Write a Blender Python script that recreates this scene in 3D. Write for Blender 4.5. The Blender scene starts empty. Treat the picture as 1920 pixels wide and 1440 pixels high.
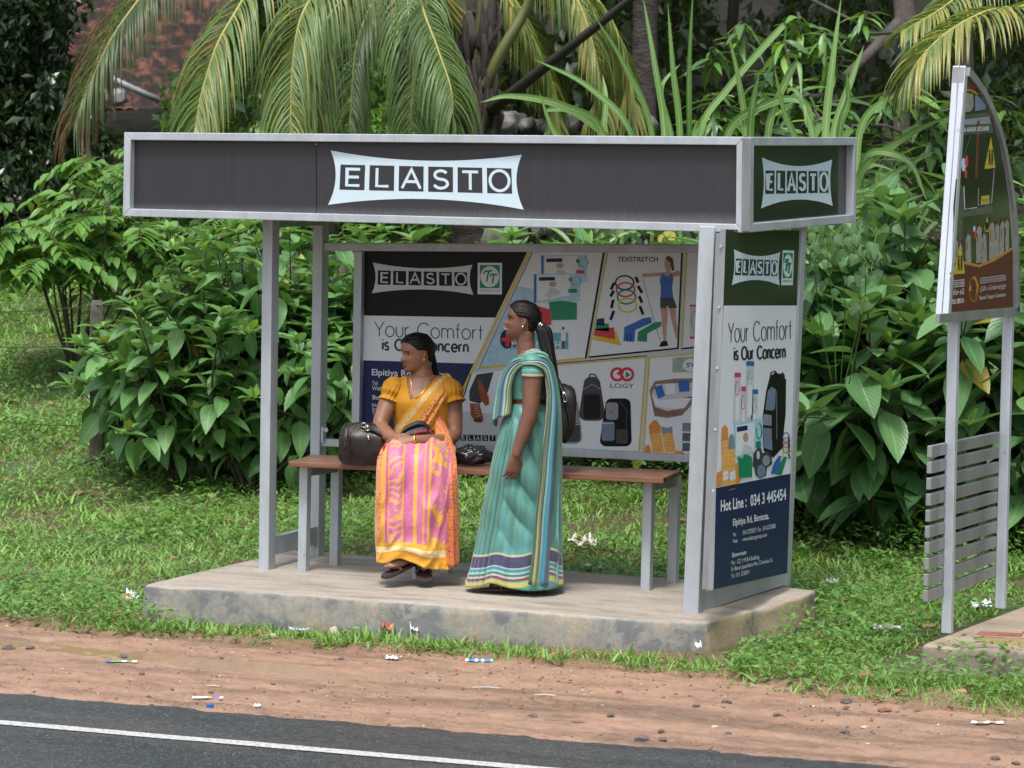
import bpy, math, random
import numpy as np
from mathutils import Vector, Matrix, noise as mnoise
rng = np.random.default_rng(7); random.seed(7)
SC = bpy.context.scene; COL = SC.collection
R = math.radians

# ------------------------------------------------------------------ camera, sky, sun, exposure
FPX = 6678.7                      # focal length in pixels of the 1920 px wide photograph
CAM = np.array([10.338, -17.382, 2.419])
YAW, PITCH, ROLL = .4262, -.0691, .0057
_f = np.array([-math.sin(YAW)*math.cos(PITCH), math.cos(YAW)*math.cos(PITCH), math.sin(PITCH)])
_r0 = np.array([math.cos(YAW), math.sin(YAW), 0.]); _u0 = np.cross(_r0, _f)
_r = _r0*math.cos(ROLL)+_u0*math.sin(ROLL); _u = -_r0*math.sin(ROLL)+_u0*math.cos(ROLL)
cd = bpy.data.cameras.new("camera"); cam = bpy.data.objects.new("camera", cd); COL.objects.link(cam)
cd.sensor_width = 36; cd.lens = 36*FPX/1920; cd.clip_end = 2000; cd.clip_start = .1
cam.matrix_world = Matrix(((_r[0], _u[0], -_f[0], CAM[0]), (_r[1], _u[1], -_f[1], CAM[1]), (_r[2], _u[2], -_f[2], CAM[2]), (0, 0, 0, 1)))
cd.dof.use_dof = True; cd.dof.focus_distance = 19.0; cd.dof.aperture_fstop = 9
SC.camera = cam
w = bpy.data.worlds.new("World"); SC.world = w; w.use_nodes = True
nt = w.node_tree; bg = nt.nodes["Background"]
sky = nt.nodes.new("ShaderNodeTexSky"); sky.sky_type = 'NISHITA'; sky.sun_disc = False
SUN_EL, SUN_AZ = R(64), R(168)     # azimuth measured from +Y clockwise
sky.sun_elevation = SUN_EL; sky.sun_rotation = SUN_AZ; sky.dust_density = 4; sky.air_density = 1.2
hs = nt.nodes.new("ShaderNodeHueSaturation"); hs.inputs['Saturation'].default_value = .6
nt.links.new(sky.outputs[0], hs.inputs['Color']); nt.links.new(hs.outputs[0], bg.inputs[0])
bg.inputs[1].default_value = .12
sd = bpy.data.lights.new("sun", 'SUN'); sun = bpy.data.objects.new("sun", sd); COL.objects.link(sun)
sd.energy = 1.5; sd.angle = R(11); sd.color = (1, .985, .96)
sv = Vector((math.sin(SUN_AZ)*math.cos(SUN_EL), math.cos(SUN_AZ)*math.cos(SUN_EL), math.sin(SUN_EL)))
sun.rotation_euler = sv.to_track_quat('Z', 'Y').to_euler(); sun.location = (0, -10, 30)
SC.view_settings.view_transform = 'Standard'; SC.view_settings.look = 'None'
SC.view_settings.exposure = 1.06; SC.view_settings.gamma = 1
SC.cycles.max_bounces = 6; SC.cycles.transparent_max_bounces = 4

# ------------------------------------------------------------------ geometry of the photograph: rays met by real planes
def ray(u, v): return _f+_r*(u-960)/FPX-_u*(v-720)/FPX
def PZ(u, v, z): d = ray(u, v); return CAM+d*(z-CAM[2])/d[2]
def PY(u, v, y): d = ray(u, v); return CAM+d*(y-CAM[1])/d[1]
def PX(u, v, x): d = ray(u, v); return CAM+d*(x-CAM[0])/d[0]
def PP(u, v, p0, n): d = ray(u, v); return CAM+d*(np.dot(p0-CAM, n)/np.dot(d, n))
def PD(u, v, dist): d = ray(u, v); return CAM+d*dist       # dist along the viewing axis
def proj(P):
    d = np.asarray(P)-CAM; wz = d@_f
    return 960+FPX*(d@_r)/wz, 720-FPX*(d@_u)/wz
EX = np.array([math.cos(YAW), math.sin(YAW), 0.]); EY = np.array([-math.sin(YAW), math.cos(YAW), 0.]); EZ = np.array([0, 0, 1.])

# ------------------------------------------------------------------ mesh helpers
def sm(a, b, x):
    t = np.clip((x-a)/(b-a), 0, 1); return t*t*(3-2*t)
def lerp(a, b, t): return a+(b-a)*t
def unit(v):
    v = np.asarray(v, float); n = np.linalg.norm(v); return v/n if n > 1e-12 else v
class MB:
    """collects faces of ONE object"""
    def __init__(s): s.v = []; s.f = []; s.m = []; s.uv = []; s.has_uv = False
    def verts(s, pts): k = len(s.v); s.v.extend([tuple(float(c) for c in p) for p in pts]); return k
    def face(s, idx, m=0, uv=None):
        s.f.append(tuple(idx)); s.m.append(m); s.uv.append(uv)
        if uv is not None: s.has_uv = True
    def poly(s, pts, m=0): k = s.verts(pts); s.face(range(k, k+len(pts)), m)
    def hexa(s, p, m=0):            # 8 points: bottom ring 0-3, top ring 4-7
        k = s.verts(p)
        for q in ((3, 2, 1, 0), (4, 5, 6, 7), (0, 1, 5, 4), (1, 2, 6, 5), (2, 3, 7, 6), (3, 0, 4, 7)): s.face([k+i for i in q], m)
    def box(s, c, d, m=0, rot=0):
        c = np.array(c, float); d = np.array(d, float)/2; cs, sn = math.cos(rot), math.sin(rot)
        P = []
        for z in (-1, 1):
            for x, y in ((-1, -1), (1, -1), (1, 1), (-1, 1)):
                X, Y = x*d[0], y*d[1]; P.append(c+np.array([X*cs-Y*sn, X*sn+Y*cs, z*d[2]]))
        s.hexa(P, m)
    def beam(s, a, b, wx, wy, m=0, ref=(0, 1, 0)):   # bar from a to b; wy is measured along ref, wx across
        a = np.array(a, float); b = np.array(b, float); t = unit(b-a)
        y = unit(np.array(ref, float)-t*np.dot(ref, t)); x = np.cross(y, t)
        P = [q+x*i*wx/2+y*j*wy/2 for q in (a, b) for i, j in ((-1, -1), (1, -1), (1, 1), (-1, 1))]
        s.hexa(P, m)
    def rings(s, rs, m=0, cap=(True, True), closed=True, uv=None):
        n = len(rs[0]); ks = [s.verts(r) for r in rs]
        N = n if closed else n-1
        for i in range(len(rs)-1):
            for j in range(N):
                j2 = (j+1) % n; q = (ks[i]+j, ks[i]+j2, ks[i+1]+j2, ks[i+1]+j)
                s.face(q, m, None if uv is None else (uv(i, j), uv(i, j+1), uv(i+1, j+1), uv(i+1, j)))
        if closed and cap[0]: s.face([ks[0]+j for j in range(n)][::-1], m, None if uv is None else [uv(0, j) for j in range(n)][::-1])
        if closed and cap[1]: s.face([ks[-1]+j for j in range(n)], m, None if uv is None else [uv(len(rs)-1, j) for j in range(n)])
    def tube(s, pts, rad, n=8, m=0, flat=1.0, up=None):
        pts = [np.array(p, float) for p in pts]; rad = [rad]*len(pts) if np.isscalar(rad) else rad
        t = unit(pts[1]-pts[0]); ref = np.array(up if up is not None else ((0, 0, 1) if abs(t[2]) < .9 else (0, 1, 0)), float)
        x = unit(np.cross(ref, t)); rs = []
        for i, p in enumerate(pts):
            t = unit(pts[min(i+1, len(pts)-1)]-pts[max(i-1, 0)])
            x = unit(x-t*np.dot(x, t)); y = np.cross(t, x)
            rs.append([p+(x*math.cos(a)+y*math.sin(a)*flat)*rad[i] for a in np.linspace(0, 2*math.pi, n, endpoint=False)])
        s.rings(rs, m)
    def ball(s, c, r, nu=16, nv=10, m=0, frame=None):
        c = np.array(c, float); r = np.array([r]*3 if np.isscalar(r) else r, float); F = np.eye(3) if frame is None else np.array(frame)
        rs = []
        for i in range(nv+1):
            ph = math.pi*(i/nv)-math.pi/2; ph = max(min(ph, math.pi/2-.02), -math.pi/2+.02)
            rs.append([c+(np.array([math.cos(ph)*math.cos(a), math.cos(ph)*math.sin(a), math.sin(ph)])*r)@F for a in np.linspace(0, 2*math.pi, nu, endpoint=False)])
        s.rings(rs, m)
    def grid(s, P, m=0, uv=None):      # P[i][j] points, open sheet
        s.rings(P, m, closed=False, uv=uv)
ORG = {}
def tag(o, label=None, cat=None, group=None, kind=None):
    for k, v in (("label", label), ("category", cat), ("group", group), ("kind", kind)):
        if v: o[k] = v
    return o
def thing(name, label, cat, loc, group=None):
    o = bpy.data.objects.new(name, None); COL.objects.link(o); o.location = loc; o.empty_display_size = .1
    ORG[o.name] = np.array(loc, float); return tag(o, label, cat, group)
def link_mesh(name, me, mats, parent=None, loc=(0, 0, 0)):
    o = bpy.data.objects.new(name, me); COL.objects.link(o)
    for m in (mats if isinstance(mats, (list, tuple)) else [mats]): me.materials.append(m)
    if parent is not None: o.parent = parent; ORG[o.name] = ORG[parent.name]
    else: o.location = loc; ORG[o.name] = np.array(loc, float)
    return o
def obj(name, mb, mats, parent=None, loc=(0, 0, 0), smooth=False, **kw):
    off = ORG[parent.name] if parent is not None else np.array(loc, float)
    me = bpy.data.meshes.new(name)
    V = np.array(mb.v, float)-off
    me.from_pydata(V.tolist(), [], mb.f)
    me.polygons.foreach_set('material_index', mb.m)
    if smooth: me.polygons.foreach_set('use_smooth', [True]*len(mb.f))
    if mb.has_uv:
        ul = me.uv_layers.new(name='uv'); fl = []
        for f, uv in zip(mb.f, mb.uv):
            for k in range(len(f)): fl.extend(uv[k] if uv is not None else (0, 0))
        ul.data.foreach_set('uv', fl)
    me.validate(); me.update()
    o = link_mesh(name, me, mats, parent, loc); return tag(o, **kw) if kw else o
def np_obj(name, V, F, mats, parent=None, loc=(0, 0, 0), uv=None, midx=None, smooth=False, **kw):
    """V (n,3) F (m,k) numpy arrays, uv (m*k,2)"""
    off = ORG[parent.name] if parent is not None else np.array(loc, float)
    V = (np.asarray(V)-off).astype(np.float32); F = np.asarray(F, np.int32); n, k = F.shape
    me = bpy.data.meshes.new(name); me.vertices.add(len(V)); me.vertices.foreach_set('co', V.ravel())
    me.loops.add(n*k); me.loops.foreach_set('vertex_index', F.ravel()); me.polygons.add(n)
    me.polygons.foreach_set('loop_start', np.arange(0, n*k, k, dtype=np.int32))
    if midx is not None: me.polygons.foreach_set('material_index', np.asarray(midx, np.int32))
    if smooth: me.polygons.foreach_set('use_smooth', np.ones(n, bool))
    if uv is not None:
        ul = me.uv_layers.new(name='uv'); ul.data.foreach_set('uv', np.asarray(uv, np.float32).ravel())
    me.update(calc_edges=True)
    o = link_mesh(name, me, mats, parent, loc); return tag(o, **kw) if kw else o
def mod(o, typ, **kw):
    m = o.modifiers.new(typ.lower(), typ)
    for k, v in kw.items(): setattr(m, k, v)
    return m
def bake_mods(o):                       # replaces the mesh by its evaluated one
    dg = bpy.context.evaluated_depsgraph_get(); dg.update()
    me = bpy.data.meshes.new_from_object(o.evaluated_get(dg)); o.modifiers.clear(); o.data = me
def fbm(x, y, s=1., seed=0, oct=4):
    out = np.zeros(np.broadcast(x, y).shape); a = 1.
    rg = np.random.default_rng(seed)
    for k in range(oct):
        for q in range(4):
            th = rg.uniform(0, 6.28); fr = s*2**k*rg.uniform(.7, 1.4); ph = rg.uniform(0, 6.28)
            out = out+a*np.sin((x*math.cos(th)+y*math.sin(th))*fr+ph)/4
        a *= .5
    return out
def spline(pts, n):
    """Catmull-Rom through pts, n samples"""
    P = np.array(pts, float); P = np.vstack([2*P[0]-P[1], P, 2*P[-1]-P[-2]]); m = len(P)-3
    t = np.linspace(0, m-1e-9, n); i = t.astype(int); u = (t-i)[:, None]
    a, b, c, d = P[i], P[i+1], P[i+2], P[i+3]
    return .5*((2*b)+(c-a)*u+(2*a-5*b+4*c-d)*u**2+(3*b-a-3*c+d)*u**3)

# ------------------------------------------------------------------ materials
def c4(c): return (*c[:3], 1)
class NT:
    def __init__(s, name):
        s.mat = bpy.data.materials.new(name); s.mat.use_nodes = True; s.t = s.mat.node_tree
        s.b = s.t.nodes["Principled BSDF"]; s.out = s.t.nodes["Material Output"]
    def n(s, typ, **kw):
        nd = s.t.nodes.new("ShaderNode"+typ)
        for k, v in kw.items():
            if k.startswith('_'): setattr(nd, k[1:], v)
            else: nd.inputs[int(k[1:]) if k[0] == 'i' and k[1:].isdigit() else k.replace('__', ' ')].default_value = v
        return nd
    def l(s, a, b): s.t.links.new(a, b)
    def coord(s, which='Object', scale=(1, 1, 1)):
        tc = s.n("TexCoord"); mp = s.n("Mapping"); mp.inputs['Scale'].default_value = scale
        s.l(tc.outputs[which], mp.inputs[0]); return mp.outputs[0]
    def noise(s, co, scale, detail=5, rough=.6, dist=0):
        nd = s.n("TexNoise", Scale=scale, Detail=detail, Roughness=rough, Distortion=dist); s.l(co, nd.inputs['Vector']); return nd.outputs['Fac']
    def ramp(s, fac, stops, interp='LINEAR'):
        r = s.n("ValToRGB"); r.color_ramp.interpolation = interp; e = r.color_ramp.elements
        while len(e) < len(stops): e.new(.5)
        for k, (p, c) in enumerate(stops):
            e[k].position = p; e[k].color = c4(c) if not np.isscalar(c) else (c, c, c, 1)
        s.l(fac, r.inputs[0]); return r.outputs[0]
    def mix(s, fac, a, b, typ='MIX'):
        m = s.n("MixRGB", _blend_type=typ)
        for k, x in ((0, fac), (1, a), (2, b)):
            if hasattr(x, 'is_output'): s.l(x, m.inputs[k])
            else: m.inputs[k].default_value = x if k == 0 else c4(x)
        return m.outputs[0]
    def math(s, op, a, b=0):
        m = s.n("Math", _operation=op)
        for k, x in ((0, a), (1, b)):
            if hasattr(x, 'is_output'): s.l(x, m.inputs[k])
            else: m.inputs[k].default_value = x
        return m.outputs[0]
    def bump(s, h, strength=.3, dist=.01):
        b = s.n("Bump", Strength=strength, Distance=dist); s.l(h, b.inputs['Height']); s.l(b.outputs[0], s.b.inputs['Normal']); return b
    def col(s, c):
        if hasattr(c, 'is_output'): s.l(c, s.b.inputs['Base Color'])
        else: s.b.inputs['Base Color'].default_value = c4(c)
def mat(name, col, rough=.6, metal=0., col2=None, var=.12, vs=6, stretch=(1, 1, 1), bump=0, bs=80, bd=.004, spec=.5, rough2=None, coat=0, lo=.35, hi=.65):
    t = NT(name); b = t.b
    b.inputs['Roughness'].default_value = rough; b.inputs['Metallic'].default_value = metal; b.inputs['Specular IOR Level'].default_value = spec
    b.inputs['Coat Weight'].default_value = coat
    co = t.coord('Object', stretch); f = t.noise(co, vs)
    c2 = col2 if col2 is not None else tuple(x*(1-var*2) for x in col)
    t.col(t.ramp(f, ((lo, col), (hi, c2))))
    if rough2 is not None: t.l(t.ramp(f, ((lo, rough), (hi, rough2))), b.inputs['Roughness'])
    if bump: t.bump(t.noise(co, bs, 3), bump, bd)
    return t.mat
def flat(name, col, rough=.45, spec=.4, var=None):
    return mat(name, col, rough, var=(.03 if min(col) > .4 or max(col) < .02 else .14) if var is None else var, vs=38, spec=spec, lo=.3, hi=.75)
def leafmat(name, c1, c2, rough=.38, transl=.3, veins=9., spec=.5, yellow=0.0, ycol=(.32, .27, .03), bump=.35):
    """leaf: colour varies leaf by leaf, pale midrib and side veins from the uv of the blade"""
    t = NT(name); b = t.b
    g = t.n("NewGeometry"); rnd = g.outputs['Random Per Island']
    base = t.ramp(rnd, ((0, c1), (.55, lerp(np.array(c1), np.array(c2), .5)), (1, c2)))
    if yellow: base = t.mix(t.ramp(rnd, ((1-yellow-.001, 0.), (1-yellow, 1.)), 'CONSTANT'), base, ycol)
    if veins:
        tc = t.n("TexCoord"); sp = t.n("SeparateXYZ"); t.l(tc.outputs['UV'], sp.inputs[0])
        ax = t.math('ABSOLUTE', t.math('SUBTRACT', sp.outputs[0], .5))
        mid = t.ramp(ax, ((.0, 1.), (.045, 0.)))
        ph = t.math('SUBTRACT', t.math('MULTIPLY', sp.outputs[1], veins), t.math('MULTIPLY', ax, veins*.7))
        tri = t.math('ABSOLUTE', t.math('SUBTRACT', t.math('FRACT', ph), .5))
        side = t.ramp(tri, ((.0, 1.), (.1, 0.)))
        vv = t.math('MAXIMUM', mid, t.math('MULTIPLY', side, .35))
        base = t.mix(t.math('MULTIPLY', vv, .55), base, tuple(min(1, x*1.6+.05) for x in c2))
        t.bump(t.math('MULTIPLY', tri, 1.), bump, .006)
    t.col(base); b.inputs['Roughness'].default_value = rough; b.inputs['Specular IOR Level'].default_value = spec
    tr = t.n("BsdfTranslucent"); t.l(t.mix(.5, base, (.25, .4, .04)), tr.inputs[0])
    ms = t.n("MixShader"); ms.inputs[0].default_value = transl
    t.l(b.outputs[0], ms.inputs[1]); t.l(tr.outputs[0], ms.inputs[2]); t.l(ms.outputs[0], t.out.inputs[0])
    return t.mat

# ------------------------------------------------------------------ flat printed graphics on real panels
_tx = {}
def text_mesh(s, bold):
    key = (s, bold)
    if key not in _tx:
        c = bpy.data.curves.new('t', 'FONT'); c.body = s; c.offset = bold; c.resolution_u = 3
        o = bpy.data.objects.new('t', c); COL.objects.link(o)
        dg = bpy.context.evaluated_depsgraph_get(); dg.update()
        me = bpy.data.meshes.new_from_object(o.evaluated_get(dg))
        V = np.array([v.co[:2] for v in me.vertices]); F = [tuple(p.vertices) for p in me.polygons]
        bpy.data.objects.remove(o); bpy.data.curves.remove(c); bpy.data.meshes.remove(me); _tx[key] = (V, F)
    return _tx[key]
def arc(cx, cy, rx, ry, a0, a1, n=18):
    return [(cx+rx*math.cos(R(a)), cy+ry*math.sin(R(a))) for a in np.linspace(a0, a1, n)]
# single-line alphabet of round geometric letters: glyph -> (width, strokes); cap height .72, lower case .5
GL = {
 'Y': (.56, [[(.0, .72), (.28, .34)], [(.56, .72), (.28, .34), (.28, 0)]]),
 'o': (.54, [arc(.27, .25, .26, .26, 0, 360, 28)]),
 'u': (.44, [[(.02, .5), (.02, .2)]+arc(.22, .2, .2, .21, 180, 360)+[(.42, .5)]]),
 'r': (.28, [[(.03, .5), (.03, 0)], arc(.24, .27, .21, .22, 180, 85, 9)]),
 'C': (.74, [arc(.4, .36, .38, .37, 42, 318, 28)]),
 'O': (.8, [arc(.4, .36, .38, .37, 0, 360, 32)]),
 'm': (.78, [[(.03, .5), (.03, 0)], [(.03, .3)]+arc(.21, .31, .18, .19, 180, 0)+[(.39, 0)], [(.39, .3)]+arc(.57, .31, .18, .19, 180, 0)+[(.75, 0)]]),
 'n': (.44, [[(.03, .5), (.03, 0)], [(.03, .28)]+arc(.22, .29, .19, .21, 180, 0)+[(.41, 0)]]),
 'f': (.28, [[(.13, 0), (.13, .58)]+arc(.25, .6, .12, .13, 180, 95, 8), [(0, .47), (.26, .47)]]),
 't': (.26, [[(.13, .68), (.13, 0)], [(0, .47), (.26, .47)]]),
 'i': (.1, [[(.05, .5), (.05, 0)], [(.05, .64), (.05, .71)]]),
 's': (.34, [arc(.17, .37, .14, .13, 30, 250, 12)+arc(.17, .12, .15, .13, 80, -160, 14)]),
 'c': (.48, [arc(.27, .25, .25, .26, 48, 312, 22)]),
 'e': (.52, [[(.03, .25), (.5, .25)]+arc(.265, .25, .245, .26, 0, 320, 24)]),
 'E': (.48, [[(.46, .66), (.06, .66), (.06, .06), (.46, .06)], [(.06, .37), (.43, .37)]]),
 'L': (.44, [[(.06, .72), (.06, .06), (.42, .06)]]),
 'A': (.62, [[(.04, 0), (.31, .7), (.58, 0)], [(.13, .25), (.49, .25)]]),
 'S': (.54, [arc(.27, .52, .19, .155, 25, 265, 16)+arc(.27, .2, .21, .165, 85, -165, 18)]),
 'T': (.5, [[(.02, .66), (.48, .66)], [(.25, .66), (.25, 0)]]),
 'G': (.8, [arc(.4, .36, .34, .32, 35, 360, 26)+[(.45, .36)]]),
 ' ': (.3, [])}
class Decal:
    def __init__(s, p0, n): s.p0 = np.array(p0, float); s.n = unit(n); s.mb = MB(); s.mats = []; s.k = 0
    def mi(s, m):
        if m not in s.mats: s.mats.append(m)
        return s.mats.index(m)
    def pt(s, u, v, L): p = s.p0+s.n*(.0008*L); return PP(u, v, p, s.n)
    def poly(s, pts, m, L=1): s.mb.poly([s.pt(u, v, L) for u, v in pts], s.mi(m))
    def ell(s, cu, cv, ru, rv, m, L=1, n=28, a0=0, a1=360, rot=0):
        cs, sn = math.cos(R(rot)), math.sin(R(rot)); P = []
        for x, y in arc(0, 0, ru, rv, a0, a1, n)[:-1 if a1-a0 >= 360 else None]: P.append((cu+x*cs-y*sn, cv+x*sn+y*cs))
        s.poly(P, m, L)
    def stroke(s, pts, wd, m, L=1):
        P = np.array(pts, float); s.k += 1; L = L+.18*(s.k % 5)
        if len(P) < 2: return
        closed = np.hypot(*(P[0]-P[-1])) < 1e-6
        T = np.gradient(P, axis=0)
        if closed: T[0] = T[-1] = P[1]-P[-2]
        T /= np.maximum(np.hypot(T[:, 0], T[:, 1]), 1e-9)[:, None]; N = np.stack([-T[:, 1], T[:, 0]], 1)
        for i in range(1, len(P)-1):          # mitre
            d = unit(P[i]-P[i-1]); nn = np.array([-d[1], d[0]]); c = abs(nn@N[i]); N[i] /= max(c, .5)
        wds = np.full(len(P), wd) if np.isscalar(wd) else np.array(wd)
        A = P+N*wds[:, None]/2; B = P-N*wds[:, None]/2; mi = s.mi(m)
        ka = s.mb.verts([s.pt(*q, L) for q in A]); kb = s.mb.verts([s.pt(*q, L) for q in B])
        for i in range(len(P)-1): s.mb.face((ka+i, ka+i+1, kb+i+1, kb+i), mi)
    def geo(s, txt, a, b, h, wd, m, L=1, gap=.1, up=(0, -1)):
        """round stroke lettering with its baseline from a to b (pixels), cap height h"""
        x = 0; st = []
        for ch in txt:
            g = GL[ch]
            for sk in g[1]: st.append([(x+p[0], p[1]) for p in sk])
            x += g[0]+gap
        x -= gap; a = np.array(a, float); e = (np.array(b, float)-a)/x; up = np.array(up, float)*h/.72
        for sk in st:
            s.stroke([a+e*p[0]+up*p[1] for p in sk], wd, m, L)
    def text(s, txt, a, b, h, m, L=1, bold=0.0, up=(0, -1)):
        V, F = text_mesh(txt, bold)
        if not len(V): return
        x0, x1 = V[:, 0].min(), V[:, 0].max(); a = np.array(a, float); e = (np.array(b, float)-a)/(x1-x0); up = np.array(up, float)*h/.72
        k = s.mb.verts([s.pt(*(a+e*(p[0]-x0)+up*p[1]), L) for p in V]); mi = s.mi(m)
        for f in F: s.mb.face([k+i for i in f], mi)
    def build(s, name, parent, **kw): return obj(name, s.mb, s.mats, parent, **kw)
# ================================================================== GROUND, ROAD, DIRT SHOULDER
def yb(x): return np.interp(x, [-8, 0, 1.0, 2.8, 3.8, 4.5, 5.5, 8], [-1.2, -1.15, -1.1, -1.1, -1.16, -1.33, -1.62, -1.8])
_ky = [-1, 2, 4, 7, 10, 14, 19, 26, 40, 60, 90, 150]; _kz = [-.2, -.2, -.08, .2, .62, 1.15, 1.9, 2.7, 4.5, 9, 19, 40]
def G(x, y):
    x = np.asarray(x, float); y = np.asarray(y, float)
    yy = y-.8*sm(3, 9, y)*np.sin(x*.35+1)
    z = np.interp(yy, _ky, _kz)+.03*fbm(x, y, 1.1, 3)*sm(1.5, 4, y)+.25*fbm(x, y, .25, 5, 3)*sm(6, 16, y)
    e = y-yb(x)-.12*fbm(x, y*0, 5., 8)-.05*fbm(x, y, 16, 9, 2)
    z = z-.16*(1-sm(-.13, .0, e))+.012*fbm(x, y, 6, 4, 2)*sm(0, .5, e)
    return z
def sheet(name, xs, ys, zf, m, **kw):
    X, Y = np.meshgrid(xs, ys); V = np.stack([X, Y, zf(X, Y)], -1).reshape(-1, 3)
    nx, ny = len(xs), len(ys); i = (np.arange(ny-1)[:, None]*nx+np.arange(nx-1)[None]).ravel()
    F = np.stack([i, i+1, i+1+nx, i+nx], 1)
    return np_obj(name, V, F, m, smooth=True, **kw)
t = NT("soil"); co = t.coord('Object')
n1 = t.noise(co, 1.4, 6); n2 = t.noise(co, 14, 6, .7)
soil = t.ramp(n2, ((.3, (.045, .03, .018)), (.55, (.10, .062, .036)), (.75, (.17, .11, .065))))
ge = t.n('NewGeometry'); sp = t.n('SeparateXYZ'); t.l(ge.outputs['Position'], sp.inputs[0])
soil = t.mix(t.ramp(n1, ((.42, 0.), (.62, 1.))), soil, (.045, .085, .02))
soil = t.mix(t.ramp(t.math('MULTIPLY', t.math('ADD', sp.outputs[1], 2.0), .5), ((.45, 1.), (.85, 0.))), soil, t.ramp(n2, ((.3, (.14, .08, .045)), (.7, (.25, .155, .10)))))
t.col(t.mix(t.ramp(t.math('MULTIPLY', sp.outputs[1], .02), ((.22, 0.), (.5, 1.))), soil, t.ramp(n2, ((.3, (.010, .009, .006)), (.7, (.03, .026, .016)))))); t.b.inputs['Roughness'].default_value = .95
t.bump(n2, .8, .03); M_SOIL = t.mat  # laterite
xs = np.concatenate([np.linspace(-60, -7, 40), np.linspace(-6.8, 8, 260), np.linspace(8.3, 60, 34)])
ys = np.concatenate([np.linspace(-60, -2.2, 12), np.linspace(-2, 2, 110), np.linspace(2.1, 16, 110), np.linspace(16.4, 150, 60)])
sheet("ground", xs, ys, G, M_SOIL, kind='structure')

t = NT("wet_laterite_dirt"); co = t.coord('Object'); cs = t.coord('Object', (.35, 2.2, 1))
n1 = t.noise(cs, 1.6, 6, .6, .4); n2 = t.noise(co, 45, 6, .7); n3 = t.noise(co, 6, 5, .65)
dry = t.ramp(n3, ((.3, (.19, .10, .06)), (.5, (.285, .165, .105)), (.7, (.335, .21, .143))))
wet = t.ramp(n3, ((.35, (.12, .066, .04)), (.65, (.20, .118, .078))))
ge = t.n('NewGeometry'); spz = t.n('SeparateXYZ'); t.l(ge.outputs['Position'], spz.inputs[0])
wf = t.math('MAXIMUM', t.ramp(n1, ((.49, 0.), (.60, .85))), t.ramp(t.math('MULTIPLY', t.math('ADD', spz.outputs[2], .2440), 60.), ((.05, 1.), (.55, 0.))))
cc = t.mix(wf, dry, wet); t.col(t.mix(t.ramp(n2, ((.38, .0), (.75, .55))), cc, (.38, .265, .185)))
t.l(t.ramp(wf, ((0, .9), (1, .28))), t.b.inputs['Roughness']); t.bump(t.mix(.4, n2, t.noise(co, 160, 3)), .9, .016); M_DIRT = t.mat
def dirt_z(x, y):
    rut = np.exp(-((y+2.05-.12*np.sin(x*.5))/.22)**2)*.020*np.clip(.35+.9*fbm(x, x*0, .9, 24, 2), 0, 1)+np.exp(-((y+1.66+.03*x)/.16)**2)*.017*np.clip(.4+1.1*fbm(x, x*0, 1.1, 25, 2), 0, 1)+np.exp(-((y+2.75+.02*x)/.09)**2)*.012*np.clip(fbm(x, x*0, 1.3, 27, 2), 0, 1)
    edge = .055*(1-sm(-3.22, -2.98, y+.04*fbm(x, x*0, 3, 12)+.02*fbm(x, y, 17, 13, 2)))
    return -.224+.009*fbm(x*.6, y*1.8, 2.2, 21, 4)+.005*fbm(x, y, 13, 22, 3)+.005*fbm(x, y, 50, 23, 3)-rut-edge
sheet("dirt_shoulder", np.concatenate([np.linspace(-9, -1.6, 120), np.linspace(-1.58, 6.8, 600), np.linspace(6.85, 9, 40)]), np.linspace(-3.7, -.4, 240), dirt_z, M_DIRT, kind='structure')
sheet("dirt_verge", np.concatenate([np.linspace(-60, -9, 20), ]), np.linspace(-3.7, -.8, 12), lambda x, y: -.235+0*x, M_DIRT, kind='structure')
sheet("dirt_verge", np.linspace(9, 60, 20), np.linspace(-3.7, -.8, 12), lambda x, y: -.235+0*x, M_DIRT, kind='structure')
t = NT("muddy_water"); t.col((.30, .19, .12)); t.b.inputs['Roughness'].default_value = .12; t.b.inputs['Specular IOR Level'].default_value = .22
t.bump(t.noise(t.coord('Object', (1, 3, 1)), 6, 2), .04, .01); M_WATER = t.mat
sheet("puddle", np.linspace(-9, 9, 3), np.linspace(-2.62, -1.45, 3), lambda x, y: -.2358+0*x, M_WATER, kind='structure')

t = NT("wet_asphalt"); co = t.coord('Object')
n1 = t.noise(co, 75, 4, .85); n2 = t.noise(t.coord('Object', (.4, 2, 1)), 1.6, 5)
v = t.n("TexVoronoi", Scale=150.); t.l(co, v.inputs['Vector'])
cc = t.ramp(n1, ((.36, (.007, .009, .009)), (.58, (.026, .030, .030)), (.72, (.20, .21, .21))))
sv_ = t.n('SeparateColor'); t.l(v.outputs['Color'], sv_.inputs[0]); agg = t.ramp(sv_.outputs[0], ((0, (.010, .012, .012)), (.62, (.030, .034, .034)), (.88, (.06, .066, .066)), (.975, (.26, .27, .26))))
cc = t.mix(.5, cc, agg); cc = t.mix(t.ramp(n2, ((.45, 0.), (.7, .3))), cc, (.085, .07, .06)); t.col(cc)
t.l(t.ramp(n2, ((.4, .34), (.65, .62))), t.b.inputs['Roughness']); t.bump(t.mix(.5, n1, v.outputs['Distance']), .5, .006); M_ROAD = t.mat
road_z = lambda x, y: -.226-.012*np.abs((y+6.6)/3.4)**2
sheet("road", np.linspace(-90, 90, 60), np.linspace(-10.6, -2.95, 24), road_z, M_ROAD, kind='structure')
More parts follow.
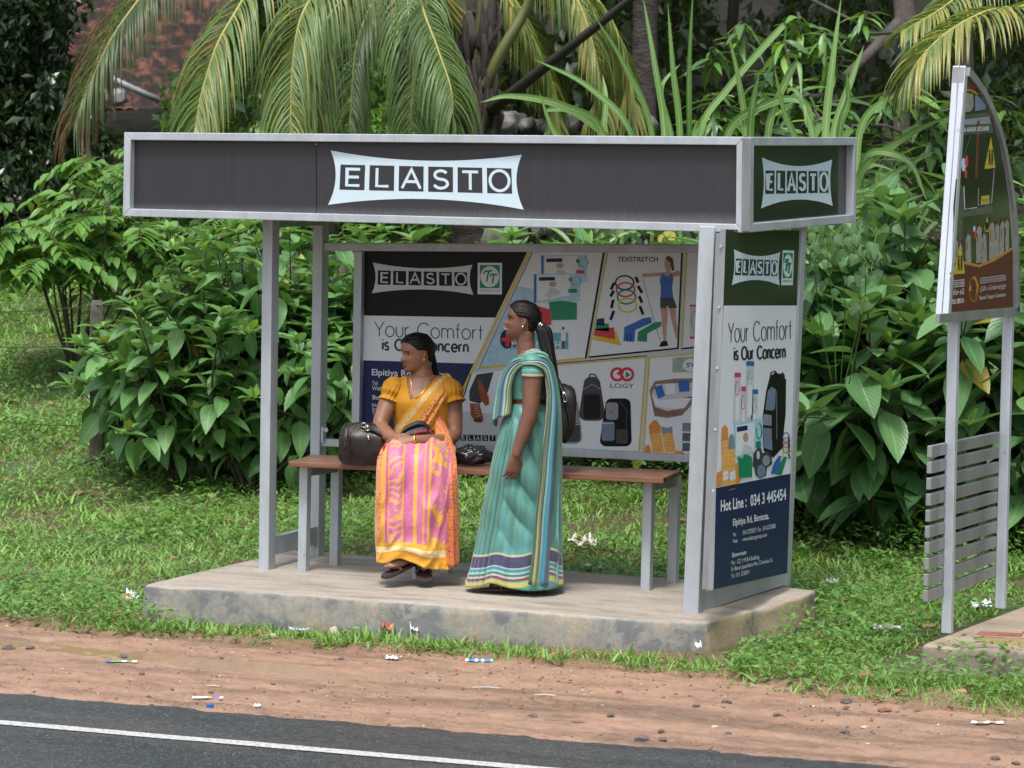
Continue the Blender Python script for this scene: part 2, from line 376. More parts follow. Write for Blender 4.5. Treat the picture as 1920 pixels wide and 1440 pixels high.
# white edge line: (0,1355) to (940,1438) in the photograph
M_LINE = mat("road_paint", (.47, .47, .45), .6, col2=(.22, .22, .21), vs=48, bump=.4, bs=130, lo=.47, hi=.64)
xs = np.linspace(-20, 14, 600); wob = .006*fbm(xs, xs*0, 9, 31, 3)
la = np.stack([xs, -3.76+wob, 0*xs], 1); lb = np.stack([xs, -3.86+.006*fbm(xs, xs*0, 11, 32, 3), 0*xs], 1)
for q in (la, lb): q[:, 2] = road_z(q[:, 0], q[:, 1])+.004
V = np.vstack([la, lb]); n = len(xs); i = np.arange(n-1)
np_obj("edge_line", V, np.stack([n+i, n+i+1, i+1, i], 1), M_LINE, kind='structure')

# ================================================================== CONCRETE SLABS
def slab_mat(name, top, side_a, side_b, dark, beige=(.36, .29, .18)):
    t = NT(name); co = t.coord('Object'); ge = t.n("NewGeometry"); sp = t.n("SeparateXYZ"); t.l(ge.outputs['Normal'], sp.inputs[0])
    n1 = t.noise(co, 3.2, 6, .65, .3); n2 = t.noise(co, 40, 5, .7); n3 = t.noise(t.coord('Object', (1, 3.2, 1)), 2.2, 6, .6)
    tp = t.ramp(n3, ((.32, tuple(x*.62 for x in top)), (.5, top), (.68, tuple(x*1.15 for x in top))))
    sd = t.ramp(n1, ((.34, side_a), (.42, tuple(lerp(np.array(side_a), np.array(side_b), .6))), (.50, side_b), (.56, dark), (.68, tuple(x*1.35 for x in dark))))
    ed = t.ramp(t.noise(co, 4.5, 5, .6), ((.44, beige), (.55, tuple(x*.8 for x in beige)), (.60, dark), (.75, tuple(x*1.3 for x in dark))))
    dr = t.ramp(t.noise(t.coord('Object', (9, 9, .7)), 2.5, 4), ((.48, 0.), (.66, .55))); sd = t.mix(dr, sd, tuple(x*.75 for x in side_b))
    sd = t.mix(t.ramp(sp.outputs[0], ((.55, 0.), (.8, 1.))), sd, ed)
    c = t.mix(t.ramp(sp.outputs[2], ((.5, 0.), (.8, 1.))), sd, tp)
    t.col(t.mix(t.ramp(n2, ((.3, .35), (.6, 0.))), c, (.12, .10, .08))); t.b.inputs['Roughness'].default_value = .85
    t.bump(t.mix(.5, n2, t.noise(co, 9, 4)), .5, .012); return t.mat
def slab(name, outline, zb, m, bev=.018, **kw):
    """outline: (x, y, ztop) corners counter-clockwise; chipped, slightly uneven edges"""
    P = []
    for a, b in zip(outline, outline[1:]+outline[:1]):
        a, b = np.array(a), np.array(b); k = max(2, int(np.linalg.norm(b-a)/.035))
        P += [a+(b-a)*i/k for i in range(k)]
    P = np.array(P); c = P.mean(0); s = np.arange(len(P))*.035
    chip = np.maximum(0, fbm(s, s*0, 3.1, 41, 5)-.42)
    out = P[:, :2]-c[:2]; out /= np.linalg.norm(out, axis=1)[:, None]
    rs = []
    for k, (dz, ins) in enumerate(((None, -.012), (-.13, -.004), (-.05, 0), (-bev, .0), (-bev*.3, .006), (0, bev+.004))):
        q = P.copy(); wv = .005*fbm(s, s*0, 6, 50+k, 3)
        q[:, :2] -= out*(ins+wv+chip*.045*(k > 1))[:, None]; q[:, 2] = zb if dz is None else q[:, 2]+dz-chip*.03*(k > 3)
        rs.append(q)
    mb = MB(); mb.rings(rs, 0, cap=(True, False))
    ci = P.copy(); ks = len(mb.v)-len(P)
    inner = [P*(1-f)+c*f for f in (.12, .3, .55, .8)]; prev = rs[-1]
    mb.rings([prev]+[np.column_stack([q[:, :2], q[:, 2]+.002*fbm(q[:, 0], q[:, 1], 5, 60)]) for q in inner], 0, cap=(False, True))
    loc = (c[0], c[1], zb)
    return obj(name, mb, m, None, loc, smooth=True, **kw)
M_SLAB = slab_mat("weathered_concrete", (.33, .29, .24), (.37, .315, .23), (.25, .25, .225), (.135, .147, .157))
q = lambda u, v, z: tuple(PZ(u, v, z))
slab("concrete_platform", [q(268, 1096, 0), q(800, 1131, 0), q(1180, 1161, -.035), q(1326, 1166, -.042), q(1352, 1159, -.042), q(1430, 1138, -.03), q(1505, 1118, -.012),
     q(1530, 1107, -.005), tuple(PZ(1458, 1103, -.0)+np.array([.0, .08, 0])), (.58, 1.0, 0)], -.42, M_SLAB,
     label="raised concrete platform with stained chipped edges under the bus shelter", cat="platform")
M_SLAB2 = slab_mat("mossy_concrete", (.30, .235, .165), (.36, .27, .18), (.28, .24, .19), (.2, .17, .14))
a = PZ(1727, 1208, -.06); b = PZ(1925, 1133, -.06)
slab("concrete_kerb_slab", [tuple(a), tuple(a+np.array([2.6, -.05, 0])), tuple(b+np.array([2.6, .6, 0])), tuple(b+(b-a)*.35)], -.4, M_SLAB2,
     label="broken brown concrete slab at the right edge, with an exposed brick", cat="slab")
# exposed brick and sandy hollow on that slab
M_BRICK = mat("brick_red", (.26, .10, .075), .9, col2=(.17, .06, .045), vs=18, bump=.6, bs=60)
mb = MB(); p = PZ(1875, 1193, -.068); mb.box(p, (.22, .1, .03), rot=.1); mb.box(p+np.array([.2, .16, .002]), (.24, .1, .03), rot=.05)
ob = obj("brick", mb, M_BRICK, None, tuple(p), label="old red brick showing through the broken concrete slab", cat="brick"); mod(ob, 'BEVEL', width=.006, segments=2)
M_SAND = mat("ochre_sand", (.30, .185, .075), .95, col2=(.22, .15, .075), vs=20, bump=.6, bs=120)
mb = MB(); p = PZ(1912, 1205, -.0605); rs = []
for k in range(5):
    f = 1-k/5; rs.append([p+np.array([(.26+.06*math.sin(3*x+1)+.02*math.sin(11*x))*f*math.cos(x), (.13+.03*math.sin(4*x)+.015*math.sin(9*x))*f*math.sin(x), .002+.004*(1-f)]) for x in np.linspace(0, 6.283, 40, endpoint=False)])
mb.rings(rs, 0); obj("sand", mb, M_SAND, None, tuple(p), smooth=True, kind='structure')
# ================================================================== BUS SHELTER
t = NT("galvanised_grey_paint"); co = t.coord('Object'); t.b.inputs['Metallic'].default_value = .3
base = t.ramp(t.noise(t.coord('Object', (1, 1, .35)), 5, 5), ((.35, (.43, .475, .515)), (.65, (.355, .39, .42))))
base = t.mix(t.ramp(t.noise(t.coord('Object', (6, 6, .8)), 6, 5, .7), ((.52, 0.), (.75, .45))), base, (.27, .26, .24))
base = t.mix(t.ramp(t.noise(co, 38, 4, .75), ((.66, 0.), (.72, .8))), base, (.10, .085, .07)); t.col(base)
t.l(t.ramp(t.noise(co, 12, 4), ((.35, .34), (.65, .58))), t.b.inputs['Roughness']); t.bump(t.noise(co, 150, 3), .1, .004); M_STEEL = t.mat
M_STEELD = mat("channel_steel", (.30, .31, .32), .38, .5, var=.15, vs=8, stretch=(1, 1, .2))
t = NT("black_sign_vinyl"); co = t.coord('Object', (26, 26, .5)); n1 = t.noise(co, 4, 5, .7); sp = t.n("SeparateXYZ"); t.l(t.coord('Object'), sp.inputs[0])
M_VINYL = t.mat; t.b.inputs['Roughness'].default_value = .42
zr = t.ramp(t.math('ADD', t.math('MULTIPLY', t.math('SUBTRACT', sp.outputs[2], 1.93), 1.), t.math('MULTIPLY', n1, .07)), ((.05, 1.), (.15, .0)))
DUSTZ = zr
t.col(t.mix(t.math('MULTIPLY', zr, .5), t.ramp(n1, ((.3, (.020, .020, .024)), (.7, (.029, .029, .034)))), (.25, .24, .24)))
t = NT("black_sign_gloss"); n1 = t.noise(t.coord('Object', (26, 26, .5)), 4, 5, .7)
t.col(t.ramp(n1, ((.3, (.014, .014, .014)), (.7, (.024, .024, .022))))); t.b.inputs['Roughness'].default_value = .16; M_GLOSS = t.mat
M_PALE = flat("pale_blue_print", (.50, .62, .68)); M_GREYP = flat("grey_print", (.50, .53, .55))
M_WHITE = flat("white_print", (.60, .655, .69)); M_NAVY = flat("navy_print", (.010, .020, .08), .4, .25); M_INK = flat("dark_ink", (.018, .016, .04))
M_BLK = flat("black_print", (.006, .006, .008), .4, .2); M_GRN = flat("green_print", (.0, .22, .10)); M_YEL = flat("yellow_print", (.60, .47, .03))
M_SKYB = flat("pale_cyan_print", (.36, .56, .68)); M_RED = flat("red_print", (.55, .03, .04)); M_BLUE = flat("blue_print", (.02, .12, .42))
M_TEALP = flat("teal_print", (.10, .40, .50)); M_SKIN2 = flat("skin_print", (.48, .28, .20)); M_BRN = flat("brown_print", (.26, .07, .02)); M_BRN2 = flat("dark_brown_print", (.10, .03, .015))
M_ORG = flat("orange_print", (.62, .24, .05)); M_ORG2 = flat("light_orange_print", (.75, .42, .12)); M_LG = flat("light_grey_print", (.45, .49, .52)); M_MG = flat("mid_grey_print", (.22, .25, .28))
M_DG = flat("charcoal_print", (.035, .038, .045)); M_SLATE = flat("slate_blue_print", (.14, .20, .28)); M_WICK = flat("wicker_print", (.24, .16, .11)); M_MAG = flat("magenta_print", (.55, .03, .2)); M_KHA = flat("sage_print", (.30, .40, .33))

def ring_frame(mb, corners, wpx, plane, normal, thick, depth, m=0):
    """rectangular tube frame: outer corners in photo pixels (tl, tr, br, bl), face width in metres, laid in a plane, depth going back"""
    n = unit(normal); P = [PP(u, v, plane, n) for u, v in corners]
    cx = sum(P)/4; I = []
    for k in range(4):
        a, b, c = P[k-1], P[k], P[(k+1) % 4]; e1 = unit(a-b); e2 = unit(c-b); s = np.linalg.norm(np.cross(e1, e2)); I.append(b+(e1+e2)*thick/s)
    for k in range(4):
        a, b, ia, ib = P[k], P[(k+1) % 4], I[k], I[(k+1) % 4]
        mb.hexa([a-n*depth, b-n*depth, ib-n*depth, ia-n*depth, a, b, ib, ia], m)
    return P, I
shelter = thing("bus_shelter", "grey steel bus shelter with black roof fascia and printed advertising panels", "bus shelter", (2.3, .3, 0))
NF = np.array([0, -1., 0]); NS = np.array([1., 0, 0])
FY = -.28; fp = np.array([0, FY, 0.])
FXp = PY(1402, 256, FY)[0]; sp0 = np.array([FXp, 0, 0.])
# front and side fascia frames and their panels
mb = MB(); PF, IF = ring_frame(mb, [(232.3, 248), (1395.5, 256.5), (1394, 436.5), (230, 405.5)], 0, fp, NF, .043, .075)
o = obj("fascia_frame", mb, M_STEEL, shelter); mod(o, 'BEVEL', width=.004, segments=2)
mb = MB(); PS, IS = ring_frame(mb, [(1408.5, 256.8), (1607, 257.3), (1605, 417), (1407, 436)], 0, sp0, NS, .045, .075)
o = obj("fascia_frame", mb, M_STEEL, shelter); mod(o, 'BEVEL', width=.004, segments=2)
ztop, zbot = PF[1][2], PF[2][2]; yback = PS[1][1]; xl = PF[0][0]
mb = MB(); c0 = np.array([FXp-.022, FY+.028, 0])      # corner post between the two frames
mb.beam((c0[0], c0[1], zbot+.004), (c0[0], c0[1], ztop-.004), .05, .05, ref=(1, 1, 0)); o = obj("corner_post", mb, M_STEELD, shelter); mod(o, 'BEVEL', width=.005, segments=2)
mb = MB(); zl0, zl1 = PF[3][2], PF[0][2]
# left and back fascia (seen only from elsewhere)
for a, b in (((xl+.02, FY+.08), (xl+.02, yback)), ((xl+.04, yback-.02), (FXp-.08, yback-.02))):
    for z in (0, 1):
        za = (zl0+.022, zl1-.022)[z]; zb2 = (zbot+.022, ztop-.022)[z]
        e = b[0] > xl+1
        mb.beam((a[0], a[1], za), (b[0], b[1], zb2 if e else za), .04, .04, ref=(0, 0, 1))
o = obj("fascia_frame", mb, M_STEEL, shelter)
mb = MB(); mb.poly([(xl+.03, FY+.09, zl0+.03), (xl+.03, yback-.03, zl0+.03), (xl+.03, yback-.03, zl1-.03), (xl+.03, FY+.09, zl1-.03)])
mb.poly([(xl+.04, yback-.01, zl0+.03), (FXp-.09, yback-.01, zbot+.03), (FXp-.09, yback-.01, ztop-.03), (xl+.04, yback-.01, zl1-.03)]); obj("fascia_panel", mb, M_VINYL, shelter)
mb = MB()
mb.hexa([(xl+.03, FY+.08, zl1-.075), (FXp-.08, FY+.08, ztop-.075), (FXp-.08, yback-.05, ztop-.075), (xl+.03, yback-.05, zl1-.075),
         (xl+.03, FY+.08, zl1-.06), (FXp-.08, FY+.08, ztop-.06), (FXp-.08, yback-.05, ztop-.06), (xl+.03, yback-.05, zl1-.06)])
mb.hexa([(xl+.03, FY+.08, zl0+.01), (FXp-.08, FY+.08, zbot+.01), (FXp-.08, yback-.05, zbot+.01), (xl+.03, yback-.05, zl0+.01),
         (xl+.03, FY+.08, zl0+.02), (FXp-.08, FY+.08, zbot+.02), (FXp-.08, yback-.05, zbot+.02), (xl+.03, yback-.05, zl0+.02)])
obj("roof", mb, M_STEELD, shelter)

def logo(D, box, m, mbk, seq=None, L=2, dz=.9):
    """spread-corner plate with six letter squares; box = four corner pixels tl,tr,br,bl of the plate; letters in squares given by px corners"""
    tl, tr, br, bl = [np.array(p, float) for p in box]
    P = []
    def side(a, b, bow):
        for t in np.linspace(0, 1, 15)[:-1]: P.append(a+(b-a)*t+bow*(1-(2*t-1)**2))
    H = (bl-tl); Wd = (tr-tl)
    side(tl, tr, H*.15); side(tr, br, -Wd*.033); side(br, bl, -H*.15); side(bl, tl, Wd*.033)
    D.poly([tuple(p) for p in P], m, L)
    def at(x, y): return tl*(1-x)*(1-y)+tr*x*(1-y)+br*x*y+bl*(1-x)*y
    for k, ch in enumerate("ELASTO"):
        x0 = .055+k*.1520; x1 = x0+.128; y0, y1 = .255, .715
        D.poly([tuple(at(x0, y0)), tuple(at(x1, y0)), tuple(at(x1, y1)), tuple(at(x0, y1))], mbk, L+1)
        w = x1-x0; g = {'E': .2, 'L': .22, 'A': .08, 'S': .16, 'T': .16, 'O': .1}[ch]
        a = at(x0+w*g, y1-.052); b = at(x1-w*g*.9, y1-.052); up = (at(x0, y0)-at(x0, y1)); up /= np.linalg.norm(up)
        h = np.linalg.norm(at(x0, y0)-at(x0, y1))*.78
        D.geo(ch, a, b, h, h*.145, m, L+2, up=tuple(up))
pf = fp+np.array([0, .045, 0])
D = Decal(pf, NF); D.poly([(240, 256), (592, 258), (593, 404), (238, 400)], M_VINYL, 0); D.poly([(593.5, 258), (1388, 262), (1388, 432), (594, 404)], M_VINYL, 0)
D.n = NF
pan = D.build("fascia_panel", shelter)
ORGZ = zbot
D = Decal(pf, NF); logo(D, [(620, 282), (978.5, 290), (982, 393), (615, 384)], M_PALE, M_VINYL); D.build("logo", pan)
D = Decal(sp0-np.array([.045, 0, 0]), NS); D.poly([(1411, 262), (1601, 262), (1598, 414), (1410, 430)], M_GLOSS, 0); pan2 = D.build("fascia_panel", shelter)
D = Decal(sp0-np.array([.045, 0, 0]), NS); logo(D, [(1428.5, 295), (1560.5, 299), (1561.5, 386), (1427, 391)], M_PALE, M_GLOSS); D.build("logo", pan2)

# posts and rails
def post(u0, v0, u1, v1, z0, wx, wy, ztop_, name="post"):
    a = PZ(u0, v0, z0); b = PY(u1, v1, a[1])
    t = (ztop_-a[2])/(b[2]-a[2]); b = a+(b-a)*t
    mb = MB(); mb.beam(a-np.array([0, 0, .01]), b, wx, wy); o = obj(name, mb, M_STEEL, shelter); mod(o, 'BEVEL', width=.004, segments=2); return a, b
# beam x axis: cross(y,t) with ref y -> x
fl = post(500.5, 1066, 508.5, 413, 0, .063, .085, zbot+.03)
bl = post(594, 1042, 602, 430, 0, .062, .085, zbot+.0)
fr = post(1299, 1151, 1330, 437, -.045, .086, .075, zbot+.03)
br_a = PZ(1467, 1098, 0); br_b = br_a+(fr[1]-fr[0])*((zbot+.02-br_a[2])/(fr[1][2]-fr[0][2]))
mb = MB(); mb.beam(br_a, br_b, .07, .07); o = obj("post", mb, M_STEEL, shelter); mod(o, 'BEVEL', width=.004, segments=2)
mb = MB()                       # foot rail and head beam of the left frame
d = np.array([0, .0425, 0])
mb.beam(fl[0]+d+np.array([.0, 0, .125]), bl[0]-d+np.array([0, 0, .125]), .05, .1, ref=(0, 0, 1)); obj("foot_rail", mb, M_STEEL, shelter)
mb = MB(); za = zl0-.03; e = lambda P, z: P[0]+(P[1]-P[0])*((z-P[0][2])/(P[1][2]-P[0][2]))
mb.beam(e(fl, za)+d, e(bl, za)-d+np.array([0, .17, 0]), .05, .06, ref=(0, 0, 1)); obj("head_beam", mb, M_STEELD, shelter)
mb = MB(); mb.beam(fr[0]+np.array([.0, .0375, .06]), br_a+np.array([0, -.035, .06]), .06, .1, ref=(0, 0, 1)); obj("foot_rail", mb, M_STEEL, shelter)
# ------------------------------------------------------------------ back billboard
BY = .80; bp = np.array([0, BY, 0.])
mb = MB()
def bar(u0, v0, u1, v1, wz, dep=.05, y=BY, ver=False):
    a, b = PY(u0, v0, y), PY(u1, v1, y)
    mb.beam(a, b, (wz if ver else dep), (dep if ver else wz), ref=((0, 1, 0) if ver else (0, 0, 1)))
bar(610, 462.5, 1352, 466.5, .046); bar(675, 471, 669, 836, .05, ver=True); bar(664, 829.5, 1352, 862, .042)
o = obj("billboard_frame", mb, M_STEEL, shelter); mod(o, 'BEVEL', width=.003, segments=2)
mb = MB(); bar(603, 829, 667, 832, .04, .045); a = PY(606, 815, BY-.028); mb.box(a, (.014, .03, .09)); mb.tube([PY(611, 806, BY-.03), PY(611, 806, BY-.055)], .014, 8)
obj("bracket", mb, M_STEEL, shelter)
pb = bp+np.array([0, .012, 0]); k1 = 2.909
def q5(*pts): return [(660+x/k1, 440+y/k1) for x, y in pts]
D = Decal(pb, NF)
D.poly(q5((60, 80), (2010, 92), (1970, 1215), (40, 1120)), M_LG, 0)
D.poly(q5((60, 80), (958, 90), (782, 453), (66, 441)), M_BLK, 1)
D.poly(q5((66, 441), (782, 453), (664, 703), (62, 685)), M_WHITE, 1)
D.poly(q5((62, 685), (664, 703), (560, 930), (520, 1140), (50, 1125)), M_NAVY, 1)
D.stroke(q5((968, 92), (588, 880)), 4.0, M_YEL, 2); D.stroke(q5((985, 96), (690, 735)), 1.2, M_BLK, 2)
D.poly(q5((990, 95), (1370, 95), (1270, 675), (690, 730)), M_WHITE, 1.4); D.poly(q5((905, 280), (1010, 300), (900, 700), (700, 722)), M_SKYB, 1.8)
D.stroke(q5((692, 724), (900, 708), (1268, 674)), 3.6, M_YEL, 2.6); D.stroke(q5((1374, 95), (1274, 675)), 3.6, M_BLK, 2)
D.poly(q5((1400, 95), (1797, 95), (1775, 622), (1293, 668)), M_WHITE, 1.4); D.stroke(q5((1394, 95), (1288, 670)), 2.2, M_YEL, 2); D.stroke(q5((1800, 95), (1777, 620), (1293, 668)), 3.2, M_BLK, 2.4)
D.poly(q5((1822, 95), (2010, 95), (2000, 600), (1798, 622)), M_WHITE, 1.4); D.stroke(q5((1826, 95), (1800, 612)), 3, M_YEL, 2)
D.stroke(q5((1798, 622), (2000, 600)), 3, M_BLK, 2)
D.poly(q5((650, 757), (880, 735), (850, 1152), (560, 1140), (585, 970)), M_WHITE, 1.4); D.poly(q5((580, 960), (850, 985), (850, 1152), (560, 1140)), M_LG, 1.6); D.stroke(q5((650, 757), (583, 960)), 2, M_BLK, 2.2)
D.poly(q5((1000, 720), (1603, 668), (1565, 1180), (985, 1155)), M_WHITE, 1.4); D.stroke(q5((1000, 722), (1603, 670), (1565, 1180)), 3, M_YEL, 2); D.stroke(q5((1000, 712), (1608, 660)), 1.6, M_BLK, 2.2)
D.poly(q5((1622, 672), (2000, 640), (1975, 1210), (1590, 1185)), M_WHITE, 1.4); D.stroke(q5((1590, 1185), (1622, 670), (2000, 640)), 3, M_YEL, 2)
board = D.build("billboard", shelter)
def emblem(D, box, L=2):
    tl, tr, br, bl = [np.array(p, float) for p in box]; at = lambda x, y: tuple(tl*(1-x)*(1-y)+tr*x*(1-y)+br*x*y+bl*(1-x)*y)
    D.poly([at(0, 0), at(1, 0), at(1, 1), at(0, 1)], M_WHITE, L); D.poly([at(.09, .07), at(.91, .07), at(.91, .8), at(.09, .8)], M_GRN, L+1)
    D.poly([at(.5+.39*math.cos(a), .44+.33*math.sin(a)) for a in np.linspace(0, 6.28, 28, endpoint=False)], M_WHITE, L+2)
    h = np.linalg.norm(tl-bl)
    D.stroke([at(.24, .36), at(.3, .27), at(.6, .25)], h*.045, M_GRN, L+3); D.stroke([at(.47, .26), at(.4, .45), at(.38, .6)], h*.05, M_GRN, L+3)
    D.stroke([at(.5, .44), at(.6, .36), at(.82, .38)], h*.045, M_GRN, L+3); D.stroke([at(.68, .37), at(.63, .52), at(.62, .66)], h*.05, M_GRN, L+3)
    D.text("TEXTRIP (PVT) LTD", at(.08, .92), at(.92, .92), h*.07, M_GRN, L+1)
D = Decal(pb, NF); logo(D, q5((113, 152), (657, 164), (663, 328), (108, 320)), M_GREYP, M_BLK); D.build("logo", board)
D = Decal(pb, NF); emblem(D, q5((686, 153), (818, 154), (817, 326), (685, 325))); D.build("emblem", board)
D = Decal(pb, NF)
D.geo("Your Comfort", q5((124, 553))[0], q5((712, 572))[0], 27, 1.9, M_INK, 2, gap=.1); D.geo("is Our Concern", q5((165, 627))[0], q5((634, 640))[0], 19.5, 3.7, M_INK, 2, gap=.13); D.build("slogan", board)
for s, a, b, h, bo in (("Elpitiya Rd, Bentota.", (108, 766), (520, 780), 12, .012), ("Tel", (110, 820), (139, 821), 8, 0), (": 034 2270007 / Fax : 034 2270008", (190, 822), (560, 832), 8, 0), ("Web", (110, 848), (160, 849), 8, 0), (": www.elastogroup.com", (190, 850), (430, 857), 8, 0),
        ("Showroom", (110, 898), (228, 901), 8, .014), ("No : 122, Y.M.B.A Building,", (110, 938), (395, 945), 6.5, 0), ("Sri Baron Jayathilake Mw, Colombo 01.", (110, 960), (500, 970), 6.5, 0), ("Tel : 011 2328071", (110, 982), (290, 987), 6.5, 0)):
    D = Decal(pb, NF); D.text(s, q5(a)[0], q5(b)[0], h, M_WHITE, 2, bold=bo); D.build("lettering", board)
# printed product pictures -------------------------------------------------------------
D = Decal(pb, NF)
for dx, dy in ((40, -102), (0, 0)):        # two glove boxes
    L0_ = 0 if dx else 2.0
    P = lambda *pts: q5(*[(x+dx, y+dy) for x, y in pts])
    D.poly(P((992, 215), (1243, 212), (1243, 362), (992, 372)), M_SKYB, 2+L0_); D.poly(P((1010, 222), (1190, 218), (1190, 330), (1010, 362)), M_WHITE, 2.3+L0_); D.poly(P((992, 215), (1005, 215), (1005, 372), (992, 372)), M_BLUE, 2.6+L0_)
    D.poly(P((1020, 232), (1105, 230), (1110, 250), (1020, 252)), M_NAVY, 2.9+L0_); D.ell(*P((1095, 270))[0], 7, 5, M_SKIN2, 2.95+L0_); D.poly(P((1050, 335), (1085, 285), (1120, 300), (1145, 320), (1080, 345)), M_LG, 2.7+L0_)
    D.stroke(arc(*P((1220, 250))[0], 9, 9, -80, 200), 2, M_TEALP, 2.7+L0_); D.ell(*P((1192, 245))[0], 4, 4, M_GRN, 2.9+L0_)
D.poly(q5((1180, 296), (1227, 295), (1227, 316), (1180, 318)), M_GRN, 5.2); D.poly(q5((1222, 194), (1268, 193), (1268, 213), (1222, 215)), M_RED, 3.2)
D.poly(q5((1072, 368), (1145, 360), (1225, 372), (1225, 463), (1090, 466)), M_GRN, 6); D.poly(q5((1000, 385), (1050, 400), (1088, 408), (1086, 492), (1000, 492)), M_RED, 5.6)
D.build("glove_picture", board)
D = Decal(pb, NF)
D.poly(q5((850, 535), (1180, 535), (1180, 625), (850, 622)), M_TEALP, 3); D.ell(*q5((845, 570))[0], 13, 18, M_NAVY, 3.5); D.poly(q5((838, 535), (858, 535), (858, 612), (838, 612)), M_RED, 4.2); D.poly(q5((815, 562), (880, 562), (880, 582), (815, 582)), M_RED, 4.3)
D.text("MEDINTOSH", q5((870, 618))[0], q5((1138, 620))[0], 14, M_WHITE, 4, bold=.02)
D.ell(*q5((1152, 510))[0], 2.2, 3, M_BRN2, 4.5); D.poly(q5((1142, 520), (1164, 520), (1166, 580), (1140, 580)), M_WHITE, 4.5); D.poly(q5((1146, 580), (1160, 580), (1158, 622), (1146, 622)), M_BRN2, 4.5)
D.build("medical_banner", board)
D = Decal(pb, NF); D.text("TEXSTRETCH", q5((1448, 146))[0], q5((1668, 147))[0], 9, M_BLK, 2.2, bold=.015); D.build("logo", board)
D = Decal(pb, NF)
for cx, cy, m in ((1487, 262, M_NAVY), (1492, 300, M_RED), (1497, 340, M_GRN), (1502, 385, M_YEL)):
    D.stroke(arc(*q5((cx, cy))[0], 17, 13, 0, 360, 30), 3, m, 2.6)
for x0, y0, x1, y1 in ((1430, 262, 1412, 300), (1548, 230, 1560, 262), (1428, 305, 1410, 338), (1560, 280, 1582, 318), (1425, 355, 1415, 400), (1566, 335, 1582, 372), (1428, 415, 1410, 465), (1570, 390, 1588, 436)): D.stroke(q5((x0, y0), (x1, y1)), 5.5, M_BLK, 3)
for p, m in ((((1325, 552), (1440, 528), (1470, 606), (1312, 572)), M_YEL), (((1325, 515), (1430, 505), (1435, 570), (1318, 550)), M_RED), (((1330, 490), (1400, 485), (1402, 528), (1325, 520)), M_GRN), (((1335, 460), (1375, 455), (1378, 495), (1330, 492)), M_NAVY)): D.poly(q5(*p), m, 2.6+.2*(m is not M_YEL))
D.poly(q5((1485, 505), (1590, 455), (1632, 450), (1636, 480), (1545, 520), (1540, 585), (1480, 580)), M_BLUE, 3); D.poly(q5((1560, 530), (1650, 478), (1686, 475), (1686, 500), (1610, 540), (1608, 585), (1556, 580)), M_GRN, 3.2)
for x in (1500, 1520): D.stroke(q5((x, 540), (x, 583)), 2, M_NAVY, 3.4)
D.build("exercise_band_picture", board)
D = Decal(pb, NF)                 # printed woman pulling a band
D.ell(*q5((1724, 160))[0], 6.5, 12, M_SKIN2, 3); D.poly(q5((1708, 130), (1725, 114), (1750, 130), (1758, 190), (1745, 200), (1736, 150)), M_BRN2, 3.3)
D.poly(q5((1715, 185), (1735, 185), (1740, 210), (1775, 195), (1788, 200), (1788, 225), (1750, 232), (1740, 240), (1700, 225), (1590, 232), (1578, 222), (1590, 212), (1695, 205), (1715, 205)), M_SKIN2, 2.8)
D.poly(q5((1697, 208), (1708, 225), (1732, 228), (1742, 205), (1752, 240), (1745, 290), (1752, 345), (1682, 345), (1685, 290), (1678, 240)), M_BLUE, 3.2); D.poly(q5((1682, 342), (1752, 342), (1772, 398), (1728, 402), (1722, 385), (1712, 402), (1680, 398)), M_DG, 3.4)
D.poly(q5((1682, 398), (1722, 398), (1718, 480), (1712, 585), (1700, 590), (1690, 480)), M_SKIN2, 3); D.poly(q5((1728, 398), (1766, 398), (1768, 470), (1778, 520), (1776, 585), (1766, 560), (1745, 480)), M_SKIN2, 3)
D.poly(q5((1692, 580), (1718, 580), (1725, 606), (1680, 612), (1676, 604)), M_BLK, 3.4); D.stroke(q5((1586, 240), (1640, 440), (1685, 595)), .8, M_DG, 3)
D.build("athlete_picture", board)
D = Decal(pb, NF)                 # shoes
D.poly(q5((680, 762), (772, 750), (740, 860), (700, 920), (690, 920), (640, 905), (640, 850)), M_DG, 2.6); D.poly(q5((685, 780), (705, 800), (745, 885), (748, 925), (730, 935), (705, 905), (690, 850)), M_BRN, 3)
D.poly(q5((642, 920), (695, 922), (712, 985), (718, 1015), (700, 1028), (670, 1015), (648, 985)), M_BRN, 3); D.ell(*q5((685, 1012))[0], 8, 4, M_BRN2, 3.4)
for k in range(5): D.stroke(q5((662+k*4, 935+k*14), (690+k*3, 930+k*14)), 1, M_LG, 3.6)
D.build("shoe_picture", board)
D = Decal(pb, NF)
D.poly(q5((570, 1085), (770, 1090), (768, 1128), (568, 1122)), M_LG, 2.6)
for k, ch in enumerate("ELASTO"):
    x = 590+k*40; D.poly(q5((x, 1090+k*.6), (x+33, 1091+k*.6), (x+33, 1124+k*.6), (x, 1123+k*.6)), M_BLK, 3); D.geo(ch, q5((x+8, 1119+k*.6))[0], q5((x+25, 1119+k*.6))[0], 9, 1.4, M_LG, 3.4)
D.build("logo", board)
D = Decal(pb, NF)                 # back packs
def rpoly(D, x0, y0, x1, y1, r, m, L, tl=0, tr=0):
    P = []
    for cx, cy, a in ((x1-r-tr, y0+r, -90), (x1-r, y1-r, 0), (x0+r, y1-r, 90), (x0+r+tl, y0+r, 180)): P += arc(cx, cy, r, r, a, a+90, 7)
    D.poly(q5(*P), m, L)
rpoly(D, 1238, 775, 1380, 1015, 40, M_DG, 3, 25, 25); rpoly(D, 1262, 870, 1355, 1005, 22, M_BLK, 3.4); D.stroke(q5((1255, 850), (1310, 815), (1365, 850)), 1.4, M_MG, 3.8); D.stroke(q5((1290, 780), (1300, 762), (1325, 762), (1335, 780)), 2.5, M_DG, 3)
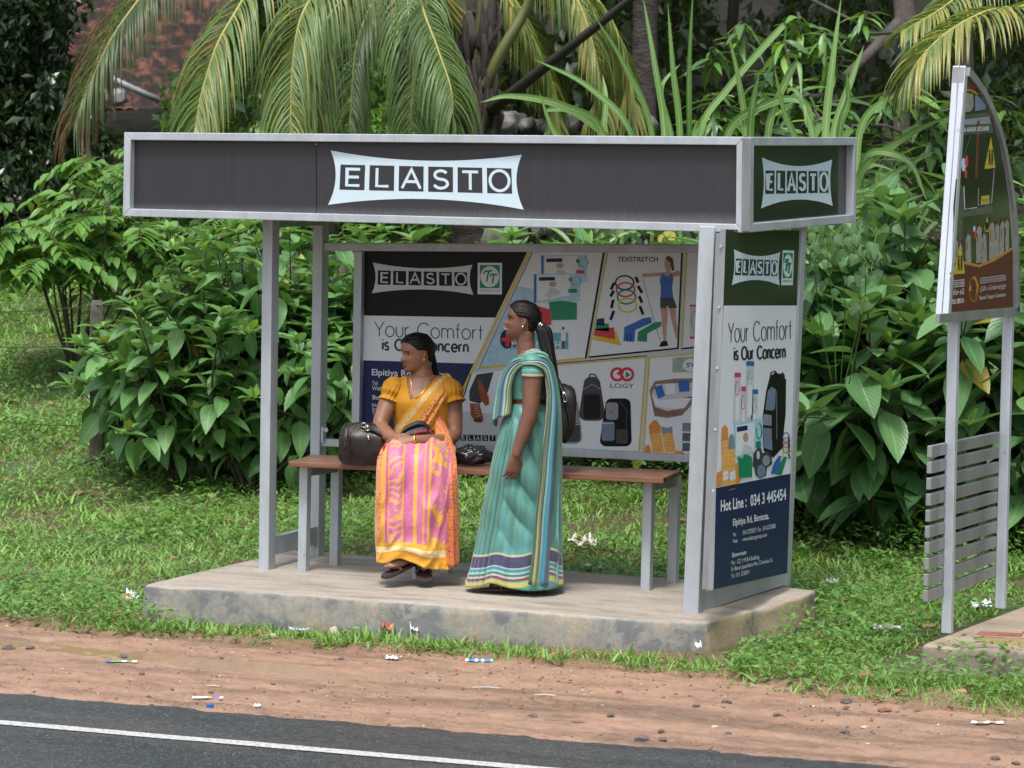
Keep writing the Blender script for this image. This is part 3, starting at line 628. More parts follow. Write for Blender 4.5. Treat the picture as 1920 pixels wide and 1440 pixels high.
rpoly(D, 1130, 895, 1255, 1140, 36, M_MG, 2.6, 20, 20); rpoly(D, 1140, 1030, 1245, 1130, 20, M_DG, 3.0); D.ell(*q5((1205, 1000))[0], 4, 2.5, M_WHITE, 3.4); D.stroke(q5((1150, 1040), (1240, 1035)), 1.2, M_LG, 3.4)
rpoly(D, 1352, 893, 1525, 1155, 34, M_BLK, 3, 30, 5); rpoly(D, 1385, 915, 1452, 1010, 18, M_MG, 3.4); rpoly(D, 1362, 1020, 1432, 1125, 14, M_SLATE, 3.6); rpoly(D, 1440, 1060, 1505, 1140, 14, M_DG, 3.6); D.stroke(q5((1460, 905), (1500, 960), (1495, 1060)), 2, M_DG, 3.8)
D.stroke(q5((1365, 1030), (1428, 1028)), 1.5, M_LG, 4); D.ell(*q5((1412, 968))[0], 2.5, 2, M_RED, 4)
D.build("backpack_picture", board)
D = Decal(pb, NF)
D.stroke(arc(*q5((1447, 762))[0], 11, 11, 10, 330, 26)+[q5((1447, 762))[0]], 5, M_RED, 3); D.stroke(arc(*q5((1500, 762))[0], 11, 11, 0, 360, 30), 5, M_RED, 3); D.poly(q5((1492, 745), (1520, 764), (1494, 783)), M_GRN, 3.4)
D.text("LOGY", q5((1408, 835))[0], q5((1538, 837))[0], 8.6, M_INK, 3); D.build("logo", board)
D = Decal(pb, NF)                 # sofa, ropes, swatches
D.poly(q5((1748, 672), (2000, 655), (2000, 745), (1748, 752)), M_KHA, 2.6); D.ell(*q5((1850, 712))[0], 16, 12, M_WHITE, 3); D.text("SYNTEX", q5((1824, 722))[0], q5((1990, 722))[0], 8, M_INK, 3.4, bold=.02)
P = [(1622, 850), (1650, 800), (1760, 785), (1990, 782), (1990, 915), (1860, 920), (1800, 985), (1720, 1000), (1650, 990)]
D.poly(q5(*P), M_WICK, 2.8); D.poly(q5((1635, 870), (1660, 815), (1990, 800), (1990, 890), (1860, 880), (1815, 945), (1720, 960), (1660, 940)), M_LG, 3.0); D.poly(q5((1635, 872), (1680, 905), (1800, 890), (1990, 865), (1990, 890), (1860, 882), (1812, 945), (1720, 962), (1655, 940)), M_WHITE, 3.2)
D.poly(q5((1648, 830), (1690, 820), (1708, 880), (1670, 895)), M_BLUE, 3.6); D.poly(q5((1778, 797), (1840, 795), (1842, 855), (1785, 858)), M_BLUE, 3.6); D.poly(q5((1705, 815), (1760, 810), (1765, 865), (1715, 872)), M_WHITE, 3.7); D.poly(q5((1855, 795), (1930, 795), (1930, 850), (1860, 852)), M_WHITE, 3.6)
for k in range(14): D.stroke(q5((1640+k*12, 930+k*2), (1650+k*11, 985)), .8, M_BRN2, 3.6)
D.build("sofa_picture", board)
D = Decal(pb, NF)
for x0, w0, t in ((1622, 62, 1012), (1690, 58, 1052)):
    D.poly(q5((x0, 1085), (x0+w0, 1080), (x0+w0+18, 1190), (x0+18, 1188)), M_ORG2, 3)
    for k in range(8): D.stroke(q5((x0+2+k*2, 1096+k*12), (x0+w0+2+k*2, 1090+k*12)), 1, M_ORG, 3.3)
    D.poly(q5((x0, 1085), (x0-4, 1045), (x0+18, t), (x0+40, t), (x0+w0, 1045), (x0+w0, 1082)), M_ORG if t < 1030 else M_MG, 3.2)
D.poly(q5((1600, 1150), (1622, 1145), (1632, 1188), (1592, 1186)), M_ORG, 2.9); D.poly(q5((1760, 1180), (1800, 1178), (1815, 1196), (1755, 1194)), M_ORG, 2.9)
for r_ in range(3):
    for c_ in range(2):
        x, y = 1802+c_*52, 1026+r_*54; D.poly(q5((x, y), (x+46, y+1), (x+45, y+48), (x-1, y+46)), M_SLATE, 3)
        for k in range(4): D.stroke(q5((x+2+k*11, y+44), (x+10+k*11, y+3)), 2, M_DG if r_ else M_MG, 3.3)
D.build("rope_picture", board)
D = Decal(pb, NF); D.poly(q5((1842, 382), (1900, 382), (1900, 566), (1842, 568)), M_LG, 2.6); D.poly(q5((1842, 382), (1900, 382), (1900, 392), (1842, 392)), M_RED, 3); D.poly(q5((1842, 556), (1900, 554), (1900, 566), (1842, 568)), M_RED, 3)
D.stroke(arc(*q5((1872, 470))[0], 7, 18, 0, 330), 1, M_WICK, 3); D.build("tube_picture", board)
# ------------------------------------------------------------------ side sign
SXp = PZ(1338, 1106, .13)[0]; s0 = np.array([SXp, 0, 0.])
def q6(*pts): return [(1280+x/3, 440+y/3) for x, y in pts]
mb = MB(); C4 = [(1361, 430), (1499, 432), (1476, 1075), (1337.5, 1106)]
F4 = [PX(u, v, SXp) for u, v in C4]; mb.hexa([p-np.array([.03, 0, 0]) for p in F4]+F4); 
side = obj("side_sign", mb, M_STEELD, shelter)
D = Decal(s0, NS)
D.poly([C4[0], C4[1], (1494, 572.5), (1357, 572.5)], M_GLOSS, 1.5); D.poly([(1357, 573), (1494, 573), (1482, 888), (1342.5, 915)], M_WHITE, 1.5); D.poly([(1342.5, 915), (1482, 888), (1476, 1074), (1338, 1105)], M_NAVY, 1.5)
D.build("sign_print", side)
D = Decal(s0, NS); logo(D, q6((288, 82), (550, 98), (546, 286), (276, 284)), M_PALE, M_GLOSS, L=3); D.build("logo", side)
D = Decal(s0, NS); emblem(D, q6((563, 88), (627, 90), (619, 284), (554, 284)), 3); D.build("emblem", side)
D = Decal(s0, NS)
D.geo("Your Comfort", q6((258, 606))[0], q6((612, 585))[0], 36, 1.6, M_INK, 3); D.geo("is Our Concern", q6((290, 703))[0], q6((578, 690))[0], 23, 3.3, M_INK, 3, gap=.13); D.build("slogan", side)
def q7(*pts): return [(1300+x/3.79, 780+y/3.79) for x, y in pts]
for s, a, b, h, bo in (("Hot Line :  034 3 445454", (195, 678), (660, 592), 21, .025), ("Elpitiya Rd, Bentota.", (282, 780), (538, 730), 13, .015), ("Tel", (280, 858), (302, 854), 7.5, 0), (": 034 2270007 / Fax : 034 2270008", (345, 846), (584, 795), 8.5, 0), ("Web", (280, 905), (315, 898), 7.5, 0),
        (": www.elastogroup.com", (343, 892), (522, 856), 8, 0), ("Showroom", (275, 1005), (376, 982), 8.5, .016), ("No : 122, Y.M.B.A Building,", (272, 1058), (470, 1013), 8, 0), ("Sri Baron Jayathilake Mw, Colombo 01.", (269, 1103), (566, 1035), 8, 0), ("Tel : 011 2328071", (268, 1153), (398, 1122), 8, 0)):
    D = Decal(s0, NS); D.text(s, q7(a)[0], q7(b)[0], h, M_WHITE, 3, bold=bo); D.build("lettering", side)
D = Decal(s0, NS)                 # product picture on the side sign
for x, y, wd, h, m in ((292, 776, 36, 290, M_MAG), (330, 854, 26, 230, M_MAG), (358, 712, 45, 330, M_BLUE), (392, 870, 32, 190, M_BLUE)):
    D.poly(q6((x, y+14), (x+wd, y+14), (x+wd-10, y+h), (x-8, y+h)), M_LG, 3); D.poly(q6((x, y), (x+wd, y), (x+wd, y+26), (x, y+26)), m, 3.4); D.stroke(arc(*q6((x+wd/2-2, y+90))[0], 3.5, 13, 0, 300), 1.2, m if m is M_MAG else M_TEALP, 3.6); D.poly(q6((x+wd*.2, y+110), (x+wd*.8, y+100), (x+wd*.7, y+h-30), (x+wd*.1, y+h-10)), M_WHITE, 3.2)
D.build("tube_picture", side)
D = Decal(s0, NS)
D.poly(q6((470, 880), (490, 800), (520, 775), (555, 785), (582, 815), (580, 1000), (560, 1200), (510, 1255), (455, 1215), (448, 1040)), M_BLK, 3.4); D.poly(q6((478, 880), (500, 855), (524, 870), (520, 975), (505, 990), (465, 985)), M_SLATE, 3.8)
D.poly(q6((455, 1010), (500, 1015), (500, 1075), (450, 1070)), M_MG, 3.8); D.poly(q6((452, 1085), (500, 1090), (505, 1215), (458, 1200)), M_SLATE, 3.8); D.stroke(q6((492, 812), (498, 775), (520, 768), (536, 790)), 2.4, M_BLK, 3.6); D.stroke(q6((552, 790), (560, 778), (575, 800)), 2.4, M_BLK, 3.6); D.stroke(q6((528, 880), (530, 1150)), 1, M_MG, 3.9)
D.build("backpack_picture", side)
D = Decal(s0, NS)
D.poly(q6((290, 1062), (452, 1030), (448, 1215), (288, 1260)), M_SKYB, 4.2); D.poly(q6((300, 1075), (405, 1055), (400, 1220), (300, 1245)), M_WHITE, 4.5); D.poly(q6((305, 1082), (365, 1072), (365, 1100), (305, 1110)), M_NAVY, 4.8); D.ell(*q6((355, 1140))[0], 5, 9, M_SKIN2, 4.9); D.stroke(arc(*q6((430, 1105))[0], 5, 14, -100, 200), 2, M_GRN, 4.9); D.poly(q6((330, 1235), (345, 1175), (385, 1190), (400, 1220), (340, 1240)), M_LG, 4.85)
D.poly(q6((412, 1165), (440, 1158), (440, 1195), (412, 1200)), M_GRN, 5); D.poly(q6((312, 1245), (335, 1260), (350, 1232), (390, 1250), (392, 1362), (316, 1370)), M_GRN, 5.4)
D.build("glove_picture", side)
D = Decal(s0, NS)
D.poly(q6((192, 1340), (300, 1290), (332, 1300), (330, 1385), (190, 1420)), M_ORG, 4.2); D.ell(*q6((302, 1345))[0], 10, 20, M_ORG, 4.4)
for x, y, h in ((220, 1070, 340), (258, 1120, 290)):
    D.poly(q6((x-2, y+90), (x+2, y+20), (x+18, y-2), (x+34, y+20), (x+36, y+90)), M_ORG if h > 300 else M_MG, 4.8); D.poly(q6((x, y+90), (x+36, y+85), (x+42, y+h-8), (x+2, y+h)), M_ORG2, 5)
    for k in range(9): D.stroke(q6((x+2, y+110+k*26), (x+38, y+98+k*26)), .9, M_ORG, 5.3)
    D.poly(q6((x+8, y+h-75), (x+38, y+h-85), (x+38, y+h-35), (x+8, y+h-25)), M_WHITE, 5.8)
D.build("rope_picture", side)
D = Decal(s0, NS)
D.poly(q6((400, 1230), (425, 1195), (440, 1200), (450, 1230), (480, 1215), (500, 1240), (505, 1290), (475, 1310), (470, 1355), (440, 1372), (410, 1350), (405, 1310), (393, 1300)), M_DG, 5.6); D.ell(*q6((442, 1330))[0], 8, 12, M_SLATE, 6); D.ell(*q6((425, 1240))[0], 3, 8, M_LG, 6); D.ell(*q6((470, 1270))[0], 7, 10, M_MG, 6)
for y, m in ((1140, M_BLUE), (1170, M_RED), (1200, M_GRN), (1235, M_YEL)): D.stroke(arc(*q6((582, y))[0], 6, 9, 0, 360), 1.6, m, 5); D.stroke(q6((596, y-5), (604, y+25)), 2.2, M_BLK, 5.2)
for x, y, m in ((500, 1245, M_BLUE), (530, 1250, M_GRN)):
    for k in range(4): D.stroke(q6((x+k*8, y+100), (x+18+k*8, y+40), (x+45+k*3, y)), 2.4, m, 5.4)
D.build("mask_and_band_picture", side)
# mounting channels between the front post and the sign
mb = MB()
for u0, u1, off in ((1354, 1329, 0.0),):
    a = PX(1327, 1105, SXp-.055); b = PX(1353, 437, SXp-.055); mb.beam(a, b, .05, .03); a = PX(1333, 1108, SXp-.035); b = PX(1359, 437, SXp-.035); mb.beam(a, b, .03, .018)
o = obj("sign_channel", mb, M_STEELD, shelter)
for v in (462, 576, 690, 805, 920, 1040):
    u = 1352+(v-440)/665*-20; mb = MB(); mb.tube([PX(u, v, SXp-.03), PX(u, v, SXp-.018)], .007, 8); obj("bolt", mb, M_STEEL, shelter)

# ================================================================== BENCH
t = NT("varnished_timber"); co = t.coord('Object', (.6, 9, 9)); n1 = t.noise(co, 5, 6, .65, .5)
t.col(t.ramp(n1, ((.3, (.115, .052, .03)), (.55, (.20, .092, .054)), (.75, (.27, .15, .098))))); t.b.inputs['Roughness'].default_value = .33; t.bump(t.noise(co, 14, 4), .15, .004); M_WOOD = t.mat
bench = thing("bench", "slatted wooden bench on grey metal legs under the shelter", "bench", (2.3, .15, 0))
fa, fb = PZ(541, 865, .622), PZ(1244, 896, .622); dy = np.array([-.02, .112, 0])
for k in range(4):
    mb = MB(); a = fa+dy*k; b = fb+dy*k; w = dy*.94
    mb.hexa([a-EZ*.03, b-EZ*.03, b+w-EZ*.03, a+w-EZ*.03, a, b, b+w, a+w]); o = obj("seat_slat", mb, M_WOOD, bench); mod(o, 'BEVEL', width=.004, segments=2)
zl = .59
for pair in (((569, 1073), (628, 1062)), ((784, 1087), (836, 1075)), ((1212, 1113), (1261, 1102))):
    tops = []
    for u, v in pair:
        z0 = -.03 if u > 1100 else -.01
        a = PZ(u, v, z0); mb = MB(); b = np.array([a[0]+.012, a[1], zl]); mb.beam(a, b, .052, .05); o = obj("leg", mb, M_STEEL, bench); mod(o, 'BEVEL', width=.003, segments=2); tops.append(b)
    mb = MB(); yv = unit(tops[1]-tops[0]); mb.beam(tops[0]-EZ*.03-yv*.06+yv*.085, tops[1]-EZ*.03-yv*.025, .045, .06, ref=(0, 0, 1)); obj("cross_bar", mb, M_STEELD, bench)

# ================================================================== SIGN PYLON ON THE RIGHT
M_ALU = mat("aluminium_frame", (.58, .61, .65), .32, .55, var=.06, vs=4, stretch=(1, 1, .3))
M_MAROON = flat("maroon_print", (.085, .016, .010)); M_OCH = flat("ochre_print", (.36, .18, .03)); M_BUSD = flat("dark_photo_print", (.026, .022, .018), .14, .5, .35); M_BUSG = flat("grey_photo_print", (.09, .088, .082), .2, .5, .35); M_CLOTH = flat("pale_photo_print", (.30, .29, .27), .3, .5, .3); M_SIGNY = flat("warning_yellow_print", (.42, .34, .03))
pyl = thing("sign_pylon", "tall sail shaped sign on two grey posts with horizontal slats, at the right edge", "sign", tuple(PZ(1820, 1165, -.05)))
pa = PZ(1775, 1186, -.05); XP = pa[0]; NP_ = NS
a2 = PX(1876, 1141, XP)
for (ub, vb, ut, vt) in ((1776, 1187, 1795, 300), (1876, 1141, 1894, 480)):
    a, b = PX(ub, vb, XP), PX(ut, vt, XP); mb = MB(); mb.beam(a, b, .052, .045, ref=(0, 1, 0)); o = obj("post", mb, M_STEEL, pyl); mod(o, 'BEVEL', width=.004, segments=2)
for k in range(10):
    a, b = PX(1743-.9*k, 847+30.1*k, XP-.028), PX(1870-.9*k, 820+27.9*k, XP-.028)
    mb = MB(); mb.beam(a, b, .026, .058, ref=(0, 0, 1)); o = obj("slat", mb, M_STEELD, pyl); mod(o, 'BEVEL', width=.002, segments=1)
D = Decal((XP+.03, 0, 0), NP_)
def qs(*pts): return [(1720+x/2.77, 100+y/2.77) for x, y in pts]
outl = [(238, 75), (262, 95), (300, 140), (345, 205), (385, 290), (425, 400), (455, 520), (480, 660), (500, 800), (512, 940), (518, 1100), (520, 1340), (105, 1378)]
mb = MB(); fr_ = [PX(u, v, XP+.03) for u, v in qs((246, 72), *outl[1:-1], (160, 1372))]
bk = [p-np.array([.06, 0, 0]) for p in fr_]
k = mb.verts(bk+fr_); n = len(fr_)
mb.face([k+n+i for i in range(n)]); mb.face([k+i for i in range(n)][::-1])
for i in range(n): mb.face([k+i, k+(i+1) % n, k+n+(i+1) % n, k+n+i])
sign = obj("sign_board", mb, M_STEELD, pyl)
inner = [(248, 112), (275, 135), (310, 185), (355, 262), (392, 350), (425, 465), (455, 610), (475, 760), (488, 930), (495, 1100), (497, 1316), (165, 1345), (186, 900), (222, 400)]
D.poly(qs(*inner), M_BUSD, 1.5); D.poly(qs((248, 112), (275, 135), (310, 185), (300, 210), (240, 190)), M_MAROON, 2); D.stroke(qs((240, 190), (280, 192), (318, 215)), 4, M_OCH, 2.3)
D.poly(qs((238, 200), (290, 212), (292, 280), (275, 302), (232, 308)), M_CLOTH, 2.2); D.poly(qs((300, 215), (330, 232), (355, 270), (357, 290), (300, 300)), M_SLATE, 2.2)
D.poly(qs((230, 320), (375, 305), (398, 412), (222, 425)), M_BUSG, 2.2); D.poly(qs((228, 345), (376, 328), (380, 365), (226, 372)), M_MG, 2.5)
D.text("LANKA ASHOK LEYLAND", qs((205, 410))[0], qs((372, 400))[0], 8.5, M_WHITE, 3, bold=.01)
D.poly(qs((186, 800), (200, 650), (240, 700), (245, 820), (385, 785), (392, 800), (388, 830), (236, 850), (232, 990), (190, 1000)), M_BUSG, 2.3)
D.stroke(qs((242, 690), (246, 810), (310, 800)), 1.6, M_LG, 2.7); D.stroke(qs((318, 700), (316, 790), (385, 775), (400, 600)), 1.6, M_MG, 2.7)
for cx, cy, rx, ry, m in ((240, 578, 4, 13, M_SKYB), (256, 560, 3, 12, M_RED), (252, 625, 2.4, 9, M_RED), (296, 912, 2, 6, M_SKYB), (302, 940, 2.6, 8, M_RED)): D.ell(*qs((cx, cy))[0], rx, ry, m, 3)
D.stroke(qs((278, 425), (262, 470), (240, 535)), 1, M_GRN, 2.8); D.stroke(qs((318, 350), (312, 480), (305, 650)), 5, M_BRN2, 2.8)
def warn(x0, y0, x1, y1, L=3):
    cx = (x0+x1)/2+(x1-x0)*.1; D.poly(qs((cx, y0), (x1, y1-5), (x0, y1)), M_SIGNY, L)
    for dx in (-.13, .1):
        xx = cx+(x1-x0)*dx; h = y1-y0; D.ell(*qs((xx, y0+h*.45))[0], 1.6, 2.2, M_BLK, L+.6); D.poly(qs((xx-4, y0+h*.5), (xx+4, y0+h*.5), (xx+5, y0+h*.88), (xx+1, y0+h*.88), (xx, y0+h*.7), (xx-2, y0+h*.88), (xx-5, y0+h*.88)), M_BLK, L+.6)
warn(348, 430, 406, 600); warn(344, 845, 374, 930); D.poly(qs((332, 742), (374, 736), (374, 782), (330, 788)), M_SIGNY, 3)
D.text("62-1234"[:2]+" SRI", qs((338, 772))[0], qs((368, 768))[0], 5, M_BLK, 3.6)
for x, y0, wd in ((198, 960, 26), (222, 985, 22), (262, 930, 30), (318, 890, 32), (345, 930, 26), (385, 870, 30), (412, 880, 26), (440, 865, 30), (462, 860, 26)):
    D.poly(qs((x, y0), (x+wd*.5, y0+20), (x+wd*.6, 1085), (x-wd*.4, 1090), (x-wd*.4, y0+40)), M_CLOTH, 3); D.ell(*qs((x+2, y0-2))[0], 3, 4, M_BRN2, 3.2)
    D.stroke(qs((x-wd*.1, y0+50), (x-wd*.15, y0+90)), 2, M_BRN, 3.3)
D.poly(qs((170, 1165), (200, 1110), (240, 1080), (320, 1105), (400, 1075), (460, 1040), (496, 1005), (497, 1318), (165, 1345)), M_MAROON, 3.6); D.stroke(qs((172, 1150), (205, 1100), (245, 1088), (320, 1105), (400, 1072), (494, 1012)), 5, M_OCH, 4)
warn(186, 980, 248, 1148, 5)
D.text("\u0dc3\u0dd2\u0dc3\u0dd4 \u0dc3\u0dd2\u0dbb\u0dba", qs((188, 1208))[0], qs((244, 1202))[0], 10, M_WHITE, 5); D.text("\u0b9a\u0bbf\u0b9a\u0bc1 \u0b9a\u0bc6", qs((186, 1256))[0], qs((242, 1250))[0], 9, M_WHITE, 5); D.text("SISU SERIYA", qs((182, 1302))[0], qs((242, 1295))[0], 9, M_WHITE, 5, bold=.01)
D.stroke(arc(*qs((292, 1225))[0], 8.5, 23, 0, 360, 30), 1.2, M_OCH, 5); D.poly(qs((285, 1160), (305, 1158), (320, 1210), (300, 1275), (308, 1210)), M_OCH, 5.2); D.poly(qs((264, 1232), (278, 1195), (282, 1235)), M_OCH, 5.2); D.ell(*qs((296, 1190))[0], 3, 4, M_MAROON, 5.6)
D.text("\u0da2\u0dcf\u0dad\u0dd2\u0d9a \u0d9c\u0db8\u0db1\u0dcf\u0d9c\u0db8\u0db1 \u0d9a\u0ddc\u0db8\u0dd2\u0dc2\u0db8", qs((326, 1190))[0], qs((460, 1172))[0], 8, M_LG, 5); D.text("\u0ba4\u0bc7\u0b9a\u0bbf\u0baf \u0baa\u0bcb\u0b95\u0bcd\u0b95\u0bc1\u0bb5\u0bb0\u0ba4\u0bcd\u0ba4\u0bc1", qs((326, 1235))[0], qs((460, 1218))[0], 8, M_LG, 5); D.text("National Transport Commission", qs((322, 1280))[0], qs((458, 1262))[0], 8, M_LG, 5)
D.build("sign_print", sign)
mb = MB(); a, b = PX(1768, 598, XP), PX(1801, 125, XP)                  # pale aluminium edge profile along the straight side
for off in (-.0175, .0175): mb.beam(a+np.array([off, 0, 0]), b+np.array([off, 0, 0]), .032, .05, ref=(0, 1, 0))
o = obj("edge_profile", mb, M_ALU, sign); mod(o, 'BEVEL', width=.004, segments=2)
mb = MB(); ip = [PX(u, v, XP+.033) for u, v in qs(*outl[1:])]
for i in range(len(ip)-1): mb.beam(ip[i], ip[i+1], .045, .02, ref=(1, 0, 0))
obj("curved_frame", mb, M_STEELD, sign)
# ================================================================== PEOPLE
t = NT("skin"); co = t.coord('Object'); n1 = t.noise(co, 14, 4); n2 = t.noise(co, 160, 3)
t.col(t.ramp(n1, ((.3, (.19, .086, .048)), (.7, (.26, .125, .073))))); t.b.inputs['Roughness'].default_value = .48
t.b.inputs['Subsurface Weight'].default_value = .12; t.b.inputs['Subsurface Radius'].default_value = (.012, .005, .003); t.b.inputs['Subsurface Scale'].default_value = .6
t.bump(n2, .12, .003); M_SKIN = t.mat
t = NT("dark_skin"); co = t.coord('Object'); n1 = t.noise(co, 14, 4)
t.col(t.ramp(n1, ((.3, (.12, .05, .03)), (.7, (.175, .078, .049))))); t.b.inputs['Roughness'].default_value = .45
t.b.inputs['Subsurface Weight'].default_value = .1; t.b.inputs['Subsurface Radius'].default_value = (.012, .005, .003); t.b.inputs['Subsurface Scale'].default_value = .6
t.bump(t.noise(co, 160, 3), .12, .003); M_SKIND = t.mat
M_HAIR = mat("black_hair", (.004, .0035, .0035), .48, col2=(.010, .008, .007), vs=60, stretch=(1, 1, .12), bump=.6, bs=160, bd=.003, lo=.3, hi=.7, spec=.2)
M_EYEW = flat("eye_white", (.36, .33, .31), .4); M_EYED = flat("eye_iris", (.02, .01, .008), .1); M_LIP = flat("lip", (.20, .06, .05), .4); M_TOOTH = flat("teeth", (.7, .68, .62), .25)
M_GOLD = mat("gold", (.75, .48, .14), .25, 1.0, var=.05); M_NAIL = flat("nail", (.34, .17, .13), .3)
M_LEATH = mat("brown_black_leather", (.011, .007, .006), .40, col2=(.020, .013, .011), vs=9, bump=.35, bs=110, bd=.004, spec=.4)
M_NYLON = mat("black_nylon", (.010, .010, .011), .6, var=.2, vs=20, bump=.3, bs=300)
M_PLAST = mat("black_polythene", (.012, .012, .013), .22, col2=(.02, .02, .022), bump=.2, bs=40)
M_CHROME = mat("chrome", (.6, .6, .6), .2, 1.0, var=.03); M_SANDAL = mat("sandal_leather", (.05, .032, .025), .6, var=.2)
M_REDP = flat("red_plastic", (.55, .02, .02), .3)
def cloth(name, build, rough=.55, sheen=.3, weave=True):
    t = NT(name); t.b.inputs['Roughness'].default_value = rough; t.b.inputs['Sheen Weight'].default_value = sheen; t.b.inputs['Specular IOR Level'].default_value = .35
    tc = t.n("TexCoord"); sp = t.n("SeparateXYZ"); t.l(tc.outputs['UV'], sp.inputs[0])
    c = build(t, sp.outputs[0], sp.outputs[1], t.coord('Object'))
    t.col(c)
    if weave: t.bump(t.noise(t.coord('Object'), 420, 2), .12, .001)
    return t.mat

def person_frame(p0): return np.array(p0, float)
def LP(p0):
    return lambda u, v, d=0.: PP(u, v, p0+EY*d, EY)
def head_pts(c, fwd, up, H, hairmask=None, nz=44, nt=64, jaw=1., nose=1.):
    """head surface rows; c = centre (mid height), H = chin-to-crown height. hairmask(th, s) -> offset in units of H (negative hides)"""
    fwd = unit(fwd); up = unit(up-fwd*np.dot(fwd, up)); side = np.cross(up, fwd)
    S = np.linspace(.0, 1., nz); rows = []
    front = np.interp(S, [0, .04, .1, .16, .22, .27, .33, .42, .5, .56, .64, .75, .85, .93, 1.], [.10, .27, .345, .345, .355, .35, .365, .365, .35, .375, .395, .385, .33, .23, .03])
    back = np.interp(S, [0, .04, .1, .2, .3, .4, .5, .6, .7, .8, .88, .95, 1.], [-.08, -.02, .10, .24, .33, .40, .44, .455, .45, .41, .34, .23, .03])
    wid = np.interp(S, [0, .04, .1, .18, .26, .35, .45, .55, .65, .75, .85, .93, 1.], [.05, .14, .20, .245, .27, .29, .305, .318, .325, .31, .26, .18, .03])*jaw
    cx = np.interp(S, [0, .1, .3, 1], [.12, .04, .0, .0])
    for s, fr, bk, wd, ox in zip(S, front, back, wid, cx):
        row = []
        for th in np.linspace(0, 2*math.pi, nt, endpoint=False):
            cth, sth = math.cos(th), math.sin(th)
            rad = fr if cth > 0 else max(bk, .02)
            x = rad*np.sign(cth)*abs(cth)**.9; y = wd*np.sign(sth)*abs(sth)**.85
            a = math.atan2(sth, cth)           # 0 = straight ahead
            lat = y/.3
            if hairmask is None and cth > 0:
                # nose, eye sockets, brows, mouth, chin
                prof = np.interp(s, [.27, .31, .345, .38, .46, .54, .58], [0, .03, .135, .115, .065, .025, 0])*nose
                x += prof*math.exp(-(lat/(.11+.09*max(0, 1-abs(s-.34)/.09)))**2)
                for sg in (-1, 1): x -= .05*math.exp(-((lat-sg*.42)/.22)**2-((s-.5)/.045)**2); 
                for sg in (-1, 1): x += .018*math.exp(-((lat-sg*.40)/.3)**2-((s-.575)/.03)**2)
                for sg in (-1, 1): x += .015*math.exp(-((lat-sg*.55)/.28)**2-((s-.36)/.07)**2)
                x += .026*math.exp(-(lat/.3)**2-((s-.243)/.018)**2)+.026*math.exp(-(lat/.27)**2-((s-.193)/.02)**2)-.02*math.exp(-(lat/.32)**2-((s-.218)/.009)**2)
                x += .022*math.exp(-(lat/.3)**2-((s-.08)/.04)**2)-.012*math.exp(-(lat/.3)**2-((s-.15)/.02)**2)
            if hairmask is not None:
                o = hairmask(a, s); k = 1+o/max(math.hypot(x, y), .08); x *= k; y *= k
            row.append(c+(fwd*(x+ox*(cth > 0)*0)+side*y+up*(s-.5+(hairmask(a, s)*.9*sm(.8, 1, s) if hairmask is not None else 0)))*H)
        rows.append(row)
    return rows, fwd, side, up
def hand(mb, wrist, d, palm_n, L=.165, curl=(.5, .55, .6, .65), spread=.10, thumb=.6, side=1):
    """five fingers on a palm; d = direction of the fingers, palm_n = the way the palm faces, side = which side the thumb is on"""
    d = unit(d); palm_n = unit(palm_n-d*np.dot(d, palm_n)); x = np.cross(d, palm_n)*side
    PLn = L*.5
    rs = []
    for k, (f, wd, th) in enumerate(((-.15, .026, .020), (.1, .030, .017), (.4, .038, .016), (.75, .041, .0145), (1.0, .040, .012))):
        c = wrist+d*PLn*f; rs.append([c+x*wd*math.cos(a)+palm_n*th*math.sin(a) for a in np.linspace(0, 6.283, 16, endpoint=False)])
    mb.rings(rs)
    for k, (off, ln, cu) in enumerate(zip((.031, .0105, -.0105, -.030), (.42, .47, .44, .35), curl)):
        p = wrist+d*PLn*.93+x*off; dirn = unit(d+x*off*spread*14); ang = 0; pts = [p-dirn*.012]; 
        for seg in (.45, .32, .23):
            ang += cu*.9; dd = dirn*math.cos(ang)+palm_n*math.sin(ang); pts.append(pts[-1]+dd*L*ln*seg*1.25)
        mb.tube(spline(pts, 9), list(np.linspace(.0085, .0062, 9)), 10)
    p = wrist+d*PLn*.25+x*.026; dd = unit(d*.6+x*.75+palm_n*.35)
    pts = [p, p+dd*.03, p+dd*.03+unit(d*.9+x*.25+palm_n*thumb)*.03, p+dd*.03+unit(d*.9+x*.2+palm_n*thumb)*.055]
    mb.tube(spline(pts, 8), list(np.linspace(.013, .0075, 8)), 10)
def torso_rings(rows, P, n=48, infl=0.):
    rs = []
    for (u, v, dep, hx, hy) in rows:
        c = P(u, v, dep)
        rs.append([c+EX*(hx+infl)*np.sign(math.cos(a))*abs(math.cos(a))**.9+EY*(hy+infl)*np.sign(math.sin(a))*abs(math.sin(a))**.9 for a in np.linspace(0, 6.2832, n, endpoint=False)])
    return rs
def dense(rows, n):
    A = np.array(rows, float); return spline(A, n)
def finish_body(name, mb, m, parent, vox=.0042):
    o = obj(name, mb, m, parent, smooth=True); r = mod(o, 'REMESH', voxel_size=vox); r.mode = 'VOXEL'; r.use_smooth_shade = True
    s = mod(o, 'SMOOTH', factor=.5, iterations=4); bake_mods(o); return o
def hairline(front, temple, nape):
    def f(a, s):
        aa = abs(a)                      # 0 front .. pi back
        line = np.interp(aa, [0, .5, .95, 1.25, 1.55, 1.8, 2.0, 2.35, 3.15], [front, front-.01, temple+.1, temple, .60, .57, .34, nape+.03, nape])
        o = -.035+.085*sm(line-.035, line+.05, s)
        return o+.0085*.4*math.sin(s*95+2.2*math.sin(a*1.3)+1.5*math.sin(aa*3))*sm(line, line+.1, s)+.012*mnoise.noise(Vector((s*9, math.cos(a)*3, math.sin(a)*3)))*sm(line, line+.1, s)
    return f
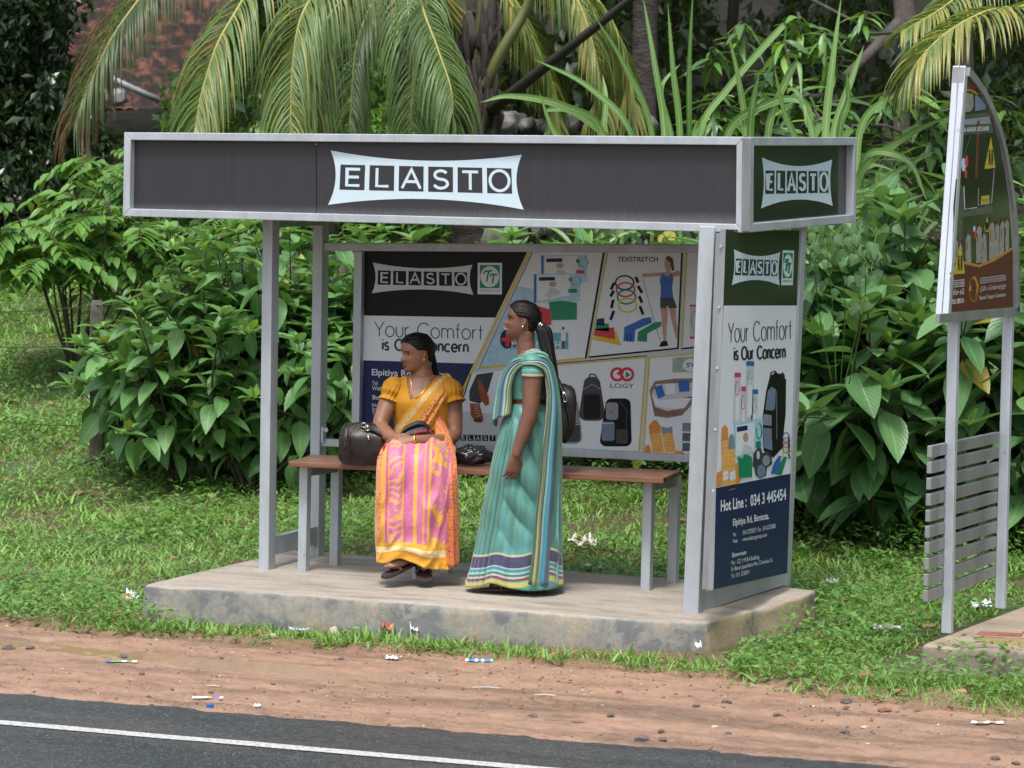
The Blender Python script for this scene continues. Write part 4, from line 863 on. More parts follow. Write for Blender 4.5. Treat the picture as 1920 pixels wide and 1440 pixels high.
def face_parts(o, c, fwd, side, up, H, lips=True):
    at = lambda x, y, s: c+(fwd*x+side*y+up*(s-.5))*H
    for sg in (-1, 1):
        F = (fwd, side, up); mb = MB(); mb.ball(at(.262, sg*.135, .498), (.058*H, .066*H, .030*H), 14, 8, frame=F); e = obj("eye", mb, M_EYEW, o, smooth=True)
        mb = MB(); mb.ball(at(.308, sg*.142, .498), (.02*H, .026*H, .028*H), 10, 8, frame=F); obj("iris", mb, M_EYED, e, smooth=True)
        mb = MB(); mb.tube([at(.375, sg*.05, .565), at(.372, sg*.12, .585), at(.33, sg*.2, .58), at(.27, sg*.25, .56)], [.007*H, .013*H, .011*H, .004*H], 8); obj("eyebrow", mb, M_HAIR, o, smooth=True)
        mb = MB(); mb.tube([at(.318, sg*.075, .506), at(.325, sg*.13, .527), at(.30, sg*.18, .522), at(.27, sg*.205, .505)], [.006*H, .01*H, .009*H, .005*H], 6); obj("eyelash", mb, M_HAIR, o, smooth=True)
    if lips:
        mb = MB(); mb.tube([at(.325, -.10, .228), at(.372, -.05, .240), at(.383, 0, .238), at(.372, .05, .240), at(.325, .10, .228)], [.004*H, .016*H, .019*H, .016*H, .004*H], 8, flat=.8)
        mb.tube([at(.325, -.10, .222), at(.37, -.05, .200), at(.383, 0, .195), at(.37, .05, .200), at(.325, .10, .222)], [.004*H, .017*H, .021*H, .017*H, .004*H], 8); obj("lips", mb, M_LIP, o, smooth=True)
def ear(mb, c, fwd, side, up, H, sg):
    at = lambda x, y, s: c+(fwd*x+side*y+up*(s-.5))*H
    mb.tube([at(-.02, sg*.30, .36), at(-.035, sg*.325, .40), at(-.075, sg*.345, .46), at(-.085, sg*.35, .53), at(-.045, sg*.34, .56), at(-.01, sg*.325, .53), at(-.005, sg*.315, .45)], [.022*H, .022*H, .02*H, .02*H, .018*H, .016*H, .012*H], 8)
    mb.ball(at(-.04, sg*.318, .45), (.05*H, .02*H, .1*H), 12, 8, frame=(fwd, side, up))

# ------------------------------------------------------------------ standing woman in the green sari
O1 = PZ(955, 1106, 0)
W1 = thing("person", "standing woman in teal green striped sari with long black ponytail, smiling left", "person", tuple(O1))
P = LP(O1); mb = MB()
hc = P(978.5, 601.5, 0); Hd = .205; fw1 = unit(-EX*.99-EY*.08+EZ*.17); up1 = unit(EZ+EX*.16)
rows, f1, s1, u1 = head_pts(hc, fw1, up1, Hd); mb.rings(rows)
for sg in (-1, 1): ear(mb, hc, f1, s1, u1, Hd, sg)
mb.tube([P(985, 622, 0), P(985, 640, 0), P(988, 660, 0), P(990, 680, 0)], [.052, .048, .052, .08], 20)
T1 = [(998, 810, 0, .115, .115), (993, 785, 0, .108, .112), (991, 757, 0, .094, .118), (988, 735, 0, .096, .12), (984, 715, 0, .102, .13), (986, 698, 0, .096, .14), (990, 682, 0, .074, .155), (991, 670, 0, .056, .138), (991, 660, 0, .045, .08)]
mb.rings(torso_rings(dense(T1, 26), P))
arm = [(997, 678, -.135), (1000, 700, -.165), (997, 735, -.18), (994, 772, -.19), (986, 800, -.19), (976, 828, -.19), (967, 855, -.19)]
mb.tube(spline([P(*a) for a in arm], 26), list(np.interp(np.linspace(0, 1, 26), [0, .12, .3, .52, .62, .8, 1], [.054, .055, .050, .043, .042, .035, .026])), 18)
hand(mb, P(966, 857, -.19), -EZ*.97-EX*.16, -EX*.35+EY*.9, L=.165, curl=(.45, .5, .5, .5), thumb=.5, side=1)
arm2 = [(993, 680, .135), (1000, 705, .16), (1004, 740, .17), (1002, 775, .17), (985, 790, .12), (968, 800, .05)]
arm2 = [(993, 680, .135), (1000, 705, .165), (1004, 740, .18), (1003, 775, .18), (1000, 805, .17), (995, 835, .16)]
mb.tube(spline([P(*a) for a in arm2], 22), list(np.linspace(.048, .026, 22)), 16)
hand(mb, P(994, 838, .16), -EZ, EY*-1, curl=(.4, .45, .5, .5), side=-1)
for dp, du in ((-.058, 0), (.058, 12)):
    mb.tube(spline([P(1000, 805, dp), P(992+du, 880, dp), P(985+du, 955, dp), P(983+du, 1030, dp), P(978+du, 1085, dp)], 20), list(np.interp(np.linspace(0, 1, 20), [0, .3, .5, .7, 1], [.07, .062, .05, .046, .034])), 14)
    a = P(978+du, 1088, dp); a[2] = O1[2]+.05; b = a-EX*.17; b[2] = O1[2]+.03
    mb.tube([a+EX*.045, a, lerp(a, b, .5), lerp(a, b, .85), b], [.028, .036, .036, .033, .014], 14, flat=.75)
body1 = finish_body("body", mb, M_SKIND, W1)
face_parts(body1, hc, f1, s1, u1, Hd)
at1 = lambda x, y, s: hc+(f1*x+s1*y+u1*(s-.5))*Hd
mb = MB(); mb.tube([at1(.345, -.075, .222), at1(.382, -.035, .222), at1(.392, 0, .222), at1(.382, .035, .222), at1(.345, .075, .222)], [.006*Hd, .014*Hd, .017*Hd, .014*Hd, .006*Hd], 8); obj("teeth", mb, M_TOOTH, body1, smooth=True)
for sg in (-1, 1): mb = MB(); mb.ball(at1(-.02, sg*.34, .365), .0065, 10, 8); obj("earring", mb, M_CHROME, body1, smooth=True)
rows, *_ = head_pts(hc, fw1, up1, Hd, hairline(.80, .60, .22), nz=150); mb = MB(); mb.rings(rows)
hair1 = obj("hair", mb, M_HAIR, W1, smooth=True)
mb = MB(); pt = [P(1003, 600, 0), P(1012, 611, -.01), P(1020, 622, -.02), P(1024, 640, -.03), P(1030, 670, -.05), P(1037, 700, -.06), P(1042, 728, -.06), P(1044, 752, -.05)]
pp = spline(pt, 30)
for k in range(14):
    th = k*2.4; r_ = .018*math.sqrt(k/14)
    o_ = [(EX*math.cos(th)+EY*math.sin(th))*r_*np.interp(i/29, [0, .12, .2, .6, 1], [.5, .6, 1.1, 1.25, .5])*(1+.3*math.sin(k+i*.2)) for i in range(30)]
    mb.tube([p+q for p, q in zip(pp, o_)], list(np.interp(np.linspace(0, 1, 30), [0, .15, .25, .7, 1], [.018, .019, .021, .017, .003])), 7)
obj("ponytail", mb, M_HAIR, hair1, smooth=True)
mb = MB()
for q in (0, 1):
    c = P(1010.5+q*3, 609+q*3, -.01); rs_ = [c+(EY*math.cos(a)*.024+unit(EZ+EX*.9)*math.sin(a)*.024) for a in np.linspace(0, 6.283, 17)]
    mb.tube(rs_, .006, 6)
c = P(1007, 617, -.03); mb.ball(c, (.014, .008, .011), 8, 6, frame=(EX, EY, EZ)); obj("hair_tie", mb, M_CHROME, hair1, smooth=True)

TEAL = (.062, .185, .145); TEAL2 = (.105, .31, .31); TEALD = (.055, .135, .085)
def teal_base(t, co): 
    n = t.noise(t.coord('Object', (1, 1, .45)), 5, 4); w_ = t.noise(t.coord('Object', (4, 4, .3)), 9, 3)
    c = t.ramp(n, ((.3, TEALD), (.5, TEAL), (.68, TEAL2))); return t.mix(t.ramp(w_, ((.4, 0.), (.7, .5))), c, TEAL2)  # cyan highlights of the folds put into the colour as random streaks
def skirt_mat(t, u, v, co):
    base = teal_base(t, co); v2 = v
    st = [(0, (.40, .39, .11)), (.020, (.12, .25, .24)), (.030, (.22, .03, .045)), (.042, (.36, .40, .36)), (.052, (.03, .17, .13)), (.066, (.36, .40, .36)), (.076, (.03, .24, .33)), (.092, (.36, .40, .33)), (.098, (.055, .055, .11)), (.160, (.40, .40, .22)), (.172, (.0, .0, .0))]
    band = t.ramp(t.math('MULTIPLY', v2, 1.), st, 'CONSTANT')
    return t.mix(t.math('MAXIMUM', t.math('GREATER_THAN', v2, .172), t.math('LESS_THAN', v2, -.004)), band, base)
M_SARI = cloth("teal_sari_silk", skirt_mat, .42, .25)
M_BLOUSE1 = cloth("teal_blouse", lambda t, u, v, co: t.mix(t.math('GREATER_THAN', v, .93), teal_base(t, co), t.ramp(v, ((0, (0, 0, 0)), (.93, (.55, .52, .12)), (.955, (.3, .03, .05)), (.975, (.5, .5, .3))), 'CONSTANT')), .5, .2)
def pallu_mat(t, u, v, co):
    S = [(0, (.05, .08, .05)), (.035, (.36, .35, .09)), (.07, (.06, .09, .05)), (.10, (.42, .41, .12)), (.13, (.24, .03, .055)), (.155, (.36, .40, .34)), (.18, (.03, .17, .14)), (.205, (.34, .40, .37)), (.23, (.04, .24, .32)), (.26, (.07, .06, .13)), (.32, TEAL), (.52, (.13, .38, .37)), (.62, (.07, .12, .06)), (.66, TEAL), (.72, (.09, .15, .08)), (.75, (.28, .28, .10)), (.78, TEAL2), (.82, (.07, .12, .07)), (.85, (.40, .39, .11)), (.885, (.03, .22, .33)), (.91, (.36, .40, .36)), (.93, (.08, .17, .26)), (.97, (.10, .06, .13))]
    return t.mix(.12, t.ramp(u, S, 'CONSTANT'), teal_base(t, co))
M_PALLU = cloth("striped_sari_end", pallu_mat, .5, .25)
# blouse, sleeves
mb = MB(); rr_ = torso_rings([r for r in dense(T1, 60) if 669 < r[1] < 747], P, 64, .0075)
n_ = len(rr_); mb.rings(rr_, cap=(False, False), uv=lambda i, j: (j/64, 0.)); o = obj("blouse", mb, M_BLOUSE1, W1, smooth=True); mod(o, 'SOLIDIFY', thickness=.004)
for side_, A in ((0, arm), (1, arm2)):
    pts = spline([P(*a) for a in A[:3]], 20); pts = pts[:12]; mb = MB(); x0 = EX; rs = []; pts = np.vstack([pts[0]+EZ*.042, pts[0]+EZ*.03, pts[0]+EZ*.012, pts])
    for i, p in enumerate(pts):
        r_ = np.interp(i, [0, 1, 2, 4, 14], [.012, .040, .056, .0625, .0585])+.002*math.sin(i*1.9); rs.append([p+(EX*math.cos(a)*.98+EY*math.sin(a))*r_+EZ*0 for a in np.linspace(0, 6.2832, 28, endpoint=False)])
    mb.rings(rs, cap=(True, False), uv=lambda i, j: (j/28, i/14)); o = obj("sleeve", mb, M_BLOUSE1, W1, smooth=True); mod(o, 'SOLIDIFY', thickness=.004)
# skirt of the sari
K = [(756, 958, 1030, .122), (770, 952, 1036, .135), (800, 940, 1043, .15), (850, 927, 1047, .155), (900, 916, 1049, .158), (950, 906, 1050, .16), (1000, 896, 1050, .163), (1050, 885, 1051, .168), (1096, 873, 1052, .172)]
KD = dense(K, 90); NTH = 220; rs = []; UV = []
zb_ = P(960, 1096, 0)[2]
for i, (v, ul, ur, hy) in enumerate(KD):
    c = P((ul+ur)/2, v, 0); hx = (ur-ul)/2/347.; f = i/89; row = []; uvr = []
    for j, a in enumerate(np.linspace(0, 2*math.pi, NTH, endpoint=False)):
        ca, sa = math.cos(a), math.sin(a)          # a = pi : image left (front), 3pi/2 : towards the camera
        g = math.exp(-((a-3.75)/.62)**2)           # pleats at the front, near side
        pl = (.5+.5*math.cos(a*34+.5*math.sin(f*3)))**2*.042*g*(.6+.4*math.sin(a*11+1))*sm(.06, .4, f)
        g2 = math.exp(-((a-4.75)/.45)**2)
        ph_ = (f*5.0-(a-4.1)*1.3+.12*math.sin(f*9))*1.15; dg = .055*g2*(abs(math.sin(ph_*math.pi))**.7-.6)*sm(.0, .15, f)*(1-sm(.6, .9, f))+.004*math.sin(a*9+f*2)*(1-g)*f
        dg += .016*(abs(mnoise.noise(Vector((math.cos(a)*2.2, math.sin(a)*2.2+f*2.5, f*5.5))))-.25)*(1-.6*g)*sm(.05, .2, f)
        k = 1-pl/.2+dg/.2
        p = c+EX*hx*np.sign(ca)*abs(ca)**.85*k+EY*hy*np.sign(sa)*abs(sa)**.85*k
        lift = (.012*math.sin(a*3+1)-.015*math.exp(-((a-4.9)/.3)**2)+.02*math.exp(-((a-4.3)/.2)**2))*f*f
        p = p+EZ*lift*.8; row.append(p)
        curve = .065*sm(4.55, 5.25, a)*(1-sm(5.4, 6.2, a))-.0
        uvr.append((a/6.2832, p[2]-zb_-lift*.8-.0-curve*.75-.002))
    rs.append(row); UV.append(uvr)
mb = MB(); mb.rings(rs, cap=(False, False), uv=lambda i, j: UV[i][j % NTH]); o = obj("sari_skirt", mb, M_SARI, W1, smooth=True); mod(o, 'SOLIDIFY', thickness=.003)
# sari end over the shoulder
SR = [((958, 778, -.13), (928, 800, .02)), ((961, 750, -.125), (934, 762, .03)), ((962, 725, -.135), (941, 730, .05)), ((968, 702, -.15), (952, 700, .07)), ((979, 688, -.18), (967, 674, .05)), ((991, 684, -.212), (984, 659, -.03)), ((1006, 686, -.216), (1003, 653, -.04)),
      ((1019, 698, -.21), (1022, 662, -.02)), ((1024, 722, -.212), (1034, 695, .03)), ((1024, 745, -.205), (1041, 740, .05)), ((1020, 790, -.205), (1046, 800, .05)), ((1014, 840, -.205), (1048, 860, .07)), ((1009, 900, -.205), (1050, 920, .08)), ((1002, 960, -.208), (1052, 980, .08)), ((997, 1030, -.212), (1054, 1040, .09)), ((990, 1096, -.215), (1056, 1096, .09))]
A = spline([P(*a) for a, b in SR], 110); B = spline([P(*b) for a, b in SR], 110); rs = []
NW = 70
for i in range(110):
    f = i/109; w_ = B[i]-A[i]; tn = unit(A[min(i+1, 109)]-A[max(i-1, 0)]); nrm = unit(np.cross(w_, tn)); row = []
    od = unit(lerp(-EX*.85-EY*.45, EX*.75-EY*.65, sm(.27, .48, f))); nrm = unit(od-tn*np.dot(od, tn))
    for j in range(NW):
        x = j/(NW-1); amp = .013*sm(.35, .6, f)+.004+.003*(1-sm(.1, .3, f)); bow = (.045*sm(.42, .62, f)+.05*(1-sm(.2, .36, f))+.03*sm(.2, .36, f)*(1-sm(.42, .6, f)))*math.sin(math.pi*x)
        row.append(A[i]+w_*x+nrm*(amp*math.sin(x*24+1.5*math.sin(f*3))+.004*math.sin(x*61+f*4)+bow))
    rs.append(row)
mb = MB(); mb.grid(rs, uv=lambda i, j: (j/(NW-1), i/109)); o = obj("sari_end", mb, M_PALLU, W1, smooth=True); mod(o, 'SOLIDIFY', thickness=.003, offset=0)
# petticoat hem and sandals
for du, dp in ((0, -.075), (12, .075)):
    a = P(975+du, 1092, dp); a[2] = O1[2]+.012; mb = MB(); mb.tube([a+EX*.07, a, a-EX*.1, a-EX*.2], [.03, .04, .043, .025], 14, flat=.28); mb.tube([a-EX*.1+EY*.042, a-EX*.1+EZ*.055, a-EX*.1-EY*.042], .008, 8); obj("sandal", mb, M_SANDAL, W1, smooth=True)
# backpack hanging at her back
def softbox(c, fx, fy, fz, d, ex=.42, n=26, dent=0., m=0, mb=None, seed=1, rip=.0):
    mb = mb or MB(); rs = []
    for i in range(n+1):
        ph = -math.pi/2+math.pi*i/n; cp, sp_ = math.cos(ph), math.sin(ph); row = []
        for a in np.linspace(0, 2*math.pi, 2*n, endpoint=False):
            s_ = lambda q, e: np.sign(q)*abs(q)**e
            x, y, z = s_(cp, ex)*s_(math.cos(a), ex), s_(cp, ex)*s_(math.sin(a), ex), s_(sp_, ex)
            k = 1+rip*(mnoise.noise(Vector((x*2+seed, y*2, z*2)))+.5*mnoise.noise(Vector((x*5, y*5+seed, z*5))))
            row.append(c+(fx*x*d[0]+fy*y*d[1]+fz*z*d[2])*k)
        rs.append(row)
    mb.rings(rs, m); return mb
bp_ = thing("backpack", "black backpack hanging behind the standing woman, with a metal buckle", "backpack", tuple(P(1050, 830, .1)))
mb = softbox(P(1050, 775, .12), unit(EX+EY*.35), unit(EY-EX*.35), unit(EZ+EX*.12), (.062, .13, .155), .6, 20, rip=.08, seed=4); obj("bag_body", mb, M_NYLON, bp_, smooth=True)
mb = MB(); mb.tube(spline([P(1032, 690, .1), P(1048, 715, .02), P(1058, 740, -.02), P(1066, 770, -.02), P(1070, 800, 0), P(1060, 830, .06)], 24), .012, 8, flat=.3); obj("strap", mb, M_NYLON, bp_, smooth=True)
mb = MB(); mb.tube([P(1057, 733, -.03), P(1061, 742, -.035), P(1064, 752, -.035), P(1058, 754, -.035), P(1055, 742, -.035), P(1057, 733, -.03)], .003, 6); obj("buckle", mb, M_CHROME, bp_, smooth=True)

# ------------------------------------------------------------------ seated woman in the mustard and pink sari
O2 = PZ(785, 872, .622)
W2 = thing("person", "seated woman in mustard blouse and pink orange sari, hands clasped, looking left", "person", (O2[0], O2[1], 0.))
P = LP(O2); mb = MB()
hc = P(781, 663, .13); Hd = .215; fw2 = unit(-EX*.86-EY*.5-EZ*.03); up2 = unit(EZ-EX*.03)
rows, f2, s2, u2 = head_pts(hc, fw2, up2, Hd, jaw=1.08); mb.rings(rows)
for sg in (-1, 1): ear(mb, hc, f2, s2, u2, Hd, sg)
mb.tube([P(790, 676, .14), P(790, 692, .14), P(792, 706, .145), P(793, 722, .15)], [.060, .056, .064, .10], 20)
T2 = [(790, 872, .16, .185, .15), (792, 850, .16, .18, .15), (793, 825, .15, .155, .135), (793, 800, .15, .15, .135), (792, 775, .145, .158, .142), (791, 752, .14, .165, .15), (791, 735, .145, .165, .138), (791, 720, .15, .155, .11), (791, 711, .15, .125, .095), (791, 704, .15, .09, .08)]
mb.rings(torso_rings(dense(T2, 30), P))
armR = [(738, 722, .13), (733, 740, .10), (722, 770, .06), (713, 797, .02), (724, 812, -.05), (738, 822, -.12), (750, 828, -.18)]
armL = [(843, 722, .13), (848, 745, .11), (851, 785, .09), (850, 815, .05), (828, 826, -.05), (800, 826, -.14), (776, 825, -.195)]
for A in (armR, armL):
    mb.tube(spline([P(*a) for a in A], 34), list(np.interp(np.linspace(0, 1, 34), [0, .15, .3, .48, .6, .8, 1], [.056, .055, .05, .043, .042, .034, .026])), 20)
hand(mb, P(774, 825, -.20), -EX*.93-EZ*.12-EY*.25, EY*.75-EZ*.6, L=.17, curl=(.32, .36, .42, .5), side=-1, thumb=.3)
hand(mb, P(752, 829, -.165), EX*.75-EZ*.35-EY*.25, EY*.4-EZ*.9, L=.165, curl=(.3, .35, .4, .45), side=1, thumb=.3)
for du, tw, fo in ((-22, -6, -.33), (20, 8, -.27)):
    mb.tube(spline([P(790+du, 858, .14), P(786+du, 866, -.08), P(782+du, 880, -.25), P(778+du*.7, 920, -.29), P(774+du*.5+tw, 990, -.31), P(768+du*.45+tw, 1042, -.29)], 30), list(np.interp(np.linspace(0, 1, 30), [0, .3, .5, .7, 1], [.090, .076, .055, .05, .034])), 16)
fa_ = P(768, 1043, -.31); fb_ = fa_-EX*.11-EY*.10-EZ*.045
mb.tube([fa_+EZ*.03+EX*.01, fa_, lerp(fa_, fb_, .35), lerp(fa_, fb_, .75), fb_], [.034, .036, .038, .036, .016], 16, flat=.8)
for k in range(5): q = lerp(fa_, fb_, .86)+unit(np.cross(fb_-fa_, EZ))*(k-2)*.0135; mb.tube([q, q+unit(fb_-fa_)*(.035-.004*abs(k-3.5))], [.0095, .006], 8)
ga_ = P(790, 1046, -.25); gb_ = ga_+EX*.02-EY*.12-EZ*.045; mb.tube([ga_+EZ*.03, ga_, lerp(ga_, gb_, .5), gb_], [.034, .036, .037, .016], 16, flat=.8)
body2 = finish_body("body", mb, M_SKIN, W2)
face_parts(body2, hc, f2, s2, u2, Hd)
at2 = lambda x, y, s: hc+(f2*x+s2*y+u2*(s-.5))*Hd
for sg in (-1, 1):
    mb = MB(); mb.ball(at2(-.02, sg*.36, .345), (.006, .006, .009), 10, 8); obj("earring", mb, M_GOLD, body2, smooth=True)
rows, *_ = head_pts(hc, fw2, up2, Hd, hairline(.80, .60, .2), nz=150, jaw=1.08); mb = MB(); mb.rings(rows); hair2 = obj("hair", mb, M_HAIR, W2, smooth=True)
mb = MB(); pt = spline([P(801, 655, .17), P(806, 672, .2), P(810, 690, .22), P(815, 705, .235), P(818, 725, .27), P(818, 760, .31)], 60)
for k in range(3):
    q = [p+EX*.016*math.cos(i*.42+k*2.094)+EY*.012*math.sin(i*.84+k*4.19) for i, p in enumerate(pt)]; mb.tube(q, list(np.interp(np.linspace(0, 1, 60), [0, .1, .7, 1], [.025, .02, .016, .008])), 8)
obj("plait", mb, M_HAIR, hair2, smooth=True)
# cloth
MUST = (.50, .235, .016)
M_BLOUSE2 = mat("mustard_cotton", MUST, .75, col2=(.40, .18, .012), vs=7, bump=.35, bs=45, bd=.006, spec=.25)
def spots(t, co, sc, thr=.30):
    v = t.n("TexVoronoi", Scale=sc); t.l(co, v.inputs['Vector']); return t.math('LESS_THAN', v.outputs['Distance'], thr)
ORNG = (.56, .215, .025); MAGE = (.42, .045, .20)
M_SPOT = cloth("orange_spotted_cotton", lambda t, u, v, co: t.mix(spots(t, co, 62, .34), t.ramp(t.noise(co, 9), ((.35, (.60, .21, .03)), (.65, (.52, .15, .03)))), (.33, .03, .17)), .7, .15)
def pallu2(t, u, v, co):
    base = t.mix(t.math('MULTIPLY', spots(t, co, 62, .34), t.ramp(u, ((.45, 0.), (.55, 1.)))), (.57, .26, .02), (.33, .03, .17))
    chev = t.ramp(t.noise(co, 90), ((.42, (.62, .46, .2)), (.6, (.5, .32, .09))))
    band = t.math('MULTIPLY', t.math('GREATER_THAN', u, .07), t.math('LESS_THAN', u, .26)); return t.mix(band, base, chev)
M_PALLU2 = cloth("mustard_sari_end", pallu2, .65, .15)
def lap_mat(t, u, v, co):
    # u across the front 0..1, v metres above the hem
    S = [(0, ORNG), (.10, (.62, .30, .02)), (.17, (.40, .06, .22)), (.21, (.60, .22, .05)), (.23, (.45, .11, .26)), (.30, (.47, .13, .28)), (.40, (.62, .30, .04)), (.42, (.45, .10, .25)), (.50, (.64, .33, .05)), (.52, (.47, .12, .26)), (.58, (.60, .27, .04)), (.60, (.45, .1, .24)), (.64, (.62, .3, .03)), (.67, (.46, .11, .22)), (.88, (.45, .09, .22)), (.95, ORNG)]
    wob = t.math('ADD', u, t.math('MULTIPLY', t.math('SUBTRACT', t.noise(co, 60, 2), .5), .014)); base = t.ramp(wob, S, 'CONSTANT')
    sw = t.n("TexWave", _wave_type='RINGS', Scale=9., Distortion=9., Detail=2.); t.l(t.coord('Object'), sw.inputs['Vector'])
    rings = t.math('MULTIPLY', t.ramp(sw.outputs['Fac'], ((.62, 0.), (.72, 1.))), t.math('MULTIPLY', t.math('GREATER_THAN', u, .23), t.math('LESS_THAN', u, .42)))
    base = t.mix(t.math('MULTIPLY', rings, .8), base, (.62, .33, .07))
    blot = t.math('MULTIPLY', t.ramp(t.noise(co, 11, 3, .6, .6), ((.53, 0.), (.57, 1.))), t.math('MULTIPLY', t.math('GREATER_THAN', u, .64), t.math('LESS_THAN', u, .9))); base = t.mix(blot, base, (.60, .30, .03))
    base = t.mix(t.math('MULTIPLY', spots(t, co, 62, .33), t.math('LESS_THAN', u, .10)), base, (.33, .03, .17))
    fine = t.ramp(t.noise(co, 130, 2), ((.45, 0.), (.65, .35))); base = t.mix(fine, base, (.66, .34, .2))
    hem = t.ramp(v, ((0, (.62, .30, .02)), (.045, (.60, .27, .02)), (.06, (.70, .55, .28)), (.095, (.64, .32, .02)), (.125, (0, 0, 0))), 'CONSTANT')
    return t.mix(t.math('GREATER_THAN', v, .125), hem, base)
M_LAP = cloth("pink_orange_brocade", lap_mat, .5, .25)
mb = MB(); rr_ = torso_rings([r for r in dense(T2, 90) if 703 < r[1] < 806], P, 120, .0085)
ks = [mb.verts(r) for r in rr_]
for i in range(len(rr_)-1):
    for j in range(120):
        j2 = (j+1) % 120; cc_ = (np.array(rr_[i][j])+rr_[i+1][j2])/2; uu, vv = proj(cc_); front = np.dot(cc_-P(791, 740, .15), EY) < 0
        inV = front and vv < 749 and 760+(vv-698)*.19 < uu < 829-(vv-700)*1.14
        inB = (not front) and vv < 716 and 765 < uu < 820
        if not (inV or inB): mb.face((ks[i]+j, ks[i]+j2, ks[i+1]+j2, ks[i+1]+j))
o = obj("blouse", mb, M_BLOUSE2, W2, smooth=True); mod(o, 'SOLIDIFY', thickness=.004)
for (u_, v_, dp, ax, fx) in ((737, 729, .10, (.062, .07, .068), -1), (844, 732, .10, (.068, .075, .072), 1)):
    c = P(u_, v_, dp); rs = []; axd = unit(EZ*-.92+EX*fx*.3-EY*.25); xx = unit(np.cross(axd, EY)); yy = np.cross(axd, xx)
    for i in range(25):
        f = i/24; rad = np.interp(f, [0, .12, .35, .65, .8, .86, .9, 1], [.02, .6, .96, 1.02, .84, .80, .88, .97]); row = []
        for a in np.linspace(0, 6.2832, 90, endpoint=False):
            rp = 1+.055*math.sin(a*17+2*math.sin(f*4))*sm(.25, .85, f)+.06*mnoise.noise(Vector((math.cos(a)*2+u_, math.sin(a)*2, f*4)))
            row.append(c+axd*(f-.5)*.15+xx*math.cos(a)*ax[0]*rad*rp+yy*math.sin(a)*ax[1]*rad*rp)
        rs.append(row)
    mb = MB(); mb.rings(rs, cap=(True, False)); o = obj("puff_sleeve", mb, M_BLOUSE2, W2, smooth=True); mod(o, 'SOLIDIFY', thickness=.004)
# lap and front fall of the sari: rings along a bent spine
SPN = [(792, 838, .17, .165, .10), (790, 846, .10, .19, .105), (786, 852, .0, .205, .10), (782, 858, -.12, .207, .098), (779, 868, -.225, .208, .10), (777, 890, -.285, .208, .105), (776, 930, -.30, .208, .112), (775, 970, -.30, .207, .118), (775, 1010, -.295, .205, .122), (775, 1035, -.29, .203, .125), (775, 1057, -.285, .202, .128)]
C_ = spline([P(a[0], a[1], a[2]) for a in SPN], 110); HW = np.interp(np.linspace(0, 1, 110), np.linspace(0, 1, len(SPN)), [a[3] for a in SPN]); HT = np.interp(np.linspace(0, 1, 110), np.linspace(0, 1, len(SPN)), [a[4] for a in SPN])
rs = []; UV = []; NTH = 160; zh = P(775, 1057, -.41)[2]; tprev = -EY; arcl = np.concatenate([[0], np.cumsum(np.linalg.norm(np.diff(C_, axis=0), axis=1))]); L_ = arcl[-1]
for i in range(110):
    tn = unit(C_[min(i+2, 109)]-C_[max(i-2, 0)]); tn = unit(tn-EX*np.dot(tn, EX)); nn = np.cross(EX, tn)   # outward: up on the lap, towards the camera below
    if i == 0 and nn[2] < 0: sgn = -1
    elif i == 0: sgn = 1
    nn = nn*sgn; f = i/109; row = []; uvr = []
    for j, a in enumerate(np.linspace(0, 2*math.pi, NTH, endpoint=False)):
        ca, sa = math.cos(a), math.sin(a)
        kn = (.040*math.exp(-((ca+.42)/.27)**2)+.034*math.exp(-((ca-.36)/.27)**2)-.012)*math.exp(-((f-.40)/.13)**2)-.022*math.exp(-((ca+.03)/.16)**2)*sm(.38, .5, f)*(1-sm(.7, 1, f))
        fold = kn+.012*math.sin(ca*9+1.3*math.sin(f*5))*sm(.45, .95, f)+.007*abs(math.sin(f*17-ca*2.2+.8*math.sin(ca*4)))*math.exp(-((f-.72)/.16)**2)+.006*math.sin(ca*4+f*9)*sm(.3, .6, f)+.006*math.sin(f*30+ca*2.5)*math.exp(-((f-.75)/.14)**2)
        rn_ = mnoise.noise(Vector((ca*3+f*1.5, sa*1.2, f*7+ca*1.5))); fold += .030*(.3-abs(rn_))*sm(.12, .3, f)+.008*mnoise.noise(Vector((ca*8, 3., f*13)))*sm(.1, .3, f)
        ex_ = .75; p = C_[i]+EX*HW[i]*np.sign(ca)*abs(ca)**ex_*(1+.01*math.sin(f*14+a))+nn*(HT[i]*np.sign(sa)*abs(sa)**ex_+fold*(1 if sa > 0 else -.5))
        hemw = (.030*math.sin(ca*2.3+.5)*0+.05*math.exp(-((ca+.25)/.33)**2)*(1 if sa > 0 else .2)-.018*ca-(.02 if sa < 0 else 0))*sm(.72, 1, f)
        p = p+EZ*hemw; row.append(p); uvr.append(((ca+1)/2, L_-arcl[i]))
    rs.append(row); UV.append(uvr)
mb = MB(); mb.rings(rs, cap=(False, False), uv=lambda i, j: UV[i][j % NTH]); o = obj("sari_skirt", mb, M_LAP, W2, smooth=True); mod(o, 'SOLIDIFY', thickness=.004)
# waist wrap and hip
mb = MB(); rr_ = torso_rings([r for r in dense([(791, 868, .15, .195, .15), (792, 850, .15, .195, .15), (793, 832, .15, .18, .148), (793, 818, .15, .168, .145)], 14)], P, 60, .004); mb.rings(rr_, cap=(False, False), uv=lambda i, j: (.7, .5)); o = obj("waist_wrap", mb, M_LAP, W2, smooth=True); mod(o, 'SOLIDIFY', thickness=.004)
